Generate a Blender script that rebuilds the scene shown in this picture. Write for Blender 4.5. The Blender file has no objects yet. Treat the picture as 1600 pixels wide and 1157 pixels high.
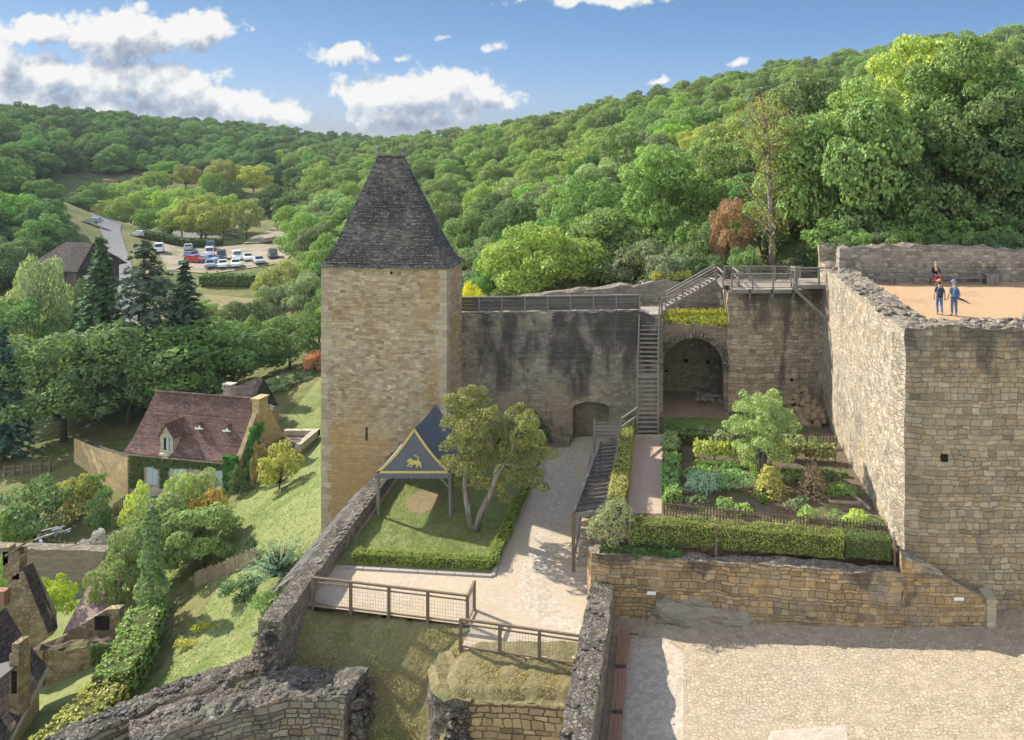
import bpy, bmesh, math, random
import numpy as np
from mathutils import Vector, Matrix, noise as mnoise

SC = bpy.context.scene
COL = SC.collection
F, CX, HZ = 1250.0, 1045.0, 220.0          # focal length and principal point, in photo pixels
def X(px, D): return (px - CX) * D / F
def Z(py, D): return -(py - HZ) * D / F
def P(px, py, D): return Vector((X(px, D), D, Z(py, D)))
def G(px, py, z):
    D = -z * F / (py - HZ)
    return Vector((X(px, D), D, z))
R = math.radians

# ------------------------------------------------------------------ objects
def thing(name, label, cat, loc=(0, 0, 0), group=None, rz=0.0):
    o = bpy.data.objects.new(name, None); COL.objects.link(o)
    o.location = loc; o.rotation_euler = (0, 0, rz); o.empty_display_size = .3
    return tag(o, label, cat, group)
def tag(o, label, cat, group=None):
    o['label'] = label; o['category'] = cat
    if group: o['group'] = group
    return o
def struct(o, label=None):
    o['kind'] = 'structure'
    if label: o['label'] = label
    return o
def children(o): return [c for c in ALLCH.get(o.name, [])]
ALLCH = {}
def link(o, parent=None):
    COL.objects.link(o)
    if parent is not None:
        o.parent = parent
        ALLCH.setdefault(parent.name, []).append(o)
    return o
def copy_tree(o, loc=None, scale=None, rz=None, label=None, color=None, group=None, colored=('crown', 'foliage')):
    c = o.copy(); COL.objects.link(c)
    for ch in children(o):
        d = ch.copy(); link(d, c)
        for g in children(ch): link(g.copy(), d)
        if color is not None and ch.name.split('.')[0] in colored: d.color = (*color, 1)
    if loc is not None: c.location = loc
    if scale is not None: c.scale = scale
    if rz is not None: c.rotation_euler[2] = rz
    if label: c['label'] = label
    if group: c['group'] = group
    if color is not None: c.color = (*color, 1)
    return c

class MB:
    """collects faces; build() links them as ONE mesh object"""
    def __init__(s): s.v = []; s.f = []; s.m = []; s.cur = 0
    def add(s, vs, fs, m=None):
        b = len(s.v); s.v.extend([tuple(v) for v in vs])
        mm = s.cur if m is None else m
        for f in fs: s.f.append(tuple(i + b for i in f)); s.m.append(mm)
        return s
    def box(s, c, size, rz=0.0, m=None, taper=1.0, mat=None):
        x, y, z = [a / 2 for a in size]
        vs = [(-x, -y, -z), (x, -y, -z), (x, y, -z), (-x, y, -z)] + [(a * taper, b * taper, z) for a, b in ((-x, -y), (x, -y), (x, y), (-x, y))]
        M = Matrix.Translation(Vector(c)) @ (mat if mat is not None else Matrix.Rotation(rz, 4, 'Z'))
        return s.add([M @ Vector(v) for v in vs], [(3, 2, 1, 0), (4, 5, 6, 7), (0, 1, 5, 4), (1, 2, 6, 5), (2, 3, 7, 6), (3, 0, 4, 7)], m)
    def box2(s, a, b, m=None):
        return s.box([(p + q) / 2 for p, q in zip(a, b)], [abs(q - p) for p, q in zip(a, b)], m=m)
    def beam(s, p, q, w, h, m=None, up=(0, 0, 1)):
        p, q = Vector(p), Vector(q); d = (q - p)
        if d.length < 1e-6: return s
        d.normalize(); u = Vector(up)
        if abs(d.dot(u)) > .98: u = Vector((0, 1, 0))
        a = d.cross(u).normalized(); b = a.cross(d).normalized()
        vs = []
        for e in (p, q):
            for i, j in ((-1, -1), (1, -1), (1, 1), (-1, 1)): vs.append(e + a * (i * w / 2) + b * (j * h / 2))
        return s.add(vs, [(0, 1, 2, 3), (7, 6, 5, 4), (1, 0, 4, 5), (2, 1, 5, 6), (3, 2, 6, 7), (0, 3, 7, 4)], m)
    def tube(s, pts, rad, n=8, m=None, cap=True):
        pts = [Vector(p) for p in pts]
        if not hasattr(rad, '__len__'): rad = [rad] * len(pts)
        vs = []; fs = []
        a = None
        for i, p in enumerate(pts):
            d = (pts[min(i + 1, len(pts) - 1)] - pts[max(i - 1, 0)]).normalized()
            if a is None:
                u = Vector((0, 0, 1)) if abs(d.z) < .9 else Vector((1, 0, 0)); a = d.cross(u).normalized()
            else: a = (a - d * a.dot(d)).normalized()
            b = d.cross(a)
            for k in range(n):
                t = 2 * math.pi * k / n; vs.append(p + (a * math.cos(t) + b * math.sin(t)) * rad[i])
        for i in range(len(pts) - 1):
            for k in range(n): fs.append((i * n + k, i * n + (k + 1) % n, (i + 1) * n + (k + 1) % n, (i + 1) * n + k))
        if cap: fs.append(tuple(range(n - 1, -1, -1))); fs.append(tuple(range((len(pts) - 1) * n, len(pts) * n)))
        return s.add(vs, fs, m)
    def prism(s, poly, fr, depth, m=None, back=True):
        """poly = outline in (u, v); fr = (origin, udir, vdir, ndir); extruded along ndir"""
        o, u, v, n = [Vector(a) for a in fr]; N = len(poly)
        a = [o + u * p[0] + v * p[1] for p in poly]; b = [p + n * depth for p in a]
        fs = [tuple(range(N))] + [((i + 1) % N, i, i + N, (i + 1) % N + N) for i in range(N)]
        if back: fs.append(tuple(range(2 * N - 1, N - 1, -1)))
        return s.add(a + b, fs, m)
    def rock(s, c, size, rng, m=None, sub=1):
        vs, fs = ICO[sub]
        ph = rng.random(3) * 100; rot = Matrix.Rotation(rng.random() * 6.28, 3, 'Z') @ Matrix.Rotation(rng.random() * .8 - .4, 3, 'X')
        out = []
        for v in vs:
            k = 1 + .38 * mnoise.noise(Vector(v) * 1.3 + Vector(ph))
            w = Vector((max(-.8, min(.8, v[0])), max(-.8, min(.8, v[1])), max(-.75, min(.75, v[2])))) * k
            out.append(rot @ Vector((w[0] * size[0], w[1] * size[1], w[2] * size[2])) + Vector(c))
        return s.add(out, fs, m)
    def build(s, name, mats, parent=None, smooth=False):
        me = bpy.data.meshes.new(name); me.from_pydata(s.v, [], s.f)
        if not isinstance(mats, (list, tuple)): mats = [mats]
        for mt in mats: me.materials.append(mt)
        if len(mats) > 1: me.polygons.foreach_set('material_index', s.m)
        if smooth: me.polygons.foreach_set('use_smooth', [True] * len(s.f))
        me.update()
        o = bpy.data.objects.new(name, me); link(o, parent)
        return o
def _ico(sub):
    bm = bmesh.new(); bmesh.ops.create_icosphere(bm, subdivisions=sub, radius=1)
    bm.verts.ensure_lookup_table()
    r = ([tuple(v.co) for v in bm.verts], [tuple(v.index for v in f.verts) for f in bm.faces]); bm.free(); return r
ICO = {1: _ico(1), 2: _ico(2), 3: _ico(3)}

def np_mesh(name, V, faces4, mats, parent=None, midx=None, smooth=False):
    me = bpy.data.meshes.new(name); V = np.asarray(V, np.float32); faces4 = np.asarray(faces4, np.int32)
    k = faces4.shape[1]
    me.vertices.add(len(V)); me.vertices.foreach_set('co', V.ravel())
    me.loops.add(faces4.size); me.loops.foreach_set('vertex_index', faces4.ravel())
    me.polygons.add(len(faces4)); me.polygons.foreach_set('loop_start', np.arange(0, faces4.size, k, dtype=np.int32))
    if not isinstance(mats, (list, tuple)): mats = [mats]
    for m in mats: me.materials.append(m)
    if midx is not None: me.polygons.foreach_set('material_index', np.asarray(midx, np.int32))
    if smooth: me.polygons.foreach_set('use_smooth', [True] * len(faces4))
    me.update(calc_edges=True); me.validate()
    o = bpy.data.objects.new(name, me); link(o, parent); return o

# ------------------------------------------------------------------ shader helpers
class NT:
    def __init__(s, nt): s.nt = nt; nt.nodes.clear()
    def n(s, t, **kw):
        nd = s.nt.nodes.new(t)
        for k, v in kw.items(): setattr(nd, k, v)
        return nd
    def put(s, sock, v):
        if v is None: return
        if hasattr(v, 'is_output') or isinstance(v, bpy.types.NodeSocket): s.nt.links.new(v, sock)
        else:
            if hasattr(sock.default_value, '__len__'):
                L = len(sock.default_value)
                if not hasattr(v, '__len__'): v = [v] * L
                v = list(v)
                if L == 4 and len(v) == 3: v = v + [1]
            sock.default_value = v
    def m(s, op, a, b=None, c=None, clamp=False):
        nd = s.n('ShaderNodeMath', operation=op, use_clamp=clamp)
        for i, q in enumerate((a, b, c)):
            if q is not None: s.put(nd.inputs[i], q)
        return nd.outputs[0]
    def vm(s, op, a, b=None, sc=None):
        nd = s.n('ShaderNodeVectorMath', operation=op)
        s.put(nd.inputs[0], a)
        if b is not None: s.put(nd.inputs[1], b)
        if sc is not None: s.put(nd.inputs['Scale'], sc)
        return nd.outputs['Value'] if op in ('DOT_PRODUCT', 'LENGTH', 'DISTANCE') else nd.outputs[0]
    def mix(s, fac, a, b, blend='MIX'):
        nd = s.n('ShaderNodeMix', data_type='RGBA', blend_type=blend)
        s.put(nd.inputs[0], fac); s.put(nd.inputs[6], a); s.put(nd.inputs[7], b); return nd.outputs[2]
    def mixf(s, fac, a, b):
        nd = s.n('ShaderNodeMix', data_type='FLOAT'); s.put(nd.inputs[0], fac); s.put(nd.inputs[2], a); s.put(nd.inputs[3], b); return nd.outputs[0]
    def noise(s, vec, scale=1, detail=3, rough=.55, dist=0.0, out='Fac', dim='3D', typ=None):
        nd = s.n('ShaderNodeTexNoise', noise_dimensions=dim)
        if typ: nd.noise_type = typ
        if vec is not None: s.put(nd.inputs['Vector'], vec)
        s.put(nd.inputs['Scale'], scale); s.put(nd.inputs['Detail'], detail); s.put(nd.inputs['Roughness'], rough); s.put(nd.inputs['Distortion'], dist)
        return nd.outputs['Fac'] if out == 'Fac' else nd.outputs['Color']
    def vor(s, vec, scale=1, feat='F1', rnd=1.0, dim='3D', detail=0):
        nd = s.n('ShaderNodeTexVoronoi', feature=feat, voronoi_dimensions=dim)
        s.put(nd.inputs['Vector'], vec); s.put(nd.inputs['Scale'], scale); s.put(nd.inputs['Randomness'], rnd)
        if detail: s.put(nd.inputs['Detail'], detail)
        return nd
    def wn(s, vec, dim='3D'):
        nd = s.n('ShaderNodeTexWhiteNoise', noise_dimensions=dim)
        if dim == '1D': s.put(nd.inputs['W'], vec)
        else: s.put(nd.inputs['Vector'], vec)
        return nd
    def ss(s, lo, hi, x):
        nd = s.n('ShaderNodeMapRange', interpolation_type='SMOOTHSTEP'); s.put(nd.inputs[0], x); s.put(nd.inputs[1], lo); s.put(nd.inputs[2], hi); return nd.outputs[0]
    def ramp(s, fac, stops):
        nd = s.n('ShaderNodeValToRGB'); s.put(nd.inputs[0], fac); cr = nd.color_ramp
        while len(cr.elements) < len(stops): cr.elements.new(.5)
        for e, (p, c) in zip(cr.elements, stops): e.position = p; e.color = (*c, 1)
        return nd.outputs[0]
    def sep(s, v):
        nd = s.n('ShaderNodeSeparateXYZ'); s.put(nd.inputs[0], v); return nd.outputs
    def comb(s, x=0, y=0, z=0):
        nd = s.n('ShaderNodeCombineXYZ'); s.put(nd.inputs[0], x); s.put(nd.inputs[1], y); s.put(nd.inputs[2], z); return nd.outputs[0]
    def pos(s): return s.n('ShaderNodeNewGeometry').outputs['Position']
    def bump(s, h, dist=.05, st=1.0, normal=None):
        nd = s.n('ShaderNodeBump'); s.put(nd.inputs['Height'], h); nd.inputs['Distance'].default_value = dist; nd.inputs['Strength'].default_value = st
        if normal is not None: s.put(nd.inputs['Normal'], normal)
        return nd.outputs[0]
    def out(s, sh, vol=False):
        o = s.n('ShaderNodeOutputMaterial'); s.nt.links.new(sh, o.inputs[1 if vol else 0])
    def principled(s, col, rough=.8, spec=.3, normal=None, metal=0.0):
        p = s.n('ShaderNodeBsdfPrincipled'); s.put(p.inputs['Base Color'], col); s.put(p.inputs['Roughness'], rough)
        s.put(p.inputs['Specular IOR Level'], spec); s.put(p.inputs['Metallic'], metal)
        if normal is not None: s.put(p.inputs['Normal'], normal)
        return p.outputs[0]
def newmat(name):
    m = bpy.data.materials.new(name); m.use_nodes = True; return m, NT(m.node_tree)

def stone(name, kind, w, h, cols, mortar, ab=(1, 1), warp=1.0, joint=.02, stains=(), bump=.05, tone=.35, vary=.35, rnd=.85):
    mt, t = newmat(name); p = t.pos()
    n1 = t.noise(p, .9, 2, out='Color'); n2 = t.noise(p, 4.5, 2, out='Color')
    off = t.vm('ADD', t.vm('SCALE', t.vm('SUBTRACT', n1, (.5, .5, .5)), sc=.34 * warp), t.vm('SCALE', t.vm('SUBTRACT', n2, (.5, .5, .5)), sc=.10 * warp))
    pw = t.vm('ADD', p, off); sx = t.sep(pw)
    u = t.m('ADD', t.m('MULTIPLY', sx[0], ab[0]), t.m('MULTIPLY', sx[1], ab[1])); v = sx[2]
    if kind == 'coursed':
        v = t.m('ADD', v, t.m('MULTIPLY', t.m('SUBTRACT', t.noise(t.comb(0, 0, t.m('MULTIPLY', v, 1.0)), .55 / h, 1), .5), h * 2.2))
        vh = t.m('DIVIDE', v, h); row = t.m('FLOOR', vh); rr = t.wn(row, '1D').outputs['Value']
        us = t.m('ADD', t.m('MULTIPLY', t.m('DIVIDE', u, w), t.m('MULTIPLY_ADD', rr, .7, .65)), t.m('MULTIPLY', rr, 37.0))
        colm = t.m('FLOOR', us); cell = t.wn(t.comb(colm, row, 0), '2D').outputs['Color']
        fu = t.m('FRACT', us); du = t.m('MULTIPLY', t.m('MINIMUM', fu, t.m('SUBTRACT', 1.0, fu)), w)
        fv = t.m('FRACT', vh); dv = t.m('MULTIPLY', t.m('MINIMUM', fv, t.m('SUBTRACT', 1.0, fv)), h)
        d = t.m('MINIMUM', du, dv)
    elif kind == 'vor2':
        c = t.comb(t.m('DIVIDE', u, w), t.m('DIVIDE', v, h), 0)
        cell = t.vor(c, 1, 'F1', rnd, '2D').outputs['Color']; d = t.m('MULTIPLY', t.vor(c, 1, 'DISTANCE_TO_EDGE', rnd, '2D').outputs['Distance'], h)
    else:
        c = t.vm('DIVIDE', pw, (w, w, h))
        cell = t.vor(c, 1, 'F1', rnd).outputs['Color']; d = t.m('MULTIPLY', t.vor(c, 1, 'DISTANCE_TO_EDGE', rnd).outputs['Distance'], h)
    cs = t.sep(cell)
    fine = t.noise(p, 14, 4, .65); mid = t.noise(p, 2.2, 3, .6)
    d2 = t.m('ADD', d, t.m('MULTIPLY', t.m('SUBTRACT', fine, .5), joint * 1.4))
    mort = t.m('SUBTRACT', 1.0, t.ss(joint * .3, joint * 1.5, d2))
    patch = t.noise(p, .55, 4, .6); mort = t.m('MULTIPLY', mort, t.m('MULTIPLY_ADD', t.ss(.36, .58, patch), .75, .25))
    N = len(cols)
    base = t.ramp(t.m('ADD', t.m('MULTIPLY', cs[0], .72), t.m('MULTIPLY', t.ss(.3, .7, t.noise(p, .33, 3, .6)), .28)), [((i + .5) / N, c) for i, c in enumerate(cols)])
    val = t.m('MULTIPLY', t.m('MULTIPLY_ADD', cs[1], vary, 1 - vary / 2), t.m('MULTIPLY_ADD', fine, tone * 1.6, 1 - tone * .8))
    val = t.m('MULTIPLY', val, t.m('MULTIPLY_ADD', mid, tone * 1.6, 1 - tone * .8))
    base = t.mix(mort, base, mortar)
    base = t.mix(1.0, base, t.comb(val, val, val), 'MULTIPLY')
    for (scl, lo, hi, scol, amt, zr) in stains:
        nz = t.noise(t.vm('MULTIPLY', p, scl), 1, 5, .62)
        if zr: nz = t.m('ADD', nz, t.m('MULTIPLY', t.ss(zr[0], zr[1], t.sep(p)[2]), zr[2]))
        base = t.mix(t.m('MULTIPLY', t.ss(lo, hi, nz), amt), base, scol)
    hgt = t.m('ADD', t.m('MULTIPLY', t.m('SUBTRACT', 1.0, mort), t.m('MULTIPLY_ADD', cs[2], .6, .6)), t.m('MULTIPLY', fine, .55))
    t.out(t.principled(base, .92, .15, t.bump(hgt, bump, 1.0)))
    return mt

def simple(name, col, rough=.8, spec=.3, var=.25, scale=6, bump=0.0, metal=0.0, stretch=(1, 1, 1), col2=None, objcol=False):
    mt, t = newmat(name)
    tc = t.n('ShaderNodeTexCoord').outputs['Object']; p = t.vm('MULTIPLY', tc, stretch)
    n = t.noise(p, scale, 4, .6)
    if objcol: col = t.n('ShaderNodeObjectInfo').outputs['Color']
    if col2: c = t.mix(t.ss(.35, .65, n), col, col2)
    else: c = col
    k = t.m('MULTIPLY_ADD', n, var * 2, 1 - var); c = t.mix(1.0, c, t.comb(k, k, k), 'MULTIPLY')
    t.out(t.principled(c, rough, spec, t.bump(n, bump, 1) if bump else None, metal))
    return mt

def wood(name, col, col2, var=.3):
    mt, t = newmat(name); p = t.pos()
    rnd = t.n('ShaderNodeNewGeometry').outputs['Random Per Island']
    a = t.noise(t.vm('MULTIPLY', p, (3, 3, 3)), 1, 3); b = t.noise(t.vm('ADD', t.vm('MULTIPLY', p, (22, 22, 22)), t.comb(rnd, rnd, rnd)), 1, 3)
    c = t.mix(rnd, col, col2); k = t.m('MULTIPLY', t.m('MULTIPLY_ADD', a, var * 2, 1 - var), t.m('MULTIPLY_ADD', b, .5, .75))
    c = t.mix(1.0, c, t.comb(k, k, k), 'MULTIPLY')
    t.out(t.principled(c, .85, .2, t.bump(b, .01)))
    return mt

def leafmat(name, col=None, col2=None, trans=.32, hue=.05, objvar=.28):
    """leaf colour from the object's own colour, varied per leaf and per tree"""
    mt, t = newmat(name)
    oi = t.n('ShaderNodeObjectInfo'); ri = t.n('ShaderNodeNewGeometry').outputs['Random Per Island']
    base = oi.outputs['Color'] if col is None else col
    hs = t.n('ShaderNodeHueSaturation'); t.put(hs.inputs['Color'], base)
    r2 = t.wn(t.m('MULTIPLY', oi.outputs['Random'], 91.7), '1D').outputs['Value']
    t.put(hs.inputs['Hue'], t.m('ADD', t.m('MULTIPLY', t.m('SUBTRACT', oi.outputs['Random'], .62), hue * .55), t.m('MULTIPLY_ADD', t.m('SUBTRACT', ri, .5), hue, .5)))
    t.put(hs.inputs['Saturation'], t.m('MULTIPLY_ADD', r2, .25, .82))
    t.put(hs.inputs['Value'], t.m('MULTIPLY', t.m('MULTIPLY_ADD', ri, .8, 1.32), t.m('MULTIPLY_ADD', r2, objvar * 2, 1 - objvar)))
    c = hs.outputs['Color']
    if col2 is not None: c = t.mix(t.ss(.62, .8, t.noise(t.pos(), .35 if col is None else .9, 3)), c, col2)
    d = t.n('ShaderNodeBsdfDiffuse'); t.put(d.inputs['Color'], c)
    tr = t.n('ShaderNodeBsdfTranslucent'); t.put(tr.inputs['Color'], t.mix(1.0, c, (1.0, 1.0, .6), 'MULTIPLY'))
    mx = t.n('ShaderNodeMixShader'); mx.inputs[0].default_value = trans
    t.nt.links.new(d.outputs[0], mx.inputs[1]); t.nt.links.new(tr.outputs[0], mx.inputs[2])
    gl = t.n('ShaderNodeBsdfGlossy'); gl.inputs['Roughness'].default_value = .6; gl.inputs['Color'].default_value = (.8, .85, .9, 1)
    m2 = t.n('ShaderNodeMixShader'); m2.inputs[0].default_value = .018
    t.nt.links.new(mx.outputs[0], m2.inputs[1]); t.nt.links.new(gl.outputs[0], m2.inputs[2])
    t.out(m2.outputs[0]); return mt

def ground(name, cols, scales=(.05, .4, 3.0), bump=.06, stains=(), fine=30):
    mt, t = newmat(name); p = t.pos()
    a = t.noise(p, scales[0], 4, .6); b = t.noise(p, scales[1], 4, .6); c = t.noise(p, scales[2], 5, .7); d = t.noise(p, fine, 3, .7)
    f = t.m('ADD', t.m('MULTIPLY', a, .4), t.m('ADD', t.m('MULTIPLY', b, .35), t.m('MULTIPLY', c, .25)))
    N = len(cols); col = t.ramp(t.ss(.32, .68, f), [(i / (N - 1), q) for i, q in enumerate(cols)])
    k = t.m('MULTIPLY', t.m('MULTIPLY_ADD', c, .7, .65), t.m('MULTIPLY_ADD', d, .6, .7)); col = t.mix(1.0, col, t.comb(k, k, k), 'MULTIPLY')
    for (scl, lo, hi, scol, amt) in stains:
        col = t.mix(t.m('MULTIPLY', t.ss(lo, hi, t.noise(p, scl, 5, .65)), amt), col, scol)
    t.out(t.principled(col, .95, .1, t.bump(t.m('ADD', c, t.m('MULTIPLY', d, .4)), bump)))
    return mt

# ------------------------------------------------------------------ materials
M = {}
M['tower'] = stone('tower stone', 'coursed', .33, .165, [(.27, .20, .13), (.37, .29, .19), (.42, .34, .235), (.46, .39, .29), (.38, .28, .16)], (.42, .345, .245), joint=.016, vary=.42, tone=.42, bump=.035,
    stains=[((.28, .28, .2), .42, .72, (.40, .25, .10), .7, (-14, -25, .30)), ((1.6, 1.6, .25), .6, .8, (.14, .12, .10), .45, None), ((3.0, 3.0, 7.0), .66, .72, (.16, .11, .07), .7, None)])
M['quoin'] = stone('quoin stone', 'coursed', .8, .36, [(.36, .295, .205), (.41, .34, .24), (.44, .375, .275)], (.34, .29, .22), joint=.014, vary=.2, bump=.02)
M['grey'] = stone('grey curtain stone', 'coursed', .34, .19, [(.19, .165, .135), (.25, .22, .18), (.29, .255, .21), (.23, .19, .145)], (.24, .21, .17), joint=.022, vary=.4, bump=.05,
    stains=[((.45, .45, .16), .53, .68, (.05, .048, .046), .85, (-17.5, -12.2, .10)), ((.35, .35, .3), .5, .7, (.33, .26, .17), .5, (-15, -20, .2)), ((1.6, 1.6, .8), .58, .7, (.06, .057, .052), .6, None)])
M['block'] = stone('block wall stone', 'coursed', .42, .24, [(.24, .20, .14), (.32, .265, .19), (.37, .31, .225), (.28, .22, .14)], (.25, .205, .145), joint=.022, vary=.4, bump=.05, warp=1.3,
    stains=[((.6, .6, .14), .54, .7, (.07, .063, .055), .85, (-15, -10.6, .12)), ((2, 2, 2), .6, .7, (.07, .06, .05), .5, None)])
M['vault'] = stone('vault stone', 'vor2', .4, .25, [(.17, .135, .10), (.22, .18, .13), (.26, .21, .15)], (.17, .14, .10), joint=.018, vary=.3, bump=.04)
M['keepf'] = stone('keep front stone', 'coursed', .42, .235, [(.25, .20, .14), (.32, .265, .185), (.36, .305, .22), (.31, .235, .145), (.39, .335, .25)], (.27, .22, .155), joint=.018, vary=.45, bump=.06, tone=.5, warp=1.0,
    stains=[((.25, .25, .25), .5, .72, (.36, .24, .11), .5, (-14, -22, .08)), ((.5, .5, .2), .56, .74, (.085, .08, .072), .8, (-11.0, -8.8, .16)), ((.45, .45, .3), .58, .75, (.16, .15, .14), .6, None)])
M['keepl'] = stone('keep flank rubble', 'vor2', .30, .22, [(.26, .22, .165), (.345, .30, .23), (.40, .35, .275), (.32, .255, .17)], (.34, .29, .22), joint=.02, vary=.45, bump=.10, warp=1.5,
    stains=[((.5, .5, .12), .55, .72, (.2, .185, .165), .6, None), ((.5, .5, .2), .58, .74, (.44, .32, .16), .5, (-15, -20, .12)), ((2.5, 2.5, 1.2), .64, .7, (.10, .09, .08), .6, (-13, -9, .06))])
M['warm'] = stone('retaining wall stone', 'coursed', .40, .21, [(.245, .175, .10), (.325, .235, .135), (.37, .275, .165), (.40, .265, .12), (.27, .22, .16)], (.22, .17, .11), joint=.018, vary=.5, bump=.07, tone=.5, warp=1.0,
    stains=[((.35, .35, .5), .55, .72, (.20, .17, .135), .7, None), ((.7, .7, .5), .6, .72, (.07, .062, .052), .75, (-20.4, -19.0, .14))])
M['mound'] = stone('mound masonry', 'coursed', .44, .27, [(.26, .19, .11), (.36, .265, .155), (.42, .315, .19), (.45, .33, .18)], (.13, .10, .07), joint=.024, vary=.4, bump=.07,
    stains=[((.8, .8, .6), .6, .75, (.16, .13, .095), .6, None)])
M['rubble'] = stone('lichened rubble', 'vor3', .26, .2, [(.18, .155, .125), (.23, .20, .16), (.28, .25, .205), (.33, .30, .25), (.22, .175, .13)], (.15, .125, .095), joint=.018, vary=.6, bump=.10, warp=1.2,
    stains=[((.8, .8, .8), .54, .7, (.075, .07, .065), .6, None), ((1.6, 1.6, 1.6), .62, .74, (.42, .40, .36), .4, None), ((.5, .5, .5), .62, .72, (.17, .16, .06), .5, None)])
M['darkrubble'] = stone('dark lichened rubble', 'vor3', .17, .13, [(.10, .088, .074), (.135, .12, .10), (.17, .155, .13), (.21, .19, .165), (.13, .105, .08)], (.10, .085, .066), joint=.012, vary=.5, bump=.10, tone=.6,
    stains=[((.8, .8, .8), .55, .7, (.05, .047, .044), .7, None), ((1.8, 1.8, 1.8), .62, .72, (.30, .285, .26), .5, None), ((.7, .7, .7), .56, .66, (.16, .135, .07), .7, None)])
M['rubbled'] = stone('dark drum masonry', 'coursed', .38, .22, [(.16, .135, .105), (.22, .19, .15), (.27, .24, .195), (.25, .19, .125)], (.11, .092, .07), ab=(1, -.4), joint=.022, vary=.5, bump=.08,
    stains=[((.5, .5, .5), .55, .7, (.05, .048, .045), .75, None), ((.4, .4, .4), .62, .75, (.34, .22, .10), .6, None)])
M['lichen'] = stone('lichened cap stone', 'vor3', .19, .15, [(.19, .16, .13), (.26, .225, .18), (.31, .27, .22), (.23, .18, .13)], (.21, .175, .135), joint=.012, vary=.4, bump=.08, tone=.55,
    stains=[((1.2, 1.2, 1.2), .55, .68, (.10, .09, .08), .7, None), ((2.2, 2.2, 2.2), .60, .7, (.40, .37, .32), .55, None)])
M['capstone'] = simple('loose stones', (.27, .25, .215), .95, .1, .45, 3.0, .05, col2=(.10, .095, .085))
M['greyplain'] = stone('grey rubble wall', 'coursed', .36, .2, [(.20, .18, .15), (.27, .245, .21), (.32, .29, .25), (.24, .20, .155)], (.22, .195, .16), joint=.022, vary=.45, bump=.06, warp=1.0,
    stains=[((.5, .5, .4), .55, .7, (.07, .066, .06), .7, None), ((1.5, 1.5, 1.5), .6, .7, (.40, .37, .32), .4, None)])
M['rock'] = simple('bedrock', (.33, .285, .22), .95, .1, .45, 1.9, .25, stretch=(1, 1, 3), col2=(.22, .19, .15))
M['ochrerock'] = simple('ochre fallen rubble', (.34, .25, .15), .95, .1, .4, 2.2, .1, col2=(.2, .155, .10))
# slates: small courses
M['lauze'] = stone('lauze stone slates', 'coursed', .22, .10, [(.09, .083, .08), (.125, .117, .112), (.16, .15, .142), (.20, .187, .17), (.115, .10, .088)], (.02, .02, .022), joint=.018, vary=.6, bump=.05, warp=.5,
    stains=[((.5, .5, .5), .58, .75, (.11, .105, .095), .5, None), ((2, 2, 2), .66, .72, (.17, .165, .15), .5, None)])
M['tile'] = stone('plain clay tiles', 'coursed', .26, .15, [(.13, .075, .065), (.17, .10, .085), (.20, .125, .105), (.15, .09, .085)], (.07, .042, .04), joint=.016, vary=.45, bump=.03, warp=.35,
    stains=[((.4, .4, .4), .55, .7, (.12, .085, .08), .5, None), ((2.5, 2.5, 2.5), .66, .72, (.24, .2, .17), .5, None)])
M['tile_dark'] = stone('old dark tiles', 'coursed', .26, .15, [(.055, .045, .042), (.08, .062, .056), (.10, .078, .068)], (.03, .026, .025), joint=.018, vary=.5, bump=.03, warp=.5)
M['tile_pink'] = stone('flat pinkish tiles', 'coursed', .22, .16, [(.22, .155, .14), (.25, .18, .16), (.27, .20, .18)], (.15, .105, .095), joint=.012, vary=.25, bump=.02, warp=.3)
M['ochre_wall'] = stone('ochre rendered stone', 'vor2', .5, .32, [(.46, .33, .16), (.50, .37, .19), (.44, .34, .20)], (.47, .36, .20), joint=.014, vary=.2, bump=.02)
M['cream'] = stone('cream rubble render', 'vor2', .4, .26, [(.42, .37, .29), (.48, .43, .35), (.38, .33, .26)], (.46, .41, .33), joint=.014, vary=.25, bump=.02)
M['gable_old'] = stone('old gable rubble', 'vor2', .34, .24, [(.27, .21, .125), (.33, .26, .155), (.23, .185, .12)], (.22, .17, .105), joint=.02, vary=.45, bump=.06,
    stains=[((.9, .9, .4), .55, .7, (.08, .07, .055), .6, None)])
M['cobble'] = stone('plaza cobbles', 'vor3', .18, 4.0, [(.35, .285, .20), (.385, .315, .22), (.405, .335, .24), (.40, .32, .22), (.365, .30, .215)], (.365, .30, .21), joint=.18, vary=.14, bump=.05, tone=.42, warp=1.6,
    stains=[((.25, .25, .25), .5, .7, (.36, .31, .245), .4, None)])
M['setts'] = stone('pale path setts', 'vor3', .15, 4.0, [(.40, .34, .265), (.46, .40, .32), (.42, .35, .27)], (.40, .34, .265), joint=.14, vary=.25, bump=.015, tone=.25, warp=.7)
M['gravel'] = ground('beige gravel', [(.36, .295, .22), (.43, .355, .27), (.39, .315, .23)], (.15, .9, 6), .012, [(.3, .5, .7, (.45, .35, .22), .45), (2.5, .6, .7, (.30, .25, .19), .3)], 60)
M['sand'] = ground('orange sand', [(.38, .25, .145), (.43, .285, .165), (.39, .265, .155)], (.15, .8, 5), .012, [(.35, .5, .68, (.30, .20, .115), .6)], 50)
M['worn'] = ground('worn turf', [(.19, .15, .085), (.24, .19, .11), (.17, .165, .065)], (.5, 2, 7), .05)
M['earthpath'] = ground('pinkish earth path', [(.36, .26, .19), (.42, .315, .235), (.38, .285, .21)], (.2, .9, 5), .012, [(1.0, .55, .7, (.30, .22, .155), .45)], 50)
M['soil'] = ground('dark soil', [(.10, .075, .055), (.16, .12, .09), (.13, .10, .075)], (.4, 1.5, 7), .06, [(.9, .50, .62, (.10, .135, .035), .75), (1.5, .6, .7, (.19, .165, .12), .5)], 40)
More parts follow.
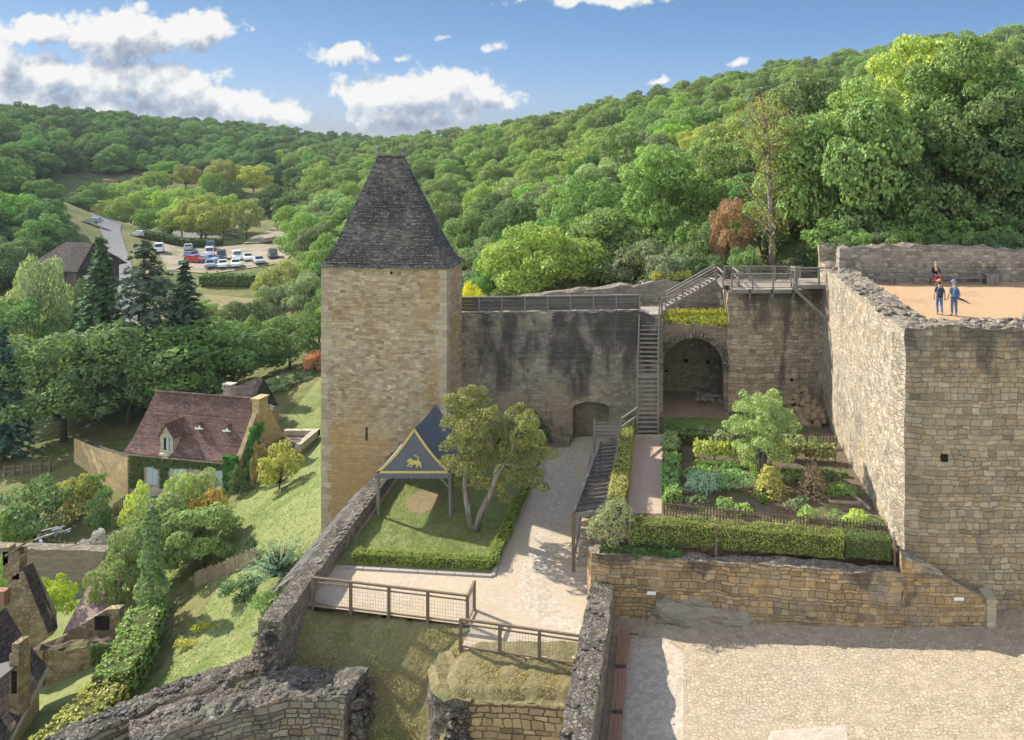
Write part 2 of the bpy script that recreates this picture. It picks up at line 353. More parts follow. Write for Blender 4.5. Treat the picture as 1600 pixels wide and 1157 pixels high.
M['vaultfloor'] = ground('beaten earth', [(.22, .165, .115), (.27, .205, .15)], (.3, 1, 5), .03)
M['lawn'] = ground('mown lawn', [(.095, .135, .035), (.145, .18, .055), (.20, .22, .085), (.12, .16, .045)], (.12, .5, 2.5), .05, [(.35, .56, .74, (.25, .215, .105), .55), (1.3, .62, .74, (.075, .115, .03), .5)], 26)
M['drygrass'] = ground('dry grass bank', [(.19, .19, .07), (.24, .205, .10), (.28, .235, .125), (.15, .18, .055)], (.25, 1.2, 5), .16, [(.5, .55, .7, (.12, .155, .035), .7), (1.5, .6, .72, (.21, .155, .085), .6)], 22)
M['wild'] = ground('rough meadow', [(.07, .09, .028), (.11, .13, .04), (.18, .17, .07), (.09, .115, .035)], (.03, .2, 1.2), .2, [(.12, .55, .7, (.16, .15, .06), .5)], 8)
M['asphalt'] = ground('pale asphalt', [(.17, .168, .17), (.21, .208, .205)], (.05, .3, 2), .01)
M['carpark'] = ground('stony parking ground', [(.26, .215, .165), (.31, .26, .20), (.22, .19, .14)], (.06, .3, 1.5), .03, [(.25, .48, .62, (.15, .155, .065), .75)], 8)
M['wood_grey'] = wood('weathered grey timber', (.15, .135, .12), (.23, .205, .18))
M['wood_dark'] = wood('dark timber boards', (.075, .07, .068), (.12, .11, .105))
M['wood_brown'] = wood('brown timber', (.13, .095, .065), (.19, .145, .10))
M['tread'] = wood('pale worn treads', (.27, .235, .195), (.34, .30, .25))
M['bench_red'] = wood('reddish bench planks', (.24, .125, .085), (.29, .155, .105), .15)
M['pale_wood'] = wood('pale picket wood', (.30, .24, .16), (.40, .32, .22))
M['mesh'] = simple('wire mesh', (.22, .21, .20), .6, .4, .1)
M['tent'] = simple('slate blue canvas', (.125, .135, .165), .75, .25, .12, 1.2, .02, stretch=(1, 1, .3))
M['gold'] = simple('gold trim', (.58, .46, .16), .7, .25, .12, 8)
M['bark'] = simple('bark', (.17, .14, .11), .95, .1, .4, 5, .05, stretch=(1, 1, .3), col2=(.26, .24, .20))
M['bark_dark'] = simple('dark bark', (.075, .06, .048), .95, .1, .4, 5, .05, stretch=(1, 1, .3))
M['black'] = simple('dark void stone', (.02, .018, .016), .95, .05, .2)
M['white'] = simple('white painted plate', (.75, .74, .70), .6, .3, .05)
M['shutter'] = simple('pale blue shutters', (.42, .50, .54), .6, .3, .08, 3, stretch=(8, 8, 1))
M['glass'] = simple('window glass', (.03, .04, .045), .08, .7, .05)
M['kerb'] = simple('kerb stone', (.33, .30, .26), .9, .15, .2, 4, .01)
M['steel'] = simple('galvanised steel', (.40, .42, .43), .45, .5, .1, metal=.6)
M['leaf'] = leafmat('broad leaves')
M['leaf_wood'] = leafmat('woodland leaves', None, None, .32, .06, .34)
M['leaf_turn'] = leafmat('turning leaves', None, (.20, .125, .025), .35)
M['needle'] = leafmat('needles', None, None, .12, .03, .15)
M['hedgecore'] = simple('hedge twigs', (.07, .08, .025), .95, .05, .4, 12)
print('materials ok')
# ------------------------------------------------------------------ camera, light, sky
cam = bpy.data.cameras.new('camera'); camo = bpy.data.objects.new('camera', cam); COL.objects.link(camo)
camo.location = (0, 0, 0); camo.rotation_euler = (R(90), 0, 0)
cam.sensor_fit = 'HORIZONTAL'; cam.sensor_width = 36; cam.lens = F / 1600 * 36
cam.shift_x = (800 - CX) / 1600; cam.shift_y = -(578.5 - HZ) / 1600
cam.clip_start = .1; cam.clip_end = 20000
SC.camera = camo
L = Vector((1.45, -.79, -1.05)).normalized()            # direction the sunlight travels
sun = bpy.data.lights.new('sun', 'SUN'); sun.energy = 4.9; sun.angle = R(.55); sun.color = (1.0, .93, .80)
suno = bpy.data.objects.new('sun', sun); COL.objects.link(suno); suno.rotation_euler = L.to_track_quat('-Z', 'Y').to_euler()
SUN_EL = math.asin(-L.z); SUN_AZ = math.atan2(-L.x, -L.y)
W = bpy.data.worlds.new('World'); SC.world = W; W.use_nodes = True
t = NT(W.node_tree)
sky = t.n('ShaderNodeTexSky'); sky.sky_type = 'NISHITA'; sky.sun_disc = False; sky.sun_elevation = SUN_EL; sky.sun_rotation = SUN_AZ
sky.air_density = 1.0; sky.dust_density = .6; sky.ozone_density = 1.6; sky.altitude = 200
# clouds: puffs at infinity, by direction
def cloud_group():
    g = bpy.data.node_groups.new('cloud density', 'ShaderNodeTree')
    g.interface.new_socket('UV', in_out='INPUT', socket_type='NodeSocketVector')
    g.interface.new_socket('Density', in_out='OUTPUT', socket_type='NodeSocketFloat')
    g.interface.new_socket('Height', in_out='OUTPUT', socket_type='NodeSocketFloat')
    c = NT(g); gi = c.n('NodeGroupInput').outputs[0]; go = c.n('NodeGroupOutput')
    BL = [(60, 52, 78, 30), (190, 52, 120, 42), (300, 48, 72, 36), (80, 118, 120, 42), (20, 165, 80, 45), (200, 128, 140, 48), (290, 150, 110, 42), (385, 168, 90, 32), (448, 178, 46, 18), (0, 95, 40, 45), (130, 175, 200, 34),
          (655, 146, 105, 42), (710, 134, 70, 34), (600, 150, 80, 36), (765, 152, 62, 26), (640, 185, 120, 24), (545, 85, 58, 19), (930, 0, 115, 11), (775, 71, 20, 8), (702, 61, 13, 4), (1148, 102, 28, 9), (1026, 124, 13, 5), (620, 88, 14, 7), (-90, 120, 120, 60), (1500, -260, 200, 60), (-300, -150, 200, 80)]
    nz = c.noise(gi, 1.1, 2, .5, out='Color', dim='2D')
    w = c.vm('ADD', gi, c.vm('SCALE', c.vm('SUBTRACT', nz, (.5, .5, .5)), sc=.30))
    f = None; hh = None
    for (x, y, rx, ry) in BL:
        d = c.vm('MULTIPLY', c.vm('SUBTRACT', w, (x / 100, y / 100, 0)), (100 / rx, 100 / ry, 0))
        q = c.m('SUBTRACT', 1.0, c.vm('LENGTH', d)); q = c.m('MULTIPLY', q, min(1, (ry / 30) ** .5))
        f = q if f is None else c.m('SMOOTH_MAX', f, q, .12)
    v1 = c.vor(w, 2.1, 'SMOOTH_F1', 1, '2D', 3.0); v1.inputs['Roughness'].default_value = .6; v1.inputs['Smoothness'].default_value = .25; v1.normalize = False
    bil = c.m('SUBTRACT', .55, v1.outputs['Distance'])
    n2 = c.noise(gi, 5.5, 6, .62, dim='2D'); n3 = c.noise(gi, 1.6, 3, .55, dim='2D')
    den = c.m('ADD', f, c.m('MULTIPLY', bil, .55)); den = c.m('ADD', den, c.m('MULTIPLY', c.m('SUBTRACT', n2, .5), .55)); den = c.m('ADD', den, c.m('MULTIPLY', c.m('SUBTRACT', n3, .5), .5))
    c.put(go.inputs[0], den); c.put(go.inputs[1], f); return g
CG = cloud_group()
dirn = t.n('ShaderNodeTexCoord').outputs['Generated']; s3 = t.sep(dirn)
yy = t.m('MAXIMUM', s3[1], .02)
U = t.m('ADD', t.m('MULTIPLY', t.m('DIVIDE', s3[0], yy), F / 100), CX / 100)
V = t.m('SUBTRACT', HZ / 100, t.m('MULTIPLY', t.m('DIVIDE', s3[2], yy), F / 100))
uv = t.comb(U, V, 0)
def cg(off):
    nd = t.n('ShaderNodeGroup'); nd.node_tree = CG
    t.put(nd.inputs[0], t.vm('ADD', uv, off)); return nd.outputs
d0 = cg((0, 0, 0)); d1 = cg((-.10, -.16, 0)); d2 = cg((-.25, -.42, 0))
alpha = t.ss(-.27, .17, d0[0])
lit = t.m('SUBTRACT', .70, t.m('ADD', t.m('MULTIPLY', t.m('SUBTRACT', d1[0], d0[0]), .5), t.m('MULTIPLY', t.m('SUBTRACT', t.m('MAXIMUM', d2[0], -.2), .12), .8)))
ccol = t.ramp(lit, [(.05, (.29, .35, .46)), (.40, (.47, .53, .63)), (.66, (.70, .74, .80)), (.95, (1.0, .99, .97))])
front = t.m('MULTIPLY', t.ss(.05, .3, s3[1]), alpha)
skyc = t.vm('SCALE', sky.outputs[0], sc=1.0)
skyg = t.n('ShaderNodeHueSaturation'); t.put(skyg.inputs['Color'], skyc); skyg.inputs['Saturation'].default_value = 1.0; skyg.inputs['Value'].default_value = 1.0; skyg.inputs['Hue'].default_value = .5
CLOUDV = 3.4
band = t.m('MULTIPLY', t.m('SUBTRACT', 1.0, t.ss(.16, .55, s3[2])), t.ss(-.15, .35, s3[1]))
hor = t.ss(-.02, .2, s3[2])
sidef = t.ss(-.7, .6, s3[0])
tint = t.mix(hor, (.21, .27, .465), (.19, .26, .345))
tint = t.mix(sidef, t.vm('SCALE', tint, sc=.80), t.vm('SCALE', tint, sc=1.25))
skyg2 = t.mix(1.0, skyg.outputs[0], t.mix(band, (1, 1, 1), tint), 'MULTIPLY')
bn_ = t.noise(dirn, 2.6, 6, .6)
back = t.m('MULTIPLY', t.m('MULTIPLY', t.ss(.46, .6, bn_), t.ss(.05, .35, t.m('MULTIPLY', s3[1], -1.0))), t.ss(.0, .12, s3[2]))  # unseen bright clouds behind the camera, added as fill light on facing walls
skyg2 = t.mix(back, skyg2, (8.5, 8.2, 7.8))
mixc = t.mix(front, skyg2, t.vm('SCALE', ccol, sc=CLOUDV))
bg = t.n('ShaderNodeBackground'); t.put(bg.inputs[0], mixc); bg.inputs[1].default_value = .132
wo = t.n('ShaderNodeOutputWorld'); t.nt.links.new(bg.outputs[0], wo.inputs[0])
vs = SC.view_settings; SC.display_settings.display_device = 'sRGB'
vs.view_transform = 'Standard'; vs.look = 'None'; vs.gamma = 1; vs.use_curve_mapping = False; vs.exposure = 1.05
cy = SC.cycles
cy.use_denoising = True; cy.use_adaptive_sampling = True; cy.adaptive_threshold = .03; cy.max_bounces = 5; cy.diffuse_bounces = 2; cy.glossy_bounces = 2; cy.transmission_bounces = 3; cy.transparent_max_bounces = 4
cy.sample_clamp_indirect = 4
SC.render.film_transparent = False

# ------------------------------------------------------------------ terrain
CTRL = []
def cp(px, py, D): v = P(px, py, D); CTRL.append((v.x, v.y, v.z))
for c in [(500, 845, 52.5), (440, 790, 61), (340, 1000, 48), (250, 1065, 46), (430, 960, 48), (300, 885, 58.7), (300, 768, 72), (420, 762, 68), (480, 645, 85), (495, 597, 92),
          (60, 840, 68), (60, 945, 60), (60, 1100, 48), (150, 1000, 54), (100, 700, 86), (130, 560, 120), (300, 500, 132), (360, 475, 140), (300, 400, 180), (440, 395, 185), (340, 415, 167), (460, 400, 175), (250, 415, 165), (200, 345, 250), (150, 360, 235),
          (400, 322, 266), (250, 370, 214), (330, 377, 208), (400, 371, 212), (300, 357, 230), (330, 347, 245), (450, 354, 228), (370, 303, 300), (285, 296, 300), (300, 275, 350), (450, 240, 500), (0, 330, 180), (60, 300, 210)]: cp(*c)
cp(158, 303, 285); cp(140, 325, 262)
CTRL += [(-18, 40, -27), (-5, 40, -27), (0, 28, -27), (10, 40, -27), (22, 34, -26), (10, 54, -24), (-8, 57, -22), (30, 25, -26), (-30, 20, -32), (0, 5, -30),
         (-12, 70, -20), (-4, 70, -18), (4, 67, -13.5), (10, 64, -10.5), (16, 60, -9.0), (25, 62, -8.5), (38, 62, -7.5), (60, 66, -6), (-22, 72, -24), (-35, 100, -26),
         (-10, 95, -17), (-10, 130, -12), (5, 110, -9), (25, 90, -6), (50, 90, -3.5), (90, 100, 1), (-40, 145, -23), (-40, 200, -15), (0, 200, -1), (40, 160, 5), (90, 160, 12), (60, 230, 15), (120, 230, 24), (60, 290, 23), (125, 290, 28), (180, 250, 33), (20, 330, 13), (0, 330, 10),
         (-20, 410, 8), (-80, 460, 4), (-140, 510, -6), (-75, 330, -6), (-110, 400, -8), (-60, 260, -9), (-60, 600, -10), (60, 420, 5), (150, 420, 12), (200, 120, 12), (-200, 620, -6), (-100, 720, -16),
         (-175, 150, -22), (-205, 215, -8), (-250, 250, 2), (-330, 300, 12), (-190, 330, -14), (-250, 400, -2), (-330, 480, 6), (-358, 560, 10), (-420, 520, 5), (-480, 500, 0), (-300, 560, 6), (-300, 660, 3), (-240, 700, 0), (-400, 700, -8), (-560, 420, 10), (-500, 250, 10), (-400, 120, 0), (-110, 110, -33), (-150, 60, -34), (-80, 50, -35), (-60, 20, -36), (-210, 520, -10)]
CT = np.array(CTRL, float)
def _tps(r2): return np.where(r2 > 1e-9, r2 * np.log(np.maximum(r2, 1e-12)) * .5, 0)
_S = 100.0
_xy = CT[:, :2] / _S; _n = len(CT)
_K = _tps(((_xy[:, None] - _xy[None]) ** 2).sum(-1)) + np.eye(_n) * 2e-4
_Pm = np.c_[np.ones(_n), _xy]
_A = np.block([[_K, _Pm], [_Pm.T, np.zeros((3, 3))]])
_w = np.linalg.solve(_A, np.r_[CT[:, 2], np.zeros(3)])
def tz_np(x, y, mask=True):
    q = np.stack([np.asarray(x, float), np.asarray(y, float)], -1) / _S
    out = np.empty(q.shape[:-1]); fl = q.reshape(-1, 2); o = out.reshape(-1)
    for i in range(0, len(fl), 4000):
        b = fl[i:i + 4000]; o[i:i + 4000] = _tps(((b[:, None] - _xy[None]) ** 2).sum(-1)) @ _w[:_n] + _w[_n] + b @ _w[_n + 1:]
    x = np.asarray(x, float); y = np.asarray(y, float)
    far = np.clip((np.hypot(x, y) - 600) / 500, 0, 1); out = out * (1 - far) - 45 * far
    out = np.clip(out, -60, 45)
    if mask:
        ins = ((x > -17.5) & (y < 57) & (y > 22) & (x < 60)) | ((x > -24) & (x < -14) & (y > 49.5) & (y < 57) & False)
        out = np.where(ins, np.minimum(out, -26.8), out)
    return out
def tz(x, y): return float(tz_np(np.array([x]), np.array([y]))[0])
xs = np.unique(np.round(np.concatenate([-np.geomspace(200, 4000, 40)[::-1], np.arange(-200, -90, 4), np.arange(-90, -30, 1.5), np.arange(-30, 12, .8), np.arange(12, 60, 2), np.arange(60, 200, 5), np.geomspace(200, 4000, 30)]), 3))
ys = np.unique(np.round(np.concatenate([np.array([-300, -100, -30, 0, 10, 16, 20, 24, 27]), np.arange(28, 100, .8), np.arange(100, 200, 2.0), np.arange(200, 800, 9), np.geomspace(800, 5000, 24)]), 3))
gx, gy = np.meshgrid(xs, ys); gz = tz_np(gx, gy)
V_ = np.stack([gx, gy, gz], -1).reshape(-1, 3); nx = len(xs); ny = len(ys)
ii = (np.arange(ny - 1)[:, None] * nx + np.arange(nx - 1)[None]).ravel()
Fc = np.stack([ii, ii + 1, ii + nx + 1, ii + nx], -1)
cxm = V_[Fc].mean(1)
def inpoly(x, y, poly):
    ins = np.zeros(np.shape(x), bool); n = len(poly)
    for i in range(n):
        x1, y1 = poly[i]; x2, y2 = poly[(i + 1) % n]
        c = ((y1 > y) != (y2 > y)); xi = (x2 - x1) * (y - y1) / ((y2 - y1) if y2 != y1 else 1e-9) + x1
        ins ^= c & (x < xi)
    return ins
LAWN = [(-17, 33), (-16, 53), (-22, 60), (-26, 75), (-36, 96), (-41, 96), (-41, 84), (-37, 72), (-36, 62), (-31, 56), (-30, 48), (-31, 42), (-26, 33)]
lawnm = inpoly(cxm[:, 0], cxm[:, 1], LAWN) | inpoly(cxm[:, 0], cxm[:, 1], [(-30, 40), (-45, 40), (-48, 60), (-36, 62)]) | inpoly(cxm[:, 0], cxm[:, 1], [(-60, 66), (-42, 66), (-38, 58), (-62, 58)])
np_mesh('ground', V_, Fc, [M['wild'], M['lawn']], midx=lawnm.astype(int), smooth=True)
struct(bpy.data.objects['ground'])
def drape(name, poly, mat, off=.12, step=3.0, flat=None):
    """a sheet that follows the terrain inside an outline"""
    bm = bmesh.new(); vs_ = [bm.verts.new((p[0], p[1], 0)) for p in poly]; f = bm.faces.new(vs_)
    bmesh.ops.triangulate(bm, faces=[f])
    for ax in (0, 1):
        lo = min(p[ax] for p in poly); hi = max(p[ax] for p in poly); k = lo + step
        while k < hi:
            co = [0, 0, 0]; no = [0, 0, 0]; co[ax] = k; no[ax] = 1
            bmesh.ops.bisect_plane(bm, geom=bm.verts[:] + bm.edges[:] + bm.faces[:], plane_co=co, plane_no=no); k += step
    for v in bm.verts: v.co.z = (tz(v.co.x, v.co.y) if flat is None else flat(v.co.x, v.co.y)) + off
    bmesh.ops.recalc_face_normals(bm, faces=bm.faces)
    for f_ in bm.faces:
        if f_.normal.z < 0: f_.normal_flip()
    me = bpy.data.meshes.new(name); bm.to_mesh(me); bm.free(); me.materials.append(mat)
    o = bpy.data.objects.new(name, me); COL.objects.link(o); return struct(o)
def gp(px, py, D): return (X(px, D), D)
# ------------------------------------------------------------------ foliage
def leaf_arrays(C, Nn, S, rng, elong=.62, flop=.55):
    n = len(C); Nn = Nn + rng.normal(0, flop, (n, 3)); Nn /= np.linalg.norm(Nn, axis=1, keepdims=True) + 1e-9
    A = np.cross(Nn, rng.normal(0, 1, (n, 3))); A /= np.linalg.norm(A, axis=1, keepdims=True) + 1e-9
    B = np.cross(Nn, A); S = np.asarray(S).reshape(-1, 1)
    a = A * S * .5; b = B * S * .5 * elong
    fold = Nn * S * .10
    V = np.stack([C - a, C + b * 1.0 - fold, C + a, C - b - fold], 1).reshape(-1, 3)
    Fq = np.arange(4 * n, dtype=np.int32).reshape(-1, 4); return V, Fq
def lobe_leaves(lobes, dens, size, rng, hollow=.72, flop=.6, up=-.55):
    Lc = np.array([l[0] for l in lobes], float); Lr = np.array([l[1] for l in lobes], float)
    Cs = []; Ns = []
    for c, r in zip(Lc, Lr):
        n = max(6, int(dens * 4 * math.pi * r * r)); d = rng.normal(0, 1, (n, 3)); d /= np.linalg.norm(d, axis=1, keepdims=True)
        d = d[d[:, 2] > up - rng.random(len(d)) * .4]
        rr = r * (1.08 - .38 * rng.random(len(d)) ** 1.6); p = c + d * rr[:, None] * np.array([1, 1, .9])
        dd = np.linalg.norm(p[:, None] - Lc[None], axis=2) / Lr[None]
        ok = (dd < hollow).sum(1) == 0
        Cs.append(p[ok]); Ns.append(d[ok])
    C = np.concatenate(Cs); Nn = np.concatenate(Ns)
    S = size * (.65 + .7 * rng.random(len(C)))
    return leaf_arrays(C, Nn + np.array([0, 0, .25]), S, rng, flop=flop)
def sublobes(c, r, rng, k=7, f=.46, zs=.85):
    out = [(np.array(c, float), r * .72)]
    for i in range(k):
        d = rng.normal(0, 1, 3); d /= np.linalg.norm(d); d[2] = abs(d[2]) * .9 - .25
        out.append((np.array(c) + d * r * .88 * np.array([1, 1, zs]), r * f * (.6 + .65 * rng.random())))
    return out
def crown_lobes(rng, Rr, Hh, zc, n=14, k=7):
    """lobes filling an uneven ellipsoid of radius Rr, height Hh, centred at height zc"""
    out = []
    for i in range(n):
        a = i * 2.4 + rng.random() * .9; q = (i + .5) / n; zz = 1 - 2 * q * .92
        rad = math.sqrt(max(0, 1 - zz * zz)) * (.62 + .22 * rng.random())
        c = (math.cos(a) * rad * Rr, math.sin(a) * rad * Rr, zc + zz * Hh * .5 * (.72 + .15 * rng.random()))
        out += sublobes(c, Rr * (.34 + .14 * rng.random()), rng, k)
    return out
def limbs(mb, base, lobes_c, r0, zf, rng):
    top = Vector((0, 0, zf))
    mb.tube([base, Vector(base) * .5 + top * .5 + Vector((rng.normal(0, .1), rng.normal(0, .1), 0)), top], [r0, r0 * .8, r0 * .62], 8)
    for c in lobes_c:
        c = Vector(c); mid = top * .5 + c * .5 + Vector((0, 0, -.12 * (c - top).length))
        mb.tube([top - Vector((0, 0, zf * .1)), mid, c], [r0 * .5, r0 * .3, r0 * .1], 5)
def make_tree_proto(name, seed, Rr, H, trunk_frac=.28, size=.34, dens=11, n=14, mat='leaf', squash=1.0, one=False, barkm='bark_dark', loc=(0, 0, 0), k=7, flop=.6):
    rng = np.random.default_rng(seed); zc = H * (trunk_frac + 1) / 2; Hh = H * (1 - trunk_frac)
    lb = crown_lobes(rng, Rr, Hh * squash, zc, n, k)
    V, Fq = lobe_leaves(lb, dens, size, rng, flop=flop)
    mb = MB(); big = [lb[i * (k + 1)][0] for i in range(n)]
    limbs(mb, (0, 0, -.6), big[:9], max(.06, Rr * .055), H * (trunk_frac + .12), rng)
    if one:
        nb = len(mb.v); tv = np.array(mb.v)
        quads = [f for f in mb.f if len(f) == 4]
        Fa = np.concatenate([np.array(quads), Fq + nb]); mi = np.r_[np.zeros(len(quads), int), np.ones(len(Fq), int)]
        return np_mesh(name, np.concatenate([tv, V]), Fa, [M[barkm], M[mat]], midx=mi)
    root = thing(name, '', 'tree', loc)
    mb.build('trunk', M[barkm], root, True); np_mesh('crown', V, Fq, M[mat], root)
    return root
def conifer_proto(name, seed, Rr, H, size=.5, one=False, droop=.35, power=1.0, gaps=0.0):
    rng = np.random.default_rng(seed); Cs = []; Ns = []; mb = MB()
    mb.tube([(0, 0, -.5), (0, 0, H * .5), (0, 0, H)], [Rr * .07, Rr * .04, .02], 7)
    nl = 26
    for i in range(nl):
        tq = .06 + .94 * i / nl; z = H * tq; Lb = Rr * (1 - tq) ** power * (.75 + .4 * rng.random()) + .15
        nb = 7
        for j in range(nb):
            if rng.random() < gaps: continue
            a = rng.random() * .5 + j * 2 * math.pi / nb + i * .7; L2 = Lb * (.7 + .45 * rng.random())
            m_ = max(6, int(34 * L2 / Rr + 6)); q = rng.random(m_) ** .8
            side = rng.normal(0, .13, m_) * L2 * (1.1 - q)
            x = np.cos(a) * q * L2 - np.sin(a) * side; y = np.sin(a) * q * L2 + np.cos(a) * side
            zz = z - droop * L2 * q ** 1.3 + rng.normal(0, .06, m_) * Rr * .4 + .12 * L2 * np.sin(q * 3)
            Cs.append(np.stack([x, y, zz], 1)); Ns.append(np.stack([np.cos(a) * np.ones(m_) * .5, np.sin(a) * np.ones(m_) * .5, np.ones(m_)], 1))
            mb.tube([(0, 0, z), (math.cos(a) * L2 * .8, math.sin(a) * L2 * .8, z - droop * L2 * .6)], [Rr * .012, .01], 4, cap=False)
    C = np.concatenate(Cs); Nn = np.concatenate(Ns)
    V, Fq = leaf_arrays(C, Nn, size * (.6 + .7 * rng.random(len(C))), rng, .5, .45)
    root = thing(name, '', 'tree'); mb.build('trunk', M['bark_dark'], root); np_mesh('crown', V, Fq, M['needle'], root); return root
PROTO = {}
for i, (sd, Rr, H, n, sq) in enumerate([(3, 4.6, 11, 14, 1), (11, 4.2, 12, 15, 1.05), (23, 5.0, 10.5, 16, .95), (37, 4.0, 12.5, 14, 1.1)]):
    PROTO['w%d' % i] = make_tree_proto('woodland_tree', sd, Rr, H, .10, .32, 21, n, one=True, squash=sq, flop=.7, mat='leaf_wood', k=9)
for i, (sd, Rr, H, n) in enumerate([(5, 4.5, 9.5, 13), (17, 4.8, 9.0, 14), (29, 4.2, 10, 12)]):
    PROTO['t%d' % i] = make_tree_proto('broadleaf_tree', sd, Rr, H, .12, .33, 19, n, flop=.7)
for i, (sd, Rr, H, n) in enumerate([(7, 1.5, 2.6, 10), (19, 1.6, 2.2, 11), (31, 1.3, 3.0, 9)]):
    PROTO['s%d' % i] = make_tree_proto('leafy_shrub', sd, Rr, H, .03, .17, 56, n, flop=.55)
PROTO['c0'] = conifer_proto('conifer_tree', 2, 3.6, 15, .62)
PROTO['c1'] = conifer_proto('conifer_tree', 9, 4.4, 14, .6, droop=.1, power=.75, gaps=.2)
USED = set()
def place(key, loc, scale, rz, label, color, group=None, name=None, cat=None):
    src = PROTO[key]
    if key not in USED:
        USED.add(key); o = src; o.location = loc; o.scale = scale; o.rotation_euler[2] = rz; o['label'] = label; o.color = (*color, 1)
        if group: o['group'] = group
        for ch in children(o): ch.color = (*color, 1)
    else:
        o = copy_tree(src, loc, scale, rz, label, color, group, ('crown', 'foliage'))
        if not group and 'group' in o.keys(): del o['group']
    o['category'] = cat or 'tree'
    if name: o.name = name
    return o
def tree_at(key, px, top, D, wpx, label, color, rz=None, group=None, name=None, cat=None, base=None, R0=None, H0=None):
    """a tree whose crown is wpx photo pixels wide, its top at (px, top), D metres away"""
    src = {'t0': (4.9, 9.6), 't1': (5.2, 9.2), 't2': (4.6, 10.2), 's0': (1.7, 2.75), 's1': (1.8, 2.35), 's2': (1.5, 3.15), 'c0': (3.6, 15), 'c1': (4.2, 14), 'w0': (5, 11.2), 'w1': (4.6, 12.2), 'w2': (5.4, 10.7), 'w3': (4.4, 12.7)}[key]
    x = X(px, D); zb = tz(x, D) if base is None else base; zt = Z(top, D)
    sr = wpx * .5 * D / F / src[0]; sh = max(.3 * sr, (zt - zb) / src[1])
    rz = (px * 7.13 + top) % 6.28 if rz is None else rz
    return place(key, (x, D, zb), (sr, sr, sh), rz, label, color, group, name, cat)
# ------------------------------------------------------------------ the castle
def rough_wall(path, thick, zb, zt, seg=.45, jit=.05, topjit=.10, seed=0, vseg=.6, rag=.0, sides=(1, 1)):
    """a wall along a path with uneven faces and a broken top; faces use material 0, the top material 1"""
    pts = [Vector((p[0], p[1])) for p in path]; st = []; acc = 0
    for i in range(len(pts) - 1):
        d = pts[i + 1] - pts[i]; n = max(1, int(d.length / seg))
        for k in range(n): st.append((pts[i] + d * (k / n), acc + d.length * k / n, i))
        acc += d.length
    st.append((pts[-1], acc, len(pts) - 2)); tot = acc
    f = lambda q, s: q(s / tot) if callable(q) else q
    nrm = []
    for i in range(len(st)):
        a = st[max(0, i - 1)][0]; b = st[min(len(st) - 1, i + 1)][0]; d = (b - a).normalized(); nrm.append(Vector((-d.y, d.x)))
    hmax = max(f(zt, s) - f(zb, s) for _, s, _ in st); nv = max(2, int(hmax / vseg)); nt = max(2, int(thick / .3))
    ring = []
    for k in range(nv): ring.append((-1, k / nv))
    for k in range(nt + 1): ring.append((-1 + 2 * k / nt, 1.0))
    for k in range(nv - 1, -1, -1): ring.append((1, k / nv))
    vs = []; fs = []; ms = []; m = len(ring)
    for (p, s, _), n in zip(st, nrm):
        b, tp = f(zb, s), f(zt, s)
        for (o, h) in ring:
            q = p + n * (o * thick / 2); v = Vector((q.x, q.y, b + (tp - b) * h))
            w = mnoise.noise_vector(v * 1.1 + Vector((seed, 0, 0))) * jit + mnoise.noise_vector(v * 3.3 + Vector((0, seed, 0))) * jit * .6
            if h > .999:
                w.z += mnoise.noise(v * 1.7 + Vector((seed, 9, 0))) * topjit + mnoise.noise(v * 4.1) * topjit * .7
                if rag: w.z -= max(0, mnoise.noise(Vector((s * .6, seed, 3)))) * rag
            if h < 1e-6: w = Vector((0, 0, 0))
            vs.append(v + w)
    for i in range(len(st) - 1):
        for k in range(m - 1):
            fs.append((i * m + k, (i + 1) * m + k, (i + 1) * m + k + 1, i * m + k + 1)); ms.append(1 if ring[k][1] > .999 and ring[k + 1][1] > .999 else 0)
    def cap(i, flip):
        b = i * m; kk = nv
        for k in range(nv):
            a, c, d, e = b + k, b + k + 1, b + m - 2 - k, b + m - 1 - k
            if k == nv - 1:
                r = [a] + list(range(b + nv, b + nv + nt + 1)) + [e]
            else: r = [a, c, d, e]
            fs.append(tuple(r if flip else r[::-1])); ms.append(0)
    cap(0, False); cap(len(st) - 1, True)
    mb = MB(); mb.v = [tuple(v) for v in vs]; mb.f = fs; mb.m = ms
    return mb
def scatter_rocks(mb, path, width, zt, n, smin, smax, seed, m=None, sink=.25, flat=.6, sub=1):
    rng = np.random.default_rng(seed); pts = [Vector((p[0], p[1])) for p in path]
    Ls = [(pts[i + 1] - pts[i]).length for i in range(len(pts) - 1)]; tot = sum(Ls)
    for _ in range(n):
        s = rng.random() * tot; q = s; i = 0
        while i < len(Ls) - 1 and q > Ls[i]: q -= Ls[i]; i += 1
        d = (pts[i + 1] - pts[i]).normalized(); p = pts[i] + d * q; nn = Vector((-d.y, d.x)); p = p + nn * (rng.random() - .5) * width
        r = smin + (smax - smin) * rng.random() ** 2
        z = zt(s / tot) if callable(zt) else zt
        mb.rock((p.x, p.y, z + r * (flat - sink) * .5), (r, r * (.7 + .4 * rng.random()), r * flat), rng, m, sub)
    return mb
def jag(x0, x1, z0, z1, n, amp, seed):
    rr = random.Random(seed); out = []
    for i in range(n + 1):
        k = i / n; out.append((x0 + (x1 - x0) * k, z0 + (z1 - z0) * k + (rr.random() - .5) * amp)); 
    return out
def arch(x0, x1, zb, zs, zt, n=12):
    """opening outline from (x0, zb) up over an arch to (x1, zb)"""
    out = [(x0, zb)]
    for i in range(n + 1):
        a = math.pi * (1 - i / n); out.append(((x0 + x1) / 2 + math.cos(a) * (x1 - x0) / 2, zs + math.sin(a) * (zt - zs)))
    return out + [(x1, zb)]
FY = lambda y: ((0, y, 0), (1, 0, 0), (0, 0, 1), (0, 1, 0))

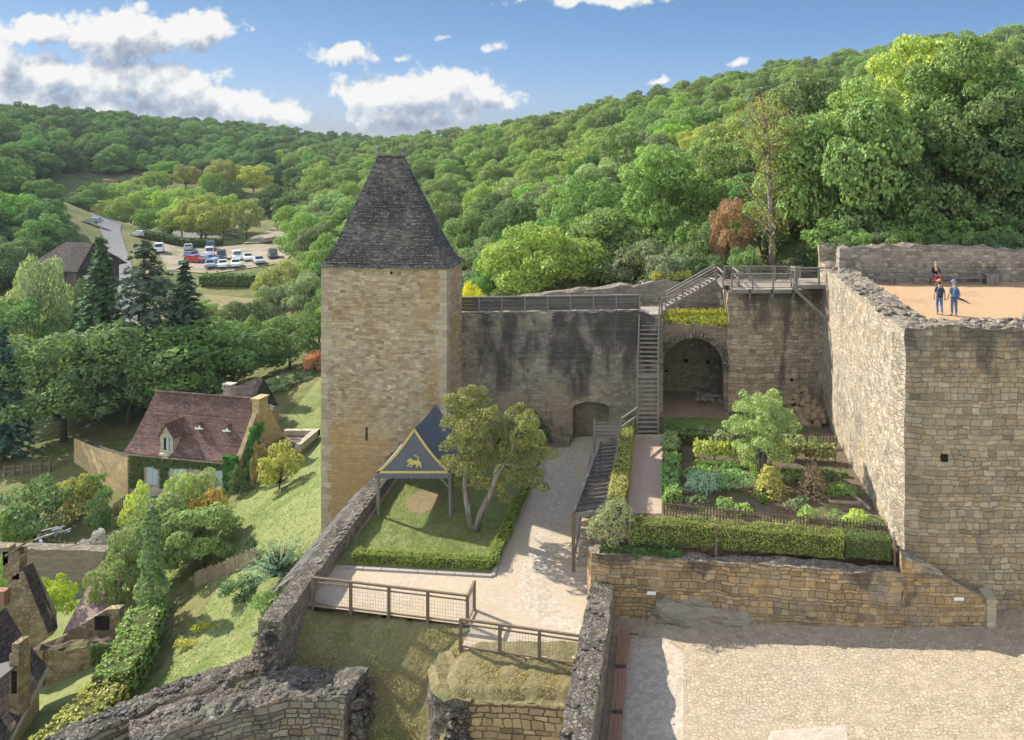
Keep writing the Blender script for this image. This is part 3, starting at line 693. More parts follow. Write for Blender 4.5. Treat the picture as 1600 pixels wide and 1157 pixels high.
# ---- levels
zc = lambda y: -21.5 + (y - 36) * .05                     # courtyard
zpl = lambda x: -22.0 + .036 * (x + 2.5)                  # plaza
GZ = -18.75                                               # garden
def sheet(name, poly, zf, mat, off=0.0, st=True):
    mb = MB(); mb.add([(x, y, zf(x, y) + off) for x, y in poly], [tuple(range(len(poly)))]); o = mb.build(name, mat)
    if o.data.polygons[0].normal.z < 0: o.data.flip_normals()
    return struct(o) if st else o
court_z = lambda x, y: zc(y)
sheet('courtyard', [(-16.9, 36.95), (-8.8, 35.5), (-8.85, 34.0), (-3.3, 32.9), (-2.9, 33), (-2.9, 55.5), (-16.9, 55.5)], court_z, M['gravel'])
cpx = lambda px, py, z=-21.3: (lambda g: (g.x, g.y))(G(px, py, z))
sheet('cobbled_path', [cpx(*q) for q in [(893, 700), (872, 740), (850, 800), (828, 855), (815, 890), (809, 912), (813, 935), (830, 956), (862, 977), (912, 996), (918, 962), (890, 950), (866, 930), (857, 912), (859, 890), (866, 855), (880, 812), (900, 750), (915, 706)]], court_z, M['setts'], .004)
sheet('plaza', [(-2.6, 16), (40, 16), (40, 37.5), (-2.6, 37.5)], lambda x, y: zpl(x), M['cobble'])
sheet('shadow_strip', [cpx(*q, -22) for q in [(985, 1000), (1035, 1000), (1068, 1025), (1068, 1157), (1068, 1240), (945, 1240), (960, 1157)]], lambda x, y: zpl(x), M['setts'], .004)  # setts sheet cut to the outline of the parapet's shadow on the plaza
sheet('paved_channel', [cpx(*q, -21.6) for q in [(1205, 1135), (1322, 1130), (1330, 1240), (1160, 1240)]], lambda x, y: zpl(x), M['setts'], .004)

# ---- tower
TR = R(-4.5)
t_o = P(502, 415, 52.2); twx = (703 - 502) * 52.2 / F; tdp = 2.9
tower = thing('stone_tower', 'tall square tower of pale ochre stone under a steep slate roof', 'tower', (t_o.x, t_o.y, -27.5), rz=TR)
ht = -8.15 + 27.5
mb = MB()
# front wall with slit and putlog openings: built as courses of boxes around the openings
sl = (573 - 502) * 52.2 / F; sz0, sz1 = Z(687, 52.2) + 27.5, Z(666, 52.2) + 27.5
hx = (612 - 502) * 52.2 / F; hz0, hz1 = Z(428, 52.2) + 27.5, Z(423, 52.2) + 27.5
def wallpanel(mb, W_, H_, holes, th, y0=0.0):
    xs_ = sorted({0, W_, *[h[0] for h in holes], *[h[1] for h in holes]}); zs_ = sorted({0, H_, *[h[2] for h in holes], *[h[3] for h in holes]})
    for a, b in zip(xs_, xs_[1:]):
        for c, d in zip(zs_, zs_[1:]):
            if any(h[0] <= a and b <= h[1] and h[2] <= c and d <= h[3] for h in holes): continue
            mb.add([(a, y0, c), (b, y0, c), (b, y0, d), (a, y0, d)], [(0, 1, 2, 3)])
    for h in holes:
        a, b, c, d = h
        mb.add([(a, y0, c), (b, y0, c), (b, y0, d), (a, y0, d), (a, y0 + th, c), (b, y0 + th, c), (b, y0 + th, d), (a, y0 + th, d)], [(0, 4, 5, 1), (1, 5, 6, 2), (2, 6, 7, 3), (3, 7, 4, 0)])
        mb.add([(a, y0 + th, c), (b, y0 + th, c), (b, y0 + th, d), (a, y0 + th, d)], [(0, 1, 2, 3)], 1)
wallpanel(mb, twx, ht, [(sl, sl + .17, sz0, sz1), (hx, hx + .2, hz0, hz1)], .6)
mb.add([(0, 0, 0), (twx, 0, 0), (twx, tdp, 0), (0, tdp, 0), (0, 0, ht), (twx, 0, ht), (twx, tdp, ht), (0, tdp, ht)], [(1, 2, 6, 5), (2, 3, 7, 6), (3, 0, 4, 7), (4, 5, 6, 7)])
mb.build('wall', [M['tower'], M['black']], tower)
qs = (MB(), MB()); rr = random.Random(4); z = 0
while z < ht - .05:
    h = .30 + .14 * rr.random(); h = min(h, ht - z); a = .38 + .4 * rr.random()
    for q, x0, x1 in ((qs[0], -.012, a), (qs[1], twx - a, twx + .012)):
        q.box2((x0, -.012, z + .006), (x1, .3, z + h - .006))
    q.box2((twx - .3, .3, z + .006), (twx + .012, .3 + .9 - a, z + h - .006)); z += h
[q.build('quoin_stones', M['quoin'], tower) for q in qs]
# bell-cast hipped roof
prof = [(-.16, -.06), (0.05, .25), (.14, .72), (.27, 1.55), (.44, 2.85), (.64, 4.35), (.83, 5.8), (1.0, 7.15)]
rx0, rx1, ry0, ry1 = -.0, twx, 0.0, tdp; cxr = (P(611, 248, 53.6).x - t_o.x); rl = .88; cyr = tdp / 2
mb = MB(); rings = []
for k, (f_, z_) in enumerate(prof):
    g = max(f_, -.16)
    if f_ < 0: a, b, c, d = rx0 - .2, rx1 + .2, ry0 - .22, ry1 + .22
    else:
        a = rx0 + (cxr - rl - rx0) * f_; b = rx1 + (cxr + rl - rx1) * f_; c = ry0 + (cyr - .06) * f_; d = ry1 + (cyr + .06 - ry1) * f_
    rings.append([(a, c, z_), (b, c, z_), (b, d, z_), (a, d, z_)])
NS = 14
vs_ = []; fs_ = []
def ringpts(r):
    out = []
    for i in range(4):
        p, q_ = Vector(r[i]), Vector(r[(i + 1) % 4])
        for k in range(NS): out.append(p.lerp(q_, k / NS))
    return out
full = []
for a, b in zip(rings, rings[1:]):
    for k in range(4): full.append([tuple(Vector(p).lerp(Vector(q_), k / 4)) for p, q_ in zip(a, b)])
full.append(rings[-1])
for i, r in enumerate(full):
    for p in ringpts(r):
        w = mnoise.noise_vector(Vector(p) * 1.6) * (.035 if 0 < i < len(full) - 1 else .02); vs_.append((p[0] + w[0], p[1] + w[1], ht + p[2] + w[2] * .6))
n4 = 4 * NS
for i in range(len(full) - 1):
    for k in range(n4): fs_.append((i * n4 + k, i * n4 + (k + 1) % n4, (i + 1) * n4 + (k + 1) % n4, (i + 1) * n4 + k))
fs_.append(tuple(range((len(full) - 1) * n4, len(full) * n4))); fs_.append(tuple(range(n4 - 1, -1, -1)))
mb.add(vs_, fs_); roof = mb.build('roof', M['lauze'], tower)
mb = MB(); mb.box((cxr, cyr, ht + 7.17), (2 * rl + .25, .3, .14)); mb.build('ridge_stones', M['capstone'], roof)
for sx in (-1, 1):
    mb = MB(); bx = cxr + sx * rl; z0 = ht + 7.1
    mb.tube([(bx, cyr, z0), (bx, cyr, z0 + .16), (bx, cyr, z0 + .22), (bx, cyr, z0 + .34), (bx, cyr, z0 + .42), (bx, cyr, z0 + .58), (bx, cyr, z0 + .66), (bx, cyr, z0 + .78)], [.19, .19, .11, .10, .16, .15, .07, .03], 8)
    mb.build('finial', M['capstone'], roof, True)

# ---- grey curtain wall with a fireplace niche, and the hoarding on it
gy_ = 54.6; gx0, gx1 = X(700, gy_), X(1036, gy_)
base = -24.0; fx0, fx1 = X(895, gy_), X(952, gy_); fz0 = zc(gy_) - .02
out = [(gx0, base), (gx0, Z(492, gy_))] + jag(gx0 + .3, X(1000, gy_), Z(493, gy_), Z(489, gy_), 34, .16, 5) + [(X(1003, gy_), Z(489, gy_)), (gx1, Z(500, gy_)), (gx1, base)]
nic = [(fx1, base)] + [(x, z) for x, z in arch(fx0, fx1, fz0, Z(638, gy_), Z(628, gy_), 10)][::-1] + [(fx0, base)]
mb = MB(); mb.prism(out + nic, FY(gy_), 1.3); mb.box2((fx0 - .2, gy_ + 1.3, base), (fx1 + .2, gy_ + 1.5, Z(620, gy_)))
gw = tag(mb.build('curtain_wall', M['grey']), 'long grey curtain wall black with lichen, right of the tower', 'wall')
mb = MB()
na = 13
for i in range(na):
    a0, a1 = [math.pi * (1 - (i + d) / na) for d in (.04, .96)]
    cxa, cza = (fx0 + fx1) / 2, Z(638, gy_)
    pr = []
    for a, k in ((a0, 1), (a1, 1), (a1, 1.22), (a0, 1.22)): pr.append((cxa + math.cos(a) * (fx1 - fx0) / 2 * k, cza + math.sin(a) * ((Z(628, gy_) - cza) * k + (.28 if k > 1 else 0))))
    mb.prism(pr, FY(gy_ - .03), .2)
mb.build('arch_stones', M['block'], gw)
mb = MB(); mb.box2((X(845, gy_), gy_ - .9, -21), (X(892, gy_), gy_ - .02, zc(54) + .42)); 
tag(mb.build('stone_ledge', M['vault']), 'low dark stone ledge at the foot of the grey wall beside the fireplace', 'ledge')
hd = thing('timber_hoarding', 'dark board fence running along the top of the grey curtain wall', 'fence', (0, 0, 0))
yh = gy_ + .5
def hz(px): return Z(493, gy_) + (px - 713) / 287 * (Z(489, gy_) - Z(493, gy_))
mb = MB(); npan = 36
xa, xb = X(713, yh), X(999, yh)
for r in range(4):
    for i in range(8):
        a = xa + (xb - xa) * i / 8; b = xa + (xb - xa) * (i + 1) / 8
        z_ = hz(713 + 287 * (i + .5) / 8) + .16 + r * .235
        mb.box2((a + .03, yh, z_), (b - .03, yh + .04, z_ + .215))
mb.build('board_panel', M['wood_dark'], hd)
mb = MB(); mb.beam((xa, yh - .02, hz(713) + 1.12), (xb, yh - .02, hz(1000) + 1.12), .12, .08); mb.beam((xa, yh - .02, hz(713) + .05), (xb, yh - .02, hz(1000) + .05), .12, .08); mb.build('rail', M['wood_grey'], hd)
for i in range(9):
    x_ = xa + (xb - xa) * i / 8; mb = MB(); mb.box2((x_ - .05, yh - .1, hz(713 + 287 * i / 8) - .1), (x_ + .05, yh - .01, hz(713 + 287 * i / 8) + 1.1)); mb.build('post', M['wood_grey'], hd)

# ---- rear wall behind
mb = rough_wall([(X(740, 61), 61), (X(785, 61), 61.2), (X(1000, 61), 61.2), (X(1150, 60.8), 60.8), (X(1300, 60.5), 60.5)], 1.0, -22,
                lambda s: Z(468, 61) + min(1, max(0, (s - .05) / .5)) * (Z(437, 61) - Z(468, 61)), .5, .06, .16, 3, rag=.3)
o = mb.build('rear_wall', [M['greyplain'], M['lichen']]); tag(o, 'long rough grey wall in shade behind the stairs and the board fence', 'wall')
# ---- vaulted recess
vy = 55.4; ax0, ax1 = X(1033, vy), X(1131, vy)
out = [(X(1030, vy), -23)] + jag(X(1030, vy), X(1142, vy), Z(506, vy), Z(512, vy), 12, .18, 8) + [(X(1142, vy), -23)]
nic = [(ax1, -23)] + arch(ax0, ax1, -18.8, Z(577, vy), Z(527, vy), 18)[::-1] + [(ax0, -23)]
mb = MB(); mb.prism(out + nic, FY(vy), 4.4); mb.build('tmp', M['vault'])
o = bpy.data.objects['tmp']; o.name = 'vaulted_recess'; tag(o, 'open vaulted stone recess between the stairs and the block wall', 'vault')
mb = MB(); by = vy + 4.4; mb.box2((ax0 - 1, by, -23), (ax1 + 1, by + .5, Z(500, by)))
for (px, py) in ((1072, 564), (1106, 566)):
    pass
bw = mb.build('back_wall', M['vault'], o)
for (px, py) in ((1072, 564), (1106, 566), (1041, 580)):
    c = P(px, py, by); mb = MB(); mb.tube([(c.x, by - .02, c.z), (c.x, by + .2, c.z)], .16 if px > 1050 else .1, 10); mb.build('socket_hole', M['black'], bw)
rng = np.random.default_rng(6); mb = MB()
for i in range(44):
    a = math.pi * (1 - (i + .3 * rng.random()) / 43); 
    for k in range(2):
        rr_ = (1.04 + .11 * k); cxa = (ax0 + ax1) / 2; w_ = (ax1 - ax0) / 2
        c = (cxa + math.cos(a) * w_ * rr_, vy - .02 - rng.random() * .12, Z(577, vy) + math.sin(a) * ((Z(527, vy) - Z(577, vy)) * (1 + .09 * k) + .10))
        if c[0] < X(1036, vy): continue
        mb.box(c, (.20, .5, .085), mat=Matrix.Rotation(-a + rng.normal(0, .1), 4, 'Y'))
mb.build('arch_stones', M['rubble'], o)
mb = MB()
for i in range(16): mb.rock((X(1108, 57.5) + rng.normal(0, .5), 57.6 + rng.normal(0, .5), GZ + .12 + rng.random() * .3), (.35, .3, .22), rng)
tag(mb.build('rubble_heap', M['rock']), 'small grey stone heap on the floor of the vaulted recess', 'rubble')
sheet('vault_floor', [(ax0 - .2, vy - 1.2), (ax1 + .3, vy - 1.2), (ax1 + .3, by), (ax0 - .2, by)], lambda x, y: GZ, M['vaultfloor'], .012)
# ---- block wall under the platform
by0 = 55.2; bx0, bx1 = X(1138, by0), 11.0
out = [(bx0, -23)] + [(bx0 + .0, Z(560, by0)), (bx0 - .12, Z(535, by0)), (bx0 + .05, Z(500, by0)), (bx0 - .1, Z(475, by0))] + jag(bx0, bx1, Z(456, by0), Z(452, by0), 18, .14, 12) + [(bx1, -23)]
mb = MB(); mb.prism(out, FY(by0), 4.2)
blk = tag(mb.build('block_wall', M['block']), 'square block of buff masonry below the timber walkway', 'wall')
mb = MB(); mb.box2((X(1281, 55), by0 - .14, -20), (X(1289, 55), by0 - .002, Z(470, 55))); mb.build('pilaster_strip', M['keepl'], blk)
mb = MB(); c = P(1237, 594, by0); mb.tube([(c.x, by0 - .03, c.z), (c.x, by0 + .1, c.z)], .12, 10); mb.build('drain_hole', M['black'], blk)
# ---- keep terrace
KY = 36.4; KX = 10.55; KT = -8.55
mb = rough_wall([(34, KY + .9), (KX + .9, KY + .9), (KX + .9, 56.5)], 1.8, -24.5, lambda s: KT + .05 * math.sin(s * 40), .38, .07, .16, 21, .55)
# flank faces get the rubble texture, front faces the coursed one
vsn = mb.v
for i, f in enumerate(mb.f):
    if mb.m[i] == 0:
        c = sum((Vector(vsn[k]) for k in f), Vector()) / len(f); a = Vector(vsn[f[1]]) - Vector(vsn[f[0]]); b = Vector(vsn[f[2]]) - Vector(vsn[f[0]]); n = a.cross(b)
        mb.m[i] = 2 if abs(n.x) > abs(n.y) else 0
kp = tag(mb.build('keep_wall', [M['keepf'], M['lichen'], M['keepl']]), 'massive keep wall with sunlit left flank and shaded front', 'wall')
q = MB(); rr = random.Random(14); z = -22
while z < KT - 1.6:
    h = .28 + .16 * rr.random(); a = .35 + .35 * rr.random()
    q.box2((KX - .03, KY - .035, z + .008), (KX + a, KY + .25, z + h - .008)); q.box2((KX - .03, KY + .25, z + .008), (KX + .2, KY + .25 + .7 - a, z + h - .008)); z += h
pass
mb = scatter_rocks(MB(), [(34, KY + .9), (KX + .9, KY + .9), (KX + .9, 56)], 1.7, KT + .02, 420, .10, .26, 31, sink=.5)
mb.build('capping_stones', M['lichen'], kp)
mb = MB(); c = P(1475, 715, KY); mb.box2((c.x - .15, KY - .10, c.z - .17), (c.x + .15, KY - .04, c.z + .17)); mb.build('putlog_hole', M['black'], kp)
sheet('terrace', [(KX + 1.5, KY + 1.5), (40, KY + 1.5), (40, 54), (KX + 1.5, 54)], lambda x, y: -9.4, M['sand'])
mb = rough_wall([(11.4, 53.9), (20, 53.7), (30, 53.4), (42, 53)], 1.2, -12, lambda s: -7.2 + .2 * math.sin(s * 9), .45, .07, .22, 41, .5, rag=.35)
tag(mb.build('terrace_wall', [M['greyplain'], M['lichen']]), 'grey stone wall in shade along the back of the sandy terrace', 'wall')
mb = rough_wall([(X(1283, 56.5), 57.4), (X(1283, 56.5) + 1.7, 57.2)], 1.6, -12, -7.5, .3, .1, .25, 44, .5)
tag(mb.build('wall_stub', [M['keepl'], M['lichen']]), 'broken stub of pale wall standing beside the end of the walkway', 'wall')
# ---- retaining wall, stair parapet and pillar
mb = rough_wall([(-3.45, 37.9), (-3.3, 37.35), (2, 36.75), (7, 36.05), (10.35, 35.75)], .8, -22.6, lambda s: -19.15 + .05 * math.sin(s * 12), .4, .07, .10, 51, .5)
rw = tag(mb.build('retaining_wall', [M['warm'], M['lichen']]), 'golden stone retaining wall below the long hedge of the garden', 'wall')
mb = rough_wall([(10.33, 35.752), (12.2, 35.70), (14.05, 35.68)], .8, -22.2, lambda s: -18.35 - s * 1.95, .4, .07, .06, 51, .5)
sp = tag(mb.build('stair_parapet', [M['warm'], M['lichen']]), 'sloping stone parapet descending beside the foot of the keep', 'wall')
mb = MB(); mb.box2((14.02, 35.22, -22), (14.42, 36.1, -20.35)); mb.box2((13.98, 35.18, -20.35), (14.46, 36.14, -20.2)); mb.build('end_pillar', M['quoin'], sp)
c = P(1497, 936, 35.2)
for (px, py, w_, lab) in ((1018, 928, 14, 'small white plate fixed low on the left of the golden retaining wall'), (1499, 937, 15, 'small white plate fixed to the sloping parapet by the keep')):
    yy_ = 36.42 if px < 1200 else 35.22; c = P(px, py, yy_); mb = MB(); mb.box((c.x, yy_ + .05, c.z), (w_ * .029, .05, .13)); tag(mb.build('wall_plate', M['white']), lab, 'sign')
# bedrock at its foot
rng = np.random.default_rng(12); mb = MB()
v3, f3 = _ico(5); vs_ = []
for v in v3:
    x_, y_, z_ = v; k = 1 + .16 * mnoise.noise(Vector(v) * 2.2) + .05 * mnoise.noise(Vector(v) * 6)
    k += .10 * mnoise.noise(Vector((x_ * 5, y_ * 5, z_ * 9))); tz_ = max(z_, -.2) * (1.2 - .75 * (x_ + 1) / 2); tz_ = min(tz_, .72 - .36 * (x_ + 1) / 2 + .06 * mnoise.noise(Vector(v) * 4))
    vs_.append((1.75 + x_ * 2.95 * k, 36.62 + y_ * .75 * k - x_ * .25, -22.05 + tz_ * 1.75 * k))
mb.add(vs_, f3); tag(mb.build('bedrock_outcrop', M['rock'], None, False), 'grey bedrock outcrop at the foot of the golden retaining wall', 'rock')
# ---- courtyard parapet between court and plaza
ptop = lambda s: -19.0 - 1.35 * s
mb = rough_wall([(-3.05, 22), (-3.05, 30), (-3.05, 36.75)], 1.05, -26, ptop, .3, .08, .14, 61, .45)
pw_ = tag(mb.build('parapet_wall', [M['lichen'], M['darkrubble']]), 'thick rubble parapet wall dividing the courtyard from the plaza', 'wall')
scatter_rocks(MB(), [(-3.05, 22), (-3.05, 36.6)], 1.0, lambda s: ptop(s) + .0, 170, .07, .2, 62, sink=.9).build('capping_stones', M['darkrubble'], pw_)
# ---- left court wall
ltop = lambda s: -20.55 + .42 * s
lx = lambda y: -17.1 - (y - 36) * .02
mb = rough_wall([(lx(34.2), 34.2), (lx(44), 44), (lx(53), 52.6)], .95, -27.3, ltop, .4, .06, .08, 71, .5)
lw = tag(mb.build('court_wall', [M['lichen'], M['darkrubble']]), 'long low stone wall between the tented lawn and the valley', 'wall')
mb = MB(); scatter_rocks(mb, [(lx(34), 34.2), (lx(36), 35.6)], .9, -20.6, 50, .08, .18, 72, sink=.7)
rng = np.random.default_rng(73)
for i in range(120): mb.rock((lx(34) + rng.normal(0, .22), 34.15 - rng.random() * .25, -20.8 - rng.random() * 4), (.12 + rng.random() * .1, .14, .09 + .05 * rng.random()), rng)
mb.build('broken_end', M['darkrubble'], lw)
# lean-to roof on its outer side
lr = thing('lean_to_roof', 'narrow shingled lean-to roof hung on the outside of the courtyard wall', 'roof', (0, 0, 0))
mb = MB(); ns = 40
for i in range(ns):
    y0 = 38.6 + i * (49.6 - 38.6) / ns; y1 = y0 + .29
    for k in range(4):
        a, b = k / 4, (k + 1.15) / 4; xw = lx(y0) - .5
        za = -20.75 - 1.15 * a; zb_ = -20.75 - 1.15 * b - .02; w = rng.normal(0, .015)
        x0_, x1_ = xw - 1.5 * a, xw - 1.5 * b
        mb.add([(x0_, y0, za + .05 + w), (x0_, y1, za + .05 + w), (x1_, y1, zb_ + .09 + w), (x1_, y0, zb_ + .09 + w), (x0_, y0, za), (x0_, y1, za), (x1_, y1, zb_ + .04), (x1_, y0, zb_ + .04)], [(0, 1, 2, 3), (7, 6, 5, 4), (0, 3, 7, 4), (1, 5, 6, 2), (2, 6, 7, 3)])
mb.build('shingles', M['wood_dark'], lr)
mb = MB()
for i in range(24): y_ = 38.8 + i * .46; mb.beam((lx(y_) + .35, y_, ltop((y_ - 34.2) / 18) + .06), (lx(y_) - .55, y_, -20.72), .09, .06)
mb.build('rafter_ends', M['wood_grey'], lr)

# ---- ravine, mound and ruined drum at the bottom
RV = []
for y_, x_ in ((36.95, -16.9), (36.2, -12.5), (35.5, -8.8), (34.7, -8.82), (34, -8.85), (33.4, -6), (32.9, -3.3), (38.5, -16), (38, -8), (36, -3)): RV.append((x_, y_, zc(y_) - .05))
for px, py, D in [(560, 1000, 36.0), (500, 985, 36.4), (480, 1020, 35.6), (620, 1040, 35.3), (580, 1060, 35.0), (640, 1100, 34.2), (600, 1120, 33.8), (660, 1157, 33.2), (700, 1000, 35.0), (690, 1040, 34.4), (620, 1000, 35.75), (660, 985, 35.6), (720, 1157, 32.8), (600, 1180, 32.6)]:
    v = P(px, py, D); RV.append((v.x, v.y, v.z))
RV += [(-17, 33, -24.8), (-18, 30, -26.5), (-14, 31, -25.5), (-10, 28, -26.5), (-6, 28, -27), (-3, 28, -27), (-16, 27, -27)]
RA = np.array(RV)
_rn = len(RA); _rK = _tps(((RA[:, None, :2] - RA[None, :, :2]) ** 2).sum(-1) / 25) + np.eye(_rn) * .02; _rP = np.c_[np.ones(_rn), RA[:, :2]]
_rw = np.linalg.solve(np.block([[_rK, _rP], [_rP.T, np.zeros((3, 3))]]), np.r_[RA[:, 2], np.zeros(3)])
def idw(x, y):
    q = np.stack([x, y], -1); return _tps(((q[:, None] - RA[None, :, :2]) ** 2).sum(-1) / 25) @ _rw[:_rn] + _rw[_rn] + q @ _rw[_rn + 1:]
gx_, gy2 = np.meshgrid(np.arange(-18.5, -2.5, .22), np.arange(26, 38.4, .22)); zz = idw(gx_.ravel(), gy2.ravel())
edge = np.interp(gx_.ravel(), [-16.9, -8.8, -8.79, -3.3], [36.95, 35.5, 34.0, 32.9])
zz = np.array([z + .12 * mnoise.noise(Vector((a * .9, b * .9, 0))) + .05 * mnoise.noise(Vector((a * 3, b * 3, 5))) for a, b, z in zip(gx_.ravel(), gy2.ravel(), zz)])
zz = np.where(gy2.ravel() > edge - .15, np.minimum(zz, -21.62), zz)
zz = np.where(gy2.ravel() > edge + .3, -21.9, zz)
nx_ = gx_.shape[1]; ii = (np.arange(gx_.shape[0] - 1)[:, None] * nx_ + np.arange(nx_ - 1)[None]).ravel()
struct(np_mesh('ravine_bank', np.stack([gx_.ravel(), gy2.ravel(), zz], -1), np.stack([ii, ii + 1, ii + nx_ + 1, ii + nx_], -1), M['drygrass'], smooth=True))
# mound: grassy bastion with a masonry front
mb = rough_wall([(-8.0, 31.75), (-5.9, 31.6), (-3.4, 31.45)], .7, -28.5, -22.05, .3, .05, .10, 81, .4)
mo = tag(mb.build('bastion', [M['mound'], M['drygrass']]), 'square stump of golden masonry with dry grass on top below the fence', 'ruin')
gx_, gy2 = np.meshgrid(np.arange(-9.8, -3.2, .16), np.arange(31.3, 34.4, .16)); q = gx_.ravel(); r_ = gy2.ravel()
left = -8.95 - .75 * np.sin((r_ - 31.2) / 3.0 * math.pi) * .9; ed = np.clip((q - left) / .7, 0, 1); fr = np.clip((r_ - 31.42) / .35, 0, 1)
zz = -21.62 - .03 * (33 - r_) * 3 - (1 - ed ** .6) * 2.6 - (1 - fr) * .28
zz = np.array([z + .10 * mnoise.noise(Vector((a * 1.6, b * 1.6, 7))) + .05 * mnoise.noise(Vector((a * 5, b * 5, 2))) for a, b, z in zip(q, r_, zz)])
nx_ = gx_.shape[1]; ii = (np.arange(gx_.shape[0] - 1)[:, None] * nx_ + np.arange(nx_ - 1)[None]).ravel()
np_mesh('grass_top', np.stack([q, r_, zz], -1), np.stack([ii, ii + 1, ii + nx_ + 1, ii + nx_], -1), M['drygrass'], mo, smooth=True)
mb = MB(); rng = np.random.default_rng(82)
for i in range(420):
    s_ = rng.random(); y_ = 31.55 + 2.5 * s_; x_ = -8.45 - .75 * math.sin((y_ - 31.2) / 3.0 * math.pi) * .9; dz = rng.random() ** .8 * 4.2
    if i > 150: break
    mb.rock((x_ + rng.normal(0, .10) + dz * .03 + (.28 if dz < .3 else 0), y_ + rng.normal(0, .12), -22.15 - dz), (.14 + rng.random() * .17, .17, .11 + .1 * rng.random()), rng)
flank = rough_wall([(-7.75, 31.85), (-8.6, 31.95), (-9.2, 32.5), (-9.4, 33.2), (-9.15, 34.1)], 1.15, -28.5, -21.95, .22, .16, .22, 83, .3)
flank.build('flank_masonry', [M['darkrubble'], M['drygrass']], mo)
for i in range(60): mb.rock((-8.6 + rng.random() * .8, 31.35 - rng.random() * .2, -22.3 - rng.random() * 4), (.16 + rng.random() * .14, .16, .13), rng)
mb.build('loose_rubble', M['darkrubble'], mo)
# ruined drum
dp = [(-20.6, 30.6), (-19.0, 31.7), (-17.3, 32.7), (-15.5, 33.2), (-13.9, 33.25), (-12.9, 33.1)]
dtop = lambda s: -22.7 + .3 * s
mb = rough_wall(dp, 1.9, -29, dtop, .28, .10, .16, 91, .4, rag=.1)
dr = tag(mb.build('ruined_drum', [M['rubbled'], M['darkrubble']]), 'crumbling round tower stump of dark rubble in front of the ravine', 'ruin')
mb = scatter_rocks(MB(), dp, 1.5, lambda s: dtop(s) - .03, 620, .07, .20, 92, sink=.7)
for i in range(120):
    a = rng.random() * 3.4; x_ = -12.75 + rng.normal(0, .1) + .15 * math.sin(a); mb.rock((x_, 32.3 + rng.random() * 1.5, -22.7 - rng.random() ** .8 * 4), (.14 + .2 * rng.random(), .2, .12 + .12 * rng.random()), rng)
for i in range(140):
    s_ = rng.random(); k = min(4, int(s_ * 5)); a, b = dp[k], dp[k + 1]; u_ = s_ * 5 - k
    d_ = (Vector(b) - Vector(a)).normalized(); nn = Vector((d_.y, -d_.x)); p_ = Vector(a).lerp(Vector(b), u_) + nn * (.70 + .08 * rng.random())
    mb.rock((p_.x, p_.y, dtop(s_) - .1 - rng.random() ** 2 * .8), (.12 + .2 * rng.random(), .2, .1 + .1 * rng.random()), rng)
mb.build('loose_rubble', M['darkrubble'], dr)
mb = MB()
for i in range(26):
    pass
rp = [(-24.6, 28.3), (-23.0, 30.6), (-22.0, 31.75), (-20.9, 32.8), (-19.4, 33.85), (-17.9, 34.75), (-16.9, 34.9)]
mb = rough_wall(rp, 1.15, -31, lambda s: -22.85 + .2 * s, .28, .08, .12, 95, .5)
rim = tag(mb.build('rampart_rim', [M['rubbled'], M['darkrubble']]), 'curved outer rampart of dark rubble sweeping down to the lower left', 'wall')
scatter_rocks(MB(), rp, 1.1, lambda s: -22.85 + .2 * s, 420, .08, .2, 96, sink=.8).build('capping_stones', M['darkrubble'], rim)
sheet('rampart_gap', [(-25, 28), (-23, 30.6), (-20.9, 32.8), (-17.5, 34.7), (-13, 33.8), (-12.8, 33), (-20, 28)], lambda x, y: -24.3, M['drygrass'])

# ---- courtyard lawn, kerb, hedge
lawn = [cpx(549, 884), cpx(766, 895), cpx(838, 752), cpx(850, 705, -20.7), (-16.6, 53.5), (-16.7, cpx(549, 884)[1])]
sheet('courtyard_lawn', lawn, court_z, M['lawn'], .03)
wc = cpx(664, 792); rr = random.Random(9); sheet('worn_earth', [(wc[0] + math.cos(k * .1571) * 1.05 * (1 + rr.uniform(-.13, .13)), wc[1] + math.sin(k * .1571) * 1.5 * (1 + rr.uniform(-.13, .13))) for k in range(40)], court_z, M['worn'], .036)
mb = MB()
kp_ = [cpx(540, 888), cpx(770, 900), cpx(842, 752), cpx(858, 700, -20.7)]
for a, b in zip(kp_, kp_[1:]):
    n = max(1, int((Vector(b) - Vector(a)).length / .9))
    for i in range(n):
        p = Vector(a).lerp(Vector(b), i / n); q = Vector(a).lerp(Vector(b), (i + .96) / n); mb.beam((p.x, p.y, zc(p.y) + .02), (q.x, q.y, zc(q.y) + .02), .18, .12)
tag(mb.build('lawn_kerb', M['kerb']), 'thin stone kerb edging the tented lawn along the gravel', 'kerb')
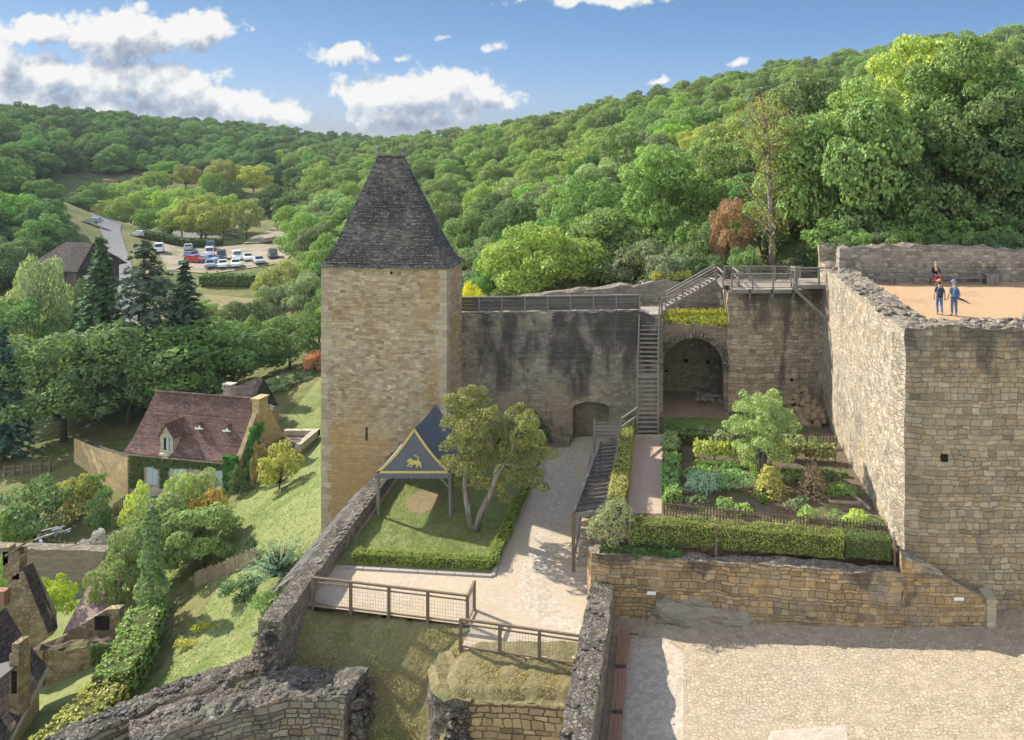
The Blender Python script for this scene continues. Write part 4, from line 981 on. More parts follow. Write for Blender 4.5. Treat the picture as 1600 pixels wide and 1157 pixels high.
def hedge(name, path, w, h, zf, color, label, size=.10, dens=180, seed=1, bumps=.08, mat='leaf', cat='hedge', parts=True):
    """clipped hedge: a twiggy core and leaves over its uneven faces"""
    rng = np.random.default_rng(seed); root = thing(name, label, cat, (path[0][0], path[0][1], zf(*path[0])))
    if size <= .14: dens *= 1.9; size *= .72
    inv = Vector(root.location); mb = MB(); Cs = []; Ns = []
    for a, b in zip(path, path[1:]):
        A, B = Vector(a), Vector(b); d = (B - A); Ln = d.length; d.normalize(); n = Vector((-d.y, d.x))
        za, zb_ = zf(*a), zf(*b)
        hw = w / 2 - .07; vs = []
        for p, z in ((A, za), (B, zb_)):
            for s_, t_ in ((-1, 0), (1, 0), (1, 1), (-1, 1)): q = p + n * s_ * hw; vs.append(Vector((q.x, q.y, z + t_ * (h - .07))) - inv)
        mb.add(vs, [(0, 1, 2, 3), (7, 6, 5, 4), (1, 0, 4, 5), (2, 1, 5, 6), (3, 2, 6, 7), (0, 3, 7, 4)])
        for (area, kind) in ((Ln * w, 't'), (Ln * h, 'l'), (Ln * h, 'r'), (w * h, 'a'), (w * h, 'b')):
            m_ = int(area * dens); u = rng.random(m_); v = rng.random(m_)
            for i in range(m_):
                if kind == 't': s_ = u[i] * Ln; o_ = (v[i] - .5) * w; hh = h; nn = Vector((0, 0, 1))
                elif kind in 'lr': s_ = u[i] * Ln; sg = 1 if kind == 'l' else -1; o_ = sg * w / 2; hh = v[i] * h; nn = Vector((n.x * sg, n.y * sg, .2))
                else: s_ = 0 if kind == 'a' else Ln; o_ = (u[i] - .5) * w; hh = v[i] * h; nn = Vector((d.x, d.y, 0)) * (-1 if kind == 'a' else 1)
                p = A + d * s_ + n * o_; z = za + (zb_ - za) * s_ / Ln + hh
                q = Vector((p.x, p.y, z)); q = q + nn * (bumps * mnoise.noise(q * 1.6) * 1.5 + bumps * mnoise.noise(q * 5) + rng.normal(0, .035) + (.10 * rng.random() if rng.random() < .04 else 0)) - inv
                Cs.append(q); Ns.append(nn)
    V, Fq = leaf_arrays(np.array(Cs), np.array(Ns), size * (.6 + .8 * rng.random(len(Cs))), rng, .7, .5)
    mb.build('twig_core', M['hedgecore'], root); f = np_mesh('foliage', V, Fq, M[mat], root); f.color = (*color, 1)
    return root
hedge('box_hedge', [(cpx(552, 880)[0], cpx(552, 880)[1] + .2), (cpx(764, 891)[0] + .1, cpx(764, 891)[1] + .2), (cpx(832, 755)[0], cpx(832, 755)[1])], .55, .5, lambda x, y: zc(y) + .02, (.13, .18, .035), 'low L-shaped box hedge around the tented lawn', .09, 260, 3)
# ---- tent pavilion
D0 = 44.8; D1 = 48.9; tx0, tx1 = X(589, D0), X(705, D0); tm = (tx0 + tx1) / 2 + .02; ez = Z(738, D0); az = Z(670, D0)
tent = thing('tent_pavilion', 'slate blue canvas pavilion with gold trim and a gold lion on its gable', 'tent', (tm, D0, zc(D0)))
inv = Vector(tent.location)
def tb(mb, name, mat, par=tent, smooth=False):
    mb.v = [tuple(Vector(v) - inv) for v in mb.v]; return mb.build(name, mat, par, smooth)
mb = MB(); nS = 10; nT = 10
def slope(sx, ddy=0.0):
    vs = []; fs = []
    for i in range(nS + 1):
        y_ = D0 + (D1 - D0) * i / nS; sag = .10 * math.sin(math.pi * i / nS)
        for k in range(nT + 1):
            u_ = k / nT; x_ = tm + (sx - tm) * u_; z_ = az + (ez - az) * u_ - .22 * math.sin(math.pi * u_) - sag * (1 - u_ * .3); vs.append((x_, y_, z_))
    for i in range(nS):
        for k in range(nT): a = i * (nT + 1) + k; fs.append((a, a + 1, a + nT + 2, a + nT + 1))
    return vs, fs
for sx in (tx0, tx1): mb.add(*slope(sx))
for y_ in (D0, D1):
    vs = [(tm, y_, az)]; 
    L_ = [(tm + (tx0 - tm) * k / nT, y_, az + (ez - az) * k / nT - .22 * math.sin(math.pi * k / nT)) for k in range(nT + 1)]
    R_ = [(tm + (tx1 - tm) * k / nT, y_, az + (ez - az) * k / nT - .22 * math.sin(math.pi * k / nT)) for k in range(nT + 1)]
    for k in range(nT):
        mb.add([L_[k], L_[k + 1], R_[k + 1], R_[k]], [(0, 1, 2, 3)] if k else [(0, 1, 2)])
can = tb(mb, 'canopy', M['tent'], smooth=False)
md = can.modifiers.new('thick', 'SOLIDIFY'); md.thickness = .02
mb = MB()
def valance(p, q, n):
    p, q = Vector(p), Vector(q)
    for i in range(n * 6):
        a, b = i / (n * 6), (i + 1) / (n * 6)
        dz = lambda k: -.30 - .07 * abs(math.sin(math.pi * k * n))
        A, B = p.lerp(q, a), p.lerp(q, b); mb.add([A, B, B + Vector((0, 0, dz(b))), A + Vector((0, 0, dz(a)))], [(0, 1, 2, 3)])
e = .03
valance((tx0 - e, D0 - e, ez), (tx1 + e, D0 - e, ez), 14); valance((tx0 - e, D1 + e, ez), (tx1 + e, D1 + e, ez), 14); valance((tx0 - e, D0 - e, ez), (tx0 - e, D1 + e, ez), 14); valance((tx1 + e, D0 - e, ez), (tx1 + e, D1 + e, ez), 14)
va = tb(mb, 'valance', M['tent']); md = va.modifiers.new('thick', 'SOLIDIFY'); md.thickness = .015
mb = MB(); yb = D0 - .05
for S_ in (tx0, tx1):
    prev = None
    for k in range(nT + 1):
        u_ = k / nT; p_ = Vector((tm + (S_ - tm) * u_, yb, az + (ez - az) * u_ - .22 * math.sin(math.pi * u_) - .03))
        if prev is not None: mb.beam(prev, p_, .02, .13, up=(0, 0, 1))
        prev = p_
mb.beam((tx0, yb, ez + .02), (tx1, yb, ez + .02), .02, .13)
tb(mb, 'gold_braid', M['gold'])
# gold lion passant with a crown above its back
lion = [(-.36, .10), (-.40, .05), (-.36, -.02), (-.27, -.03), (-.34, -.16), (-.42, -.22), (-.40, -.27), (-.30, -.25), (-.22, -.13), (-.17, -.14), (-.20, -.24), (-.26, -.29), (-.13, -.30), (-.09, -.17), (.08, -.14), (.13, -.22), (.08, -.30), (.20, -.31), (.25, -.19), (.31, -.21), (.36, -.31), (.46, -.31), (.44, -.26), (.40, -.24), (.40, -.10), (.37, .0), (.26, .07), (.30, .16), (.26, .27), (.14, .29), (.11, .25), (.20, .24), (.22, .16), (.17, .08), (-.02, .07), (-.12, .10), (-.15, .19), (-.24, .20), (-.27, .16)]
mb = MB(); lc = P(647, 722, D0 - .08); mb.prism([(x * 1.0, z * 1.0) for x, z in lion], (lc, (1, 0, 0), (0, 0, 1), (0, 1, 0)), .015)
mb.prism([(-.02, .34), (-.06, .43), (0, .39), (.03, .46), (.06, .39), (.12, .43), (.09, .34)], (lc + Vector((.05, 0, -.04)), (1, 0, 0), (0, 0, 1), (0, 1, 0)), .015)
tb(mb, 'lion_emblem', M['gold'])
for (x_, y_) in ((tx0 + .06, D0 + .05), (tx1 - .06, D0 + .05), (tx0 + .06, D1 - .05), (tx1 - .06, D1 - .05)):
    mb = MB(); mb.tube([(x_, y_, zc(y_)), (x_, y_, ez - .02)], .10, 8); tb(mb, 'post', M['wood_grey'])
    sx = 1 if x_ < tm else -1; mb = MB(); mb.beam((x_, y_, ez - .95), (x_ + sx * .75, y_, ez - .12), .09, .09); tb(mb, 'brace', M['wood_grey'])
mb = MB()
for (a, b) in (((tx0, D0 + .05), (tx1, D0 + .05)), ((tx0, D1 - .05), (tx1, D1 - .05)), ((tx0 + .06, D0), (tx0 + .06, D1)), ((tx1 - .06, D0), (tx1 - .06, D1))): mb.beam((*a, ez - .06), (*b, ez - .06), .1, .1)
tb(mb, 'eaves_beam', M['wood_grey'])

# ---- courtyard fences
def post_fence(name, label, pts, h, zf, npost, mat, parts=True):
    root = thing(name, label, 'fence', (pts[0][0], pts[0][1], zf(*pts[0]))); inv = Vector(root.location)
    rails = MB(); msh = MB(); posts = []
    for a, b in zip(pts, pts[1:]):
        A, B = Vector((*a, zf(*a))), Vector((*b, zf(*b))); n = max(1, round((B - A).length / npost))
        for i in range(n + 1):
            p = A.lerp(B, i / n)
            if posts and (p - posts[-1]).length < .2: continue
            posts.append(p)
        for zz_, w_ in ((h, .10), (h * .84, .06), (.10, .07)): rails.beam(A - inv + Vector((0, 0, zz_)), B - inv + Vector((0, 0, zz_)), w_, w_ * .8)
        Ln = (B - A).length; m_ = int(Ln / .13)
        for i in range(1, m_):
            p = A.lerp(B, i / m_) - inv; msh.beam(p + Vector((0, 0, .12)), p + Vector((0, 0, h * .82)), .007, .007)
        for k in range(1, 6): msh.beam(A - inv + Vector((0, 0, .1 + k * h * .12)), B - inv + Vector((0, 0, .1 + k * h * .12)), .007, .007)
    rails.build('rail', M[mat], root); msh.build('wire_mesh', M['mesh'], root)
    for p in posts: mb = MB(); q = p - inv; mb.box2((q.x - .06, q.y - .06, q.z - .15), (q.x + .06, q.y + .06, q.z + h + .02)); mb.build('post', M[mat], root)
    return root
post_fence('mesh_fence', 'timber and wire fence at the near edge of the courtyard, from the left wall', [(-16.4, 36.9), (-8.95, 35.55), (-8.9, 36.6)], 1.3, lambda x, y: zc(y), 1.75, 'wood_brown')
post_fence('mesh_fence', 'timber and wire fence above the grassy bastion, ending at the parapet', [(-8.85, 34.02), (-3.65, 32.95)], 1.25, lambda x, y: zc(y), 1.85, 'wood_brown')

# ---- big timber stairs and walkways
def stairs(root, a, b, width, n, side, treads=True, rail_h=1.0, posts=4, rails=True, tread_mat='tread', both=True):
    """a straight flight from a (bottom) to b (top); side = unit vector across"""
    a, b, sd = Vector(a), Vector(b), Vector(side)
    mb = MB()
    for s_ in (-.5, .5): mb.beam(a + sd * width * s_, b + sd * width * s_, .07, .26)
    mb.build('stringer', M['wood_grey'], root)
    d = b - a; run = Vector((d.x, d.y, 0)).normalized()
    for i in range(n):
        c = a.lerp(b, (i + .5) / n) + Vector((0, 0, .10)); mb = MB()
        ang = math.atan2(run.y, run.x); mb.box(c, (.28, width - .08, .045), rz=ang); mb.build('tread', M[tread_mat], root)
    if rails:
        for s_ in ((-.5, .5) if both else (-.5,)):
            mb = MB()
            for hh, w_ in ((rail_h, .09), (rail_h * .55, .05)): mb.beam(a + sd * width * s_ + Vector((0, 0, hh)), b + sd * width * s_ + Vector((0, 0, hh)), w_, w_)
            mb.build('handrail', M['wood_grey'], root)
            for i in range(posts):
                p = a.lerp(b, i / (posts - 1)) + sd * width * s_; mb = MB(); mb.box2((p.x - .05, p.y - .05, p.z - .15), (p.x + .05, p.y + .05, p.z + rail_h)); mb.build('post', M['wood_grey'], root)
st = thing('timber_stairs', 'steep grey timber stairs climbing from the garden path to the wall walk', 'stairs', (0, 0, 0))
sA = Vector((X(1012, 50.9), 50.9, GZ)); sB = Vector((X(1012, 52.9), 52.9, Z(588, 52.9))); sC = Vector((sB.x, 53.5, sB.z)); sD = Vector((X(1015, 55.0), 55.0, Z(494, 55.0)))
stairs(st, sA, sB, 1.35, 13, (1, 0, 0), posts=3); stairs(st, sC, sD, 1.35, 13, (1, 0, 0), posts=3)
def deck(root, x0, x1, y0, y1, z, name='deck', along='x'):
    mb = MB(); n = int(((y1 - y0) if along == 'x' else (x1 - x0)) / .16)
    for i in range(n):
        if along == 'x': mb.box2((x0, y0 + i * .16, z - .05), (x1, y0 + i * .16 + .148, z))
        else: mb.box2((x0 + i * .16, y0, z - .05), (x0 + i * .16 + .148, y1, z))
    o = mb.build(name, M['tread'], root); 
    for yj in (y0 + .04, y1 - .04): mb = MB(); mb.beam((x0, yj, z - .16), (x1, yj, z - .16), .08, .2); mb.build('joist', M['wood_grey'], root)
    return o
def balustrade(root, pts, h, step=1.3, bars=True):
    rails = MB(); bar = MB()
    for a, b in zip(pts, pts[1:]):
        A, B = Vector(a), Vector(b); Ln = (B - A).length
        for hh, w_ in ((h, .10), (h * .82, .05), (.12, .06)): rails.beam(A + Vector((0, 0, hh)), B + Vector((0, 0, hh)), w_, w_ * .9)
        n = max(1, round(Ln / step))
        for i in range(n + 1): p = A.lerp(B, i / n); mb = MB(); mb.box2((p.x - .06, p.y - .06, p.z - .3), (p.x + .06, p.y + .06, p.z + h)); mb.build('post', M['wood_grey'], root)
        m_ = int(Ln / .14)
        for i in range(1, m_ if bars else 1): p = A.lerp(B, i / m_); bar.beam(p + Vector((0, 0, .14)), p + Vector((0, 0, h * .8)), .012, .012)
        for k in range(1, 5 if bars else 2): bar.beam(A + Vector((0, 0, .14 + k * h * .14)), B + Vector((0, 0, .14 + k * h * .14)), .01, .01)
    rails.build('rail', M['wood_grey'], root); bar.build('wire_mesh', M['mesh'], root)
deck(st, sB.x - .7, sB.x + .7, 52.85, 53.6, sB.z + .02, 'landing')
topz = Z(494, 55) + .02
deck(st, sD.x - .72, sD.x + .75, 54.9, 57.6, topz + .12, 'landing')
wk = thing('timber_walkway', 'grey timber stairs and walkway crossing the top of the block wall to the terrace', 'walkway', (0, 0, 0))
wz = Z(450, 55.4); 
fA = Vector((X(1040, 57.2), 57.2, topz + .1)); fB = Vector((X(1118, 58.6), 58.6, Z(437, 58.6)))
stairs(wk, fA, fB, 1.2, 13, (0, 1, 0), posts=4)
deck(wk, X(1036, 57), fA.x + .1, 56.4, 57.9, topz + .115, 'landing')
balustrade(wk, [(X(1034, 56.5), 55.6, topz + .1), (X(1036, 56.5) + .9, 56.4, topz + .1)], 1.0, 1.2)
deck(wk, fB.x - .1, fB.x + .75, 57.9, 59.3, fB.z + .02, 'landing')
stairs(wk, Vector((X(1142, 55.8), 55.75, wz)), Vector((X(1133, 58.0), 57.95, fB.z)), 1.1, 4, (1, 0, 0), posts=2)
dx0, dx1 = X(1142, 55), X(1262, 55)
deck(wk, dx0, dx1, 54.75, 58.1, wz, 'deck')
balustrade(wk, [(dx0 + .05, 54.85, wz), (X(1240, 55), 54.85, wz)], 1.05, 1.6)
balustrade(wk, [(X(1132, 58.1), 58.05, wz), (dx1, 58.05, wz)], 1.05, 1.6)
lz = Z(444, 54.6) + .1
deck(wk, X(1240, 54.6), X(1311, 54.6), 53.7, 56.4, lz, 'platform')
balustrade(wk, [(X(1240, 54.6), 55.6, lz - .2), (X(1240, 54.6), 53.8, lz)], 1.12, 1.8, bars=False)
balustrade(wk, [(X(1240, 54.6) + .1, 53.8, lz), (X(1310, 54.6), 53.8, lz)], 1.12, 1.35)
mb = MB(); mb.beam((X(1236, 54.6), 53.9, lz - .2), (X(1294, 53.5), 53.2, Z(500, 53.4)), .16, .16); mb.build('brace', M['wood_grey'], wk)
for px in (1172, 1206, 1240):
    mb = MB(); mb.beam((X(px, 54.7), 55.3, wz - .9), (X(px, 54.7), 54.85, wz - .2), .12, .12); mb.box2((X(px, 54.7) - .06, 54.75, wz - .55), (X(px, 54.7) + .06, 54.95, wz + .02)); mb.build('bracket', M['wood_grey'], wk)
for px, py in ((1124, 462), (1127, 472)):
    c = P(px, py, 59.4); mb = MB(); mb.box((c.x, 59.3, c.z), (.25, .1, .4)); mb.box((c.x, 59.24, c.z + .05), (.18, .03, .2)); tag(mb.build('junction_box', M['steel']), 'upper small grey box in the dark corner under the walkway stairs' if py == 462 else 'lower small grey box in the dark corner under the walkway stairs', 'box')

# ---- covered stair down to the court
cs = thing('covered_stair', 'covered timber stairway with a dark slatted roof between courtyard and garden', 'stairway', (-3.9, 39.4, zc(39.4)))
inv = Vector(cs.location)
def cb(mb, name, mat): mb.v = [tuple(Vector(v) - inv) for v in mb.v]; return mb.build(name, mat, cs)
n0 = P(896, 806, 39.6); n1 = P(947, 798, 40.0); f0 = P(938, 692, 47.3); f1 = P(968, 689, 47.5)
mb = MB(); ns = 34
for i in range(ns):
    a = i / ns; b = (i + .86) / ns
    p0, p1, q0, q1 = n0.lerp(f0, a), n1.lerp(f1, a), n0.lerp(f0, b), n1.lerp(f1, b); j = Vector((0, 0, .03 + .05 * (i % 2)))
    mb.add([p0 + j, p1 + j, q1, q0, p0 + j - Vector((0, 0, .06)), p1 + j - Vector((0, 0, .06)), q1 - Vector((0, 0, .06)), q0 - Vector((0, 0, .06))], [(0, 1, 2, 3), (7, 6, 5, 4), (0, 4, 5, 1), (1, 5, 6, 2), (2, 6, 7, 3), (3, 7, 4, 0)])
cb(mb, 'roof', M['wood_dark'])
mb = MB(); up = Vector((0, 0, .12)); mb.beam(n0 + up, f0 + up, .14, .16); mb.beam(n1 + up, f1 + up, .10, .12); mb.beam(n0, n1, .14, .18); cb(mb, 'edge_beam', M['wood_grey'])
for k in range(4):
    p = n0.lerp(f0, k / 3); mb = MB(); zz_ = zc(p.y); mb.box2((p.x - .08, p.y - .08, zz_ - .3), (p.x + .08, p.y + .08, p.z + .1)); cb(mb, 'post', M['wood_brown'])
p = P(925, 830, 39.8); mb = MB(); mb.box2((p.x - .07, 39.75, zc(39.6)), (p.x + .07, 39.9, n0.z)); cb(mb, 'post', M['wood_brown'])
for i in range(12):
    y_ = 38.9 + i * .45; z_ = zc(y_) + .1 + i * .22; mb = MB(); mb.box2((-4.55, y_, z_ - .5), (-3.35, y_ + .46, z_)); cb(mb, 'step', M['quoin'])
mb = MB(); mb.beam((-4.5, 38.9, zc(39) + 1.0), (-3.4, 39.3, zc(39) + 1.35), .08, .08); mb.beam((-4.6, 39.4, zc(39) + 1.0), (-4.5, 46, zc(46) + 2.9), .08, .1); cb(mb, 'handrail', M['wood_grey'])
mb = MB(); mb.box2((-3.22, 38.4, -22.5), (-3.02, 48, GZ - .1)); cb(mb, 'side_wall', M['warm'])
# landing balustrade at its head
bx_ = thing('stairhead_fence', 'grey slatted timber fence at the head of the covered stairway', 'fence', (0, 0, 0))
a, b = P(929, 688, 48.2), P(969, 688, 48.2); zt_ = Z(657, 48.2)
mb = MB()
for k in range(5): mb.box2((a.x, 48.2, a.z + .1 + k * .22), (b.x, 48.24, a.z + .25 + k * .22))
mb.build('slat', M['wood_grey'], bx_)
for x_ in (a.x, b.x): mb = MB(); mb.box2((x_ - .07, 48.12, -21), (x_ + .07, 48.3, zt_ + .1)); mb.build('post', M['wood_grey'], bx_)
a2 = P(968, 688, 48.2); mb = MB(); mb.beam((a2.x, 48.2, zt_), (X(997, 50.5), 50.5, zt_), .09, .12); mb.beam((a2.x, 48.2, zt_ - .5), (X(997, 50.5), 50.5, zt_ - .5), .09, .12); mb.build('rail', M['wood_grey'], bx_)

# ---- garden
sheet('garden_soil', [(-3.0, 37.9), (-3.0, 55.2), (10.7, 55.2), (10.5, 36.3), (2, 37.1)], lambda x, y: GZ, M['soil'])
mb = MB(); mb.box2((-3.05, 37.9, -23), (10.6, 55.0, GZ - .05)); struct(mb.build('garden_terrace', M['warm']))
sheet('garden_path', [(-2.1, 40.2), (-.36, 40.2), (-.38, 50.8), (-2.3, 50.8)], lambda x, y: GZ, M['earthpath'], .012)
sheet('garden_grass', [(X(1037, 54), 50.4), (X(1037, 54), 54.2), (X(1140, 54), 54.2), (X(1140, 50), 50.4)], lambda x, y: GZ, M['lawn'], .008)
mb = MB(); mb.box2((-2.3, 50.3, GZ - .05), (-.3, 50.85, GZ + .09)); tag(mb.build('stone_step', M['quoin']), 'pale stone step at the foot of the steep timber stairs', 'step')
gzf = lambda x, y: GZ
hedge('yew_hedge', [(-2.62, 39.2), (-2.62, 43.0), (-2.62, 47), (-2.65, 51.0)], .8, .95, gzf, (.30, .30, .045), 'yellowish clipped hedge running up between the covered stairway and the path', .10, 190, 5)
hedge('leafy_hedge', [(.15, 40.9), (.15, 46.2)], .72, .7, gzf, (.14, .23, .065), 'loose green hedge between the earth path and the vegetable beds', .13, 170, 6, .16)
hedge('leafy_hedge', [(.2, 46.6), (.2, 50.2)], .8, .85, gzf, (.045, .09, .03), 'dark green hedge beside the foot of the timber stairs', .13, 150, 7, .16)
hedge('laurel_hedge', [(.7, 49.6), (2.6, 49.4)], .9, .8, gzf, (.045, .095, .03), 'dark leafy hedge running along the back of the vegetable garden', .15, 120, 8, .18)
fh = [(-1.75, 37.95), (2.0, 37.6), (5.8, 37.0), (8.0, 36.65)]
hedge('privet_hedge', fh, .85, 1.0, lambda x, y: -18.95, (.16, .172, .04), 'long clipped hedge along the edge of the garden above the golden wall', .09, 200, 9, .17)
hedge('privet_hedge', [(8.1, 36.75), (10.1, 36.4)], .8, .95, lambda x, y: -18.95, (.11, .17, .04), 'short greener hedge between the long hedge and the corner of the keep', .10, 170, 10, .14)
ivy = hedge('trailing_ivy', [(-3.2, 37.28), (.6, 36.85)], .35, .45, lambda x, y: -19.3, (.035, .065, .02), 'dark ivy trailing over the left end of the golden retaining wall', .12, 170, 11, .14, cat='ivy')
def shrub_lobes(name, label, c, lobes, color, size, dens, seed, cat='shrub', mat='leaf', group=None, stem=None, flop=.7):
    rng = np.random.default_rng(seed); root = thing(name, label, cat, c, group); lb = []
    for (x_, y_, z_, r_) in lobes: lb += sublobes((x_, y_, z_), r_, rng, 6)
    V, Fq = lobe_leaves(lb, dens, size, rng, flop=flop); f = np_mesh('foliage', V, Fq, M[mat], root); f.color = (*color, 1)
    mb = MB()
    if stem: [mb.tube(s_[0], s_[1], 7) for s_ in stem]
    else:
        for (x_, y_, z_, r_) in lobes: mb.tube([(x_ * .3, y_ * .3, -.05), (x_, y_, z_)], [.03, .012], 5)
    mb.build('stems' if not stem else 'trunk', M['bark'], root, True); return root
shrub_lobes('rounded_shrub', 'grey-green bush clipped into a ball at the corner of the hedges', (-2.75, 38.0, -19.1), [(0, 0, 1.05, .95), (.25, .2, 1.35, .7), (-.35, -.1, .7, .7), (.2, -.15, .45, .7)], (.22, .24, .10), .09, 130, 15)
def pole_posts():
    for i, px in enumerate((984, 1119, 1398)):
        D_ = 37.7 if px < 1000 else (36.95 if px < 1200 else 35.75)
        y_ = {984: 37.45, 1119: 37.0, 1398: 35.95}[px]; x_ = X(px, y_); mb = MB(); mb.box2((x_ - .05, y_ - .05, -19.2), (x_ + .05, y_ + .05, -17.85 if px < 1300 else -18.0))
        mb.box((x_, y_, -17.8 if px < 1300 else -17.95), (.13, .13, .06)); tag(mb.build('hedge_post', M['wood_brown']), ['timber post beside the clipped ball of a bush', 'timber post standing in the middle of the long hedge', 'timber post at the corner of the keep ending the hedge'][i], 'post')
pole_posts()
def picket(name, label, a, b, h, gap, zf=GZ, mat='wood_brown', w=.065):
    root = thing(name, label, 'fence', (a[0], a[1], zf)); A, B = Vector((*a, zf)), Vector((*b, zf)); d = B - A; n = int(d.length / gap); rr = random.Random(int(a[0] * 100)); mb = MB(); inv = A
    for i in range(n):
        p = A.lerp(B, (i + .5) / n) - inv; hh = h * (.88 + .24 * rr.random()); mb.box((p.x, p.y, hh / 2 - .02), (w, .03, hh), mat=Matrix.Rotation(rr.uniform(-.05, .05), 4, 'Y') @ Matrix.Rotation(math.atan2(d.y, d.x), 4, 'Z'))
    k = MB(); k.beam((0, .03, h * .3), B - inv + Vector((0, .03, h * .3)), .05, .05); k.beam((0, .03, h * .75), B - inv + Vector((0, .03, h * .75)), .05, .05)
    k.build('rail', M[mat], root); mb.build('pales', M[mat], root); return root
picket('picket_fence', 'brown picket fence along the front of the vegetable garden behind the long hedge', (-.3, 40.1), (10.25, 37.75), .72, .155)
picket('picket_fence', 'dark picket fence at the back of the vegetable garden before the fallen rubble', (1.6, 49.9), (10.3, 48.7), .8, .19, mat='wood_brown')
# beds
def bed_edge(label, path, seed): hedge('box_edging', path, .35, .28, gzf, (.11, .17, .04), label, .08, 260, seed, .04, cat='hedge')
bed_edge('low box edging in front of the trellised vines', [(1.5, 46.2), (4.9, 45.6)], 21)
bed_edge('low box edging before the right-hand vine bed', [(6.3, 45.2), (10.0, 44.6)], 22)
bed_edge('narrow box edging beside the hop teepee leading to the tree', [(4.9, 41.2), (4.75, 47.5)], 23)
def vine_row(label, a, b, h, color, seed, mat='leaf_turn'):
    rng = np.random.default_rng(seed); root = thing('trellised_vine', label, 'vine', (*a, GZ)); A, B = Vector((*a, 0)), Vector((*b, 0)); d = B - A; inv = A; n = int(d.length * 420); C = []; Nn = []
    for i in range(n):
        s_ = rng.random(); z_ = h * (.25 + .75 * rng.random() ** .8); p = A.lerp(B, s_) - inv
        if mnoise.noise(Vector((s_ * 9, z_ * 2, seed))) < -.3: continue
        C.append((p.x + rng.normal(0, .05), p.y + rng.normal(0, .2), z_)); Nn.append((0, -.6, .6))
    V, Fq = leaf_arrays(np.array(C), np.array(Nn), .16 * (.6 + .8 * rng.random(len(C))), rng, .8, .7); f = np_mesh('foliage', V, Fq, M[mat], root); f.color = (*color, 1)
    mb = MB(); k = max(2, round(d.length / 1.1))
    for i in range(k + 1): p = A.lerp(B, i / k) - inv; mb.box2((p.x - .03, p.y - .03, 0), (p.x + .03, p.y + .03, h + .15))
    for zz_ in (.4, .75): mb.beam((0, 0, zz_), B - inv + Vector((0, 0, zz_)), .02, .02)
    mb.build('trellis', M['wood_brown'], root)
vine_row('yellow-green vines on a trellis left of the garden tree', (1.5, 47.1), (5.0, 46.4), 1.1, (.26, .28, .055), 31)
vine_row('sparse reddish-green vines on a trellis right of the garden tree', (6.4, 47.2), (9.7, 46.6), 1.0, (.21, .22, .07), 32)
shrub_lobes('lavender_bush', 'silvery grey-green lavender bush in the front left bed', (1.75, 42.6, GZ), [(0, 0, .45, .62), (.5, .3, .45, .55), (-.45, -.1, .4, .5), (.2, -.35, .35, .5), (-.2, .45, .5, .5)], (.23, .31, .21), .10, 120, 35)
shrub_lobes('rosemary_bush', 'bright green spiky rosemary bush beside the lavender', (3.3, 42.9, GZ), [(0, 0, .55, .6), (.5, .1, .6, .55), (-.5, .1, .5, .5), (.7, -.3, .5, .45), (.1, .4, .6, .5)], (.18, .31, .085), .12, 120, 36)
def teepee(label, c, h, r, color, color2, seed, dens=900):
    rng = np.random.default_rng(seed); root = thing('hop_teepee', label, 'climber', (*c, GZ)); mb = MB()
    for k in range(6): a = k * math.pi / 3; mb.beam((math.cos(a) * r, math.sin(a) * r, 0), (math.cos(a) * .05, math.sin(a) * .05, h + .2), .03, .03)
    mb.build('canes', M['wood_brown'], root); n = dens; z_ = h * rng.random(n) ** 1.1; a = rng.random(n) * 6.28; rr_ = r * (1.1 - z_ / h * .75) * (.75 + .4 * rng.random(n))
    C = np.stack([np.cos(a) * rr_, np.sin(a) * rr_, z_], 1); Nn = np.stack([np.cos(a), np.sin(a), .4 * np.ones(n)], 1)
    V, Fq = leaf_arrays(C, Nn, .14 * (.6 + .8 * rng.random(n)), rng, .75, .6); f = np_mesh('foliage', V, Fq, M['leaf_turn' if color2 else 'leaf'], root); f.color = (*color, 1)
teepee('yellowing climber on a cane teepee in the middle of the garden', (5.35, 42.4), 1.6, .8, (.33, .33, .06), 0, 41, 1500)
teepee('brown withered climber on a cane teepee', (7.6, 42.4), 1.6, .75, (.30, .22, .11), 0, 42, 1000)
shrub_lobes('herb_clump', 'low green herb clump in the front right bed', (9.0, 42.3, GZ), [(0, 0, .2, .5), (.7, .1, .2, .45), (-.6, .1, .2, .45), (.2, .5, .15, .4)], (.13, .22, .05), .1, 110, 43)
for i, (x_, y_, s_, lab, col) in enumerate([(2.9, 40.4, .42, 'low leafy plant behind the pickets in front of the rosemary', (0.150, 0.255, 0.060)), (3.7, 40.0, .35, 'small pale leafy plant behind the pickets before the hop teepee', (0.195, 0.285, 0.075)), (6.9, 39.4, .45, 'tall leafy plant poking above the pickets before the brown teepee', (0.180, 0.300, 0.068)), (8.1, 39.1, .42, 'leafy plant above the pickets left of the low herb clump', (0.165, 0.270, 0.060)), (9.1, 38.8, .5, 'yellow-green leafy plant above the pickets near the keep', (0.240, 0.330, 0.075)), (9.9, 38.7, .4, 'last leafy plant behind the pickets, against the keep wall', (0.180, 0.285, 0.060)), (3.2, 49.0, .6, 'pale flowering bush by the back picket fence, left of the tree', (0.210, 0.270, 0.105)), (7.7, 48.9, .55, 'pale bush by the back picket fence right of the tree', (0.195, 0.270, 0.098)), (9.0, 48.7, .45, 'small bush by the back picket fence under the rubble', (0.180, 0.240, 0.090))]):
    shrub_lobes('garden_plant', lab, (x_, y_, GZ), [(0, 0, s_ * .9, s_), (s_ * .6, .05, s_ * .7, s_ * .7), (-s_ * .6, -.05, s_ * .6, s_ * .7)], col, .13, 90, 60 + i, 'plant')
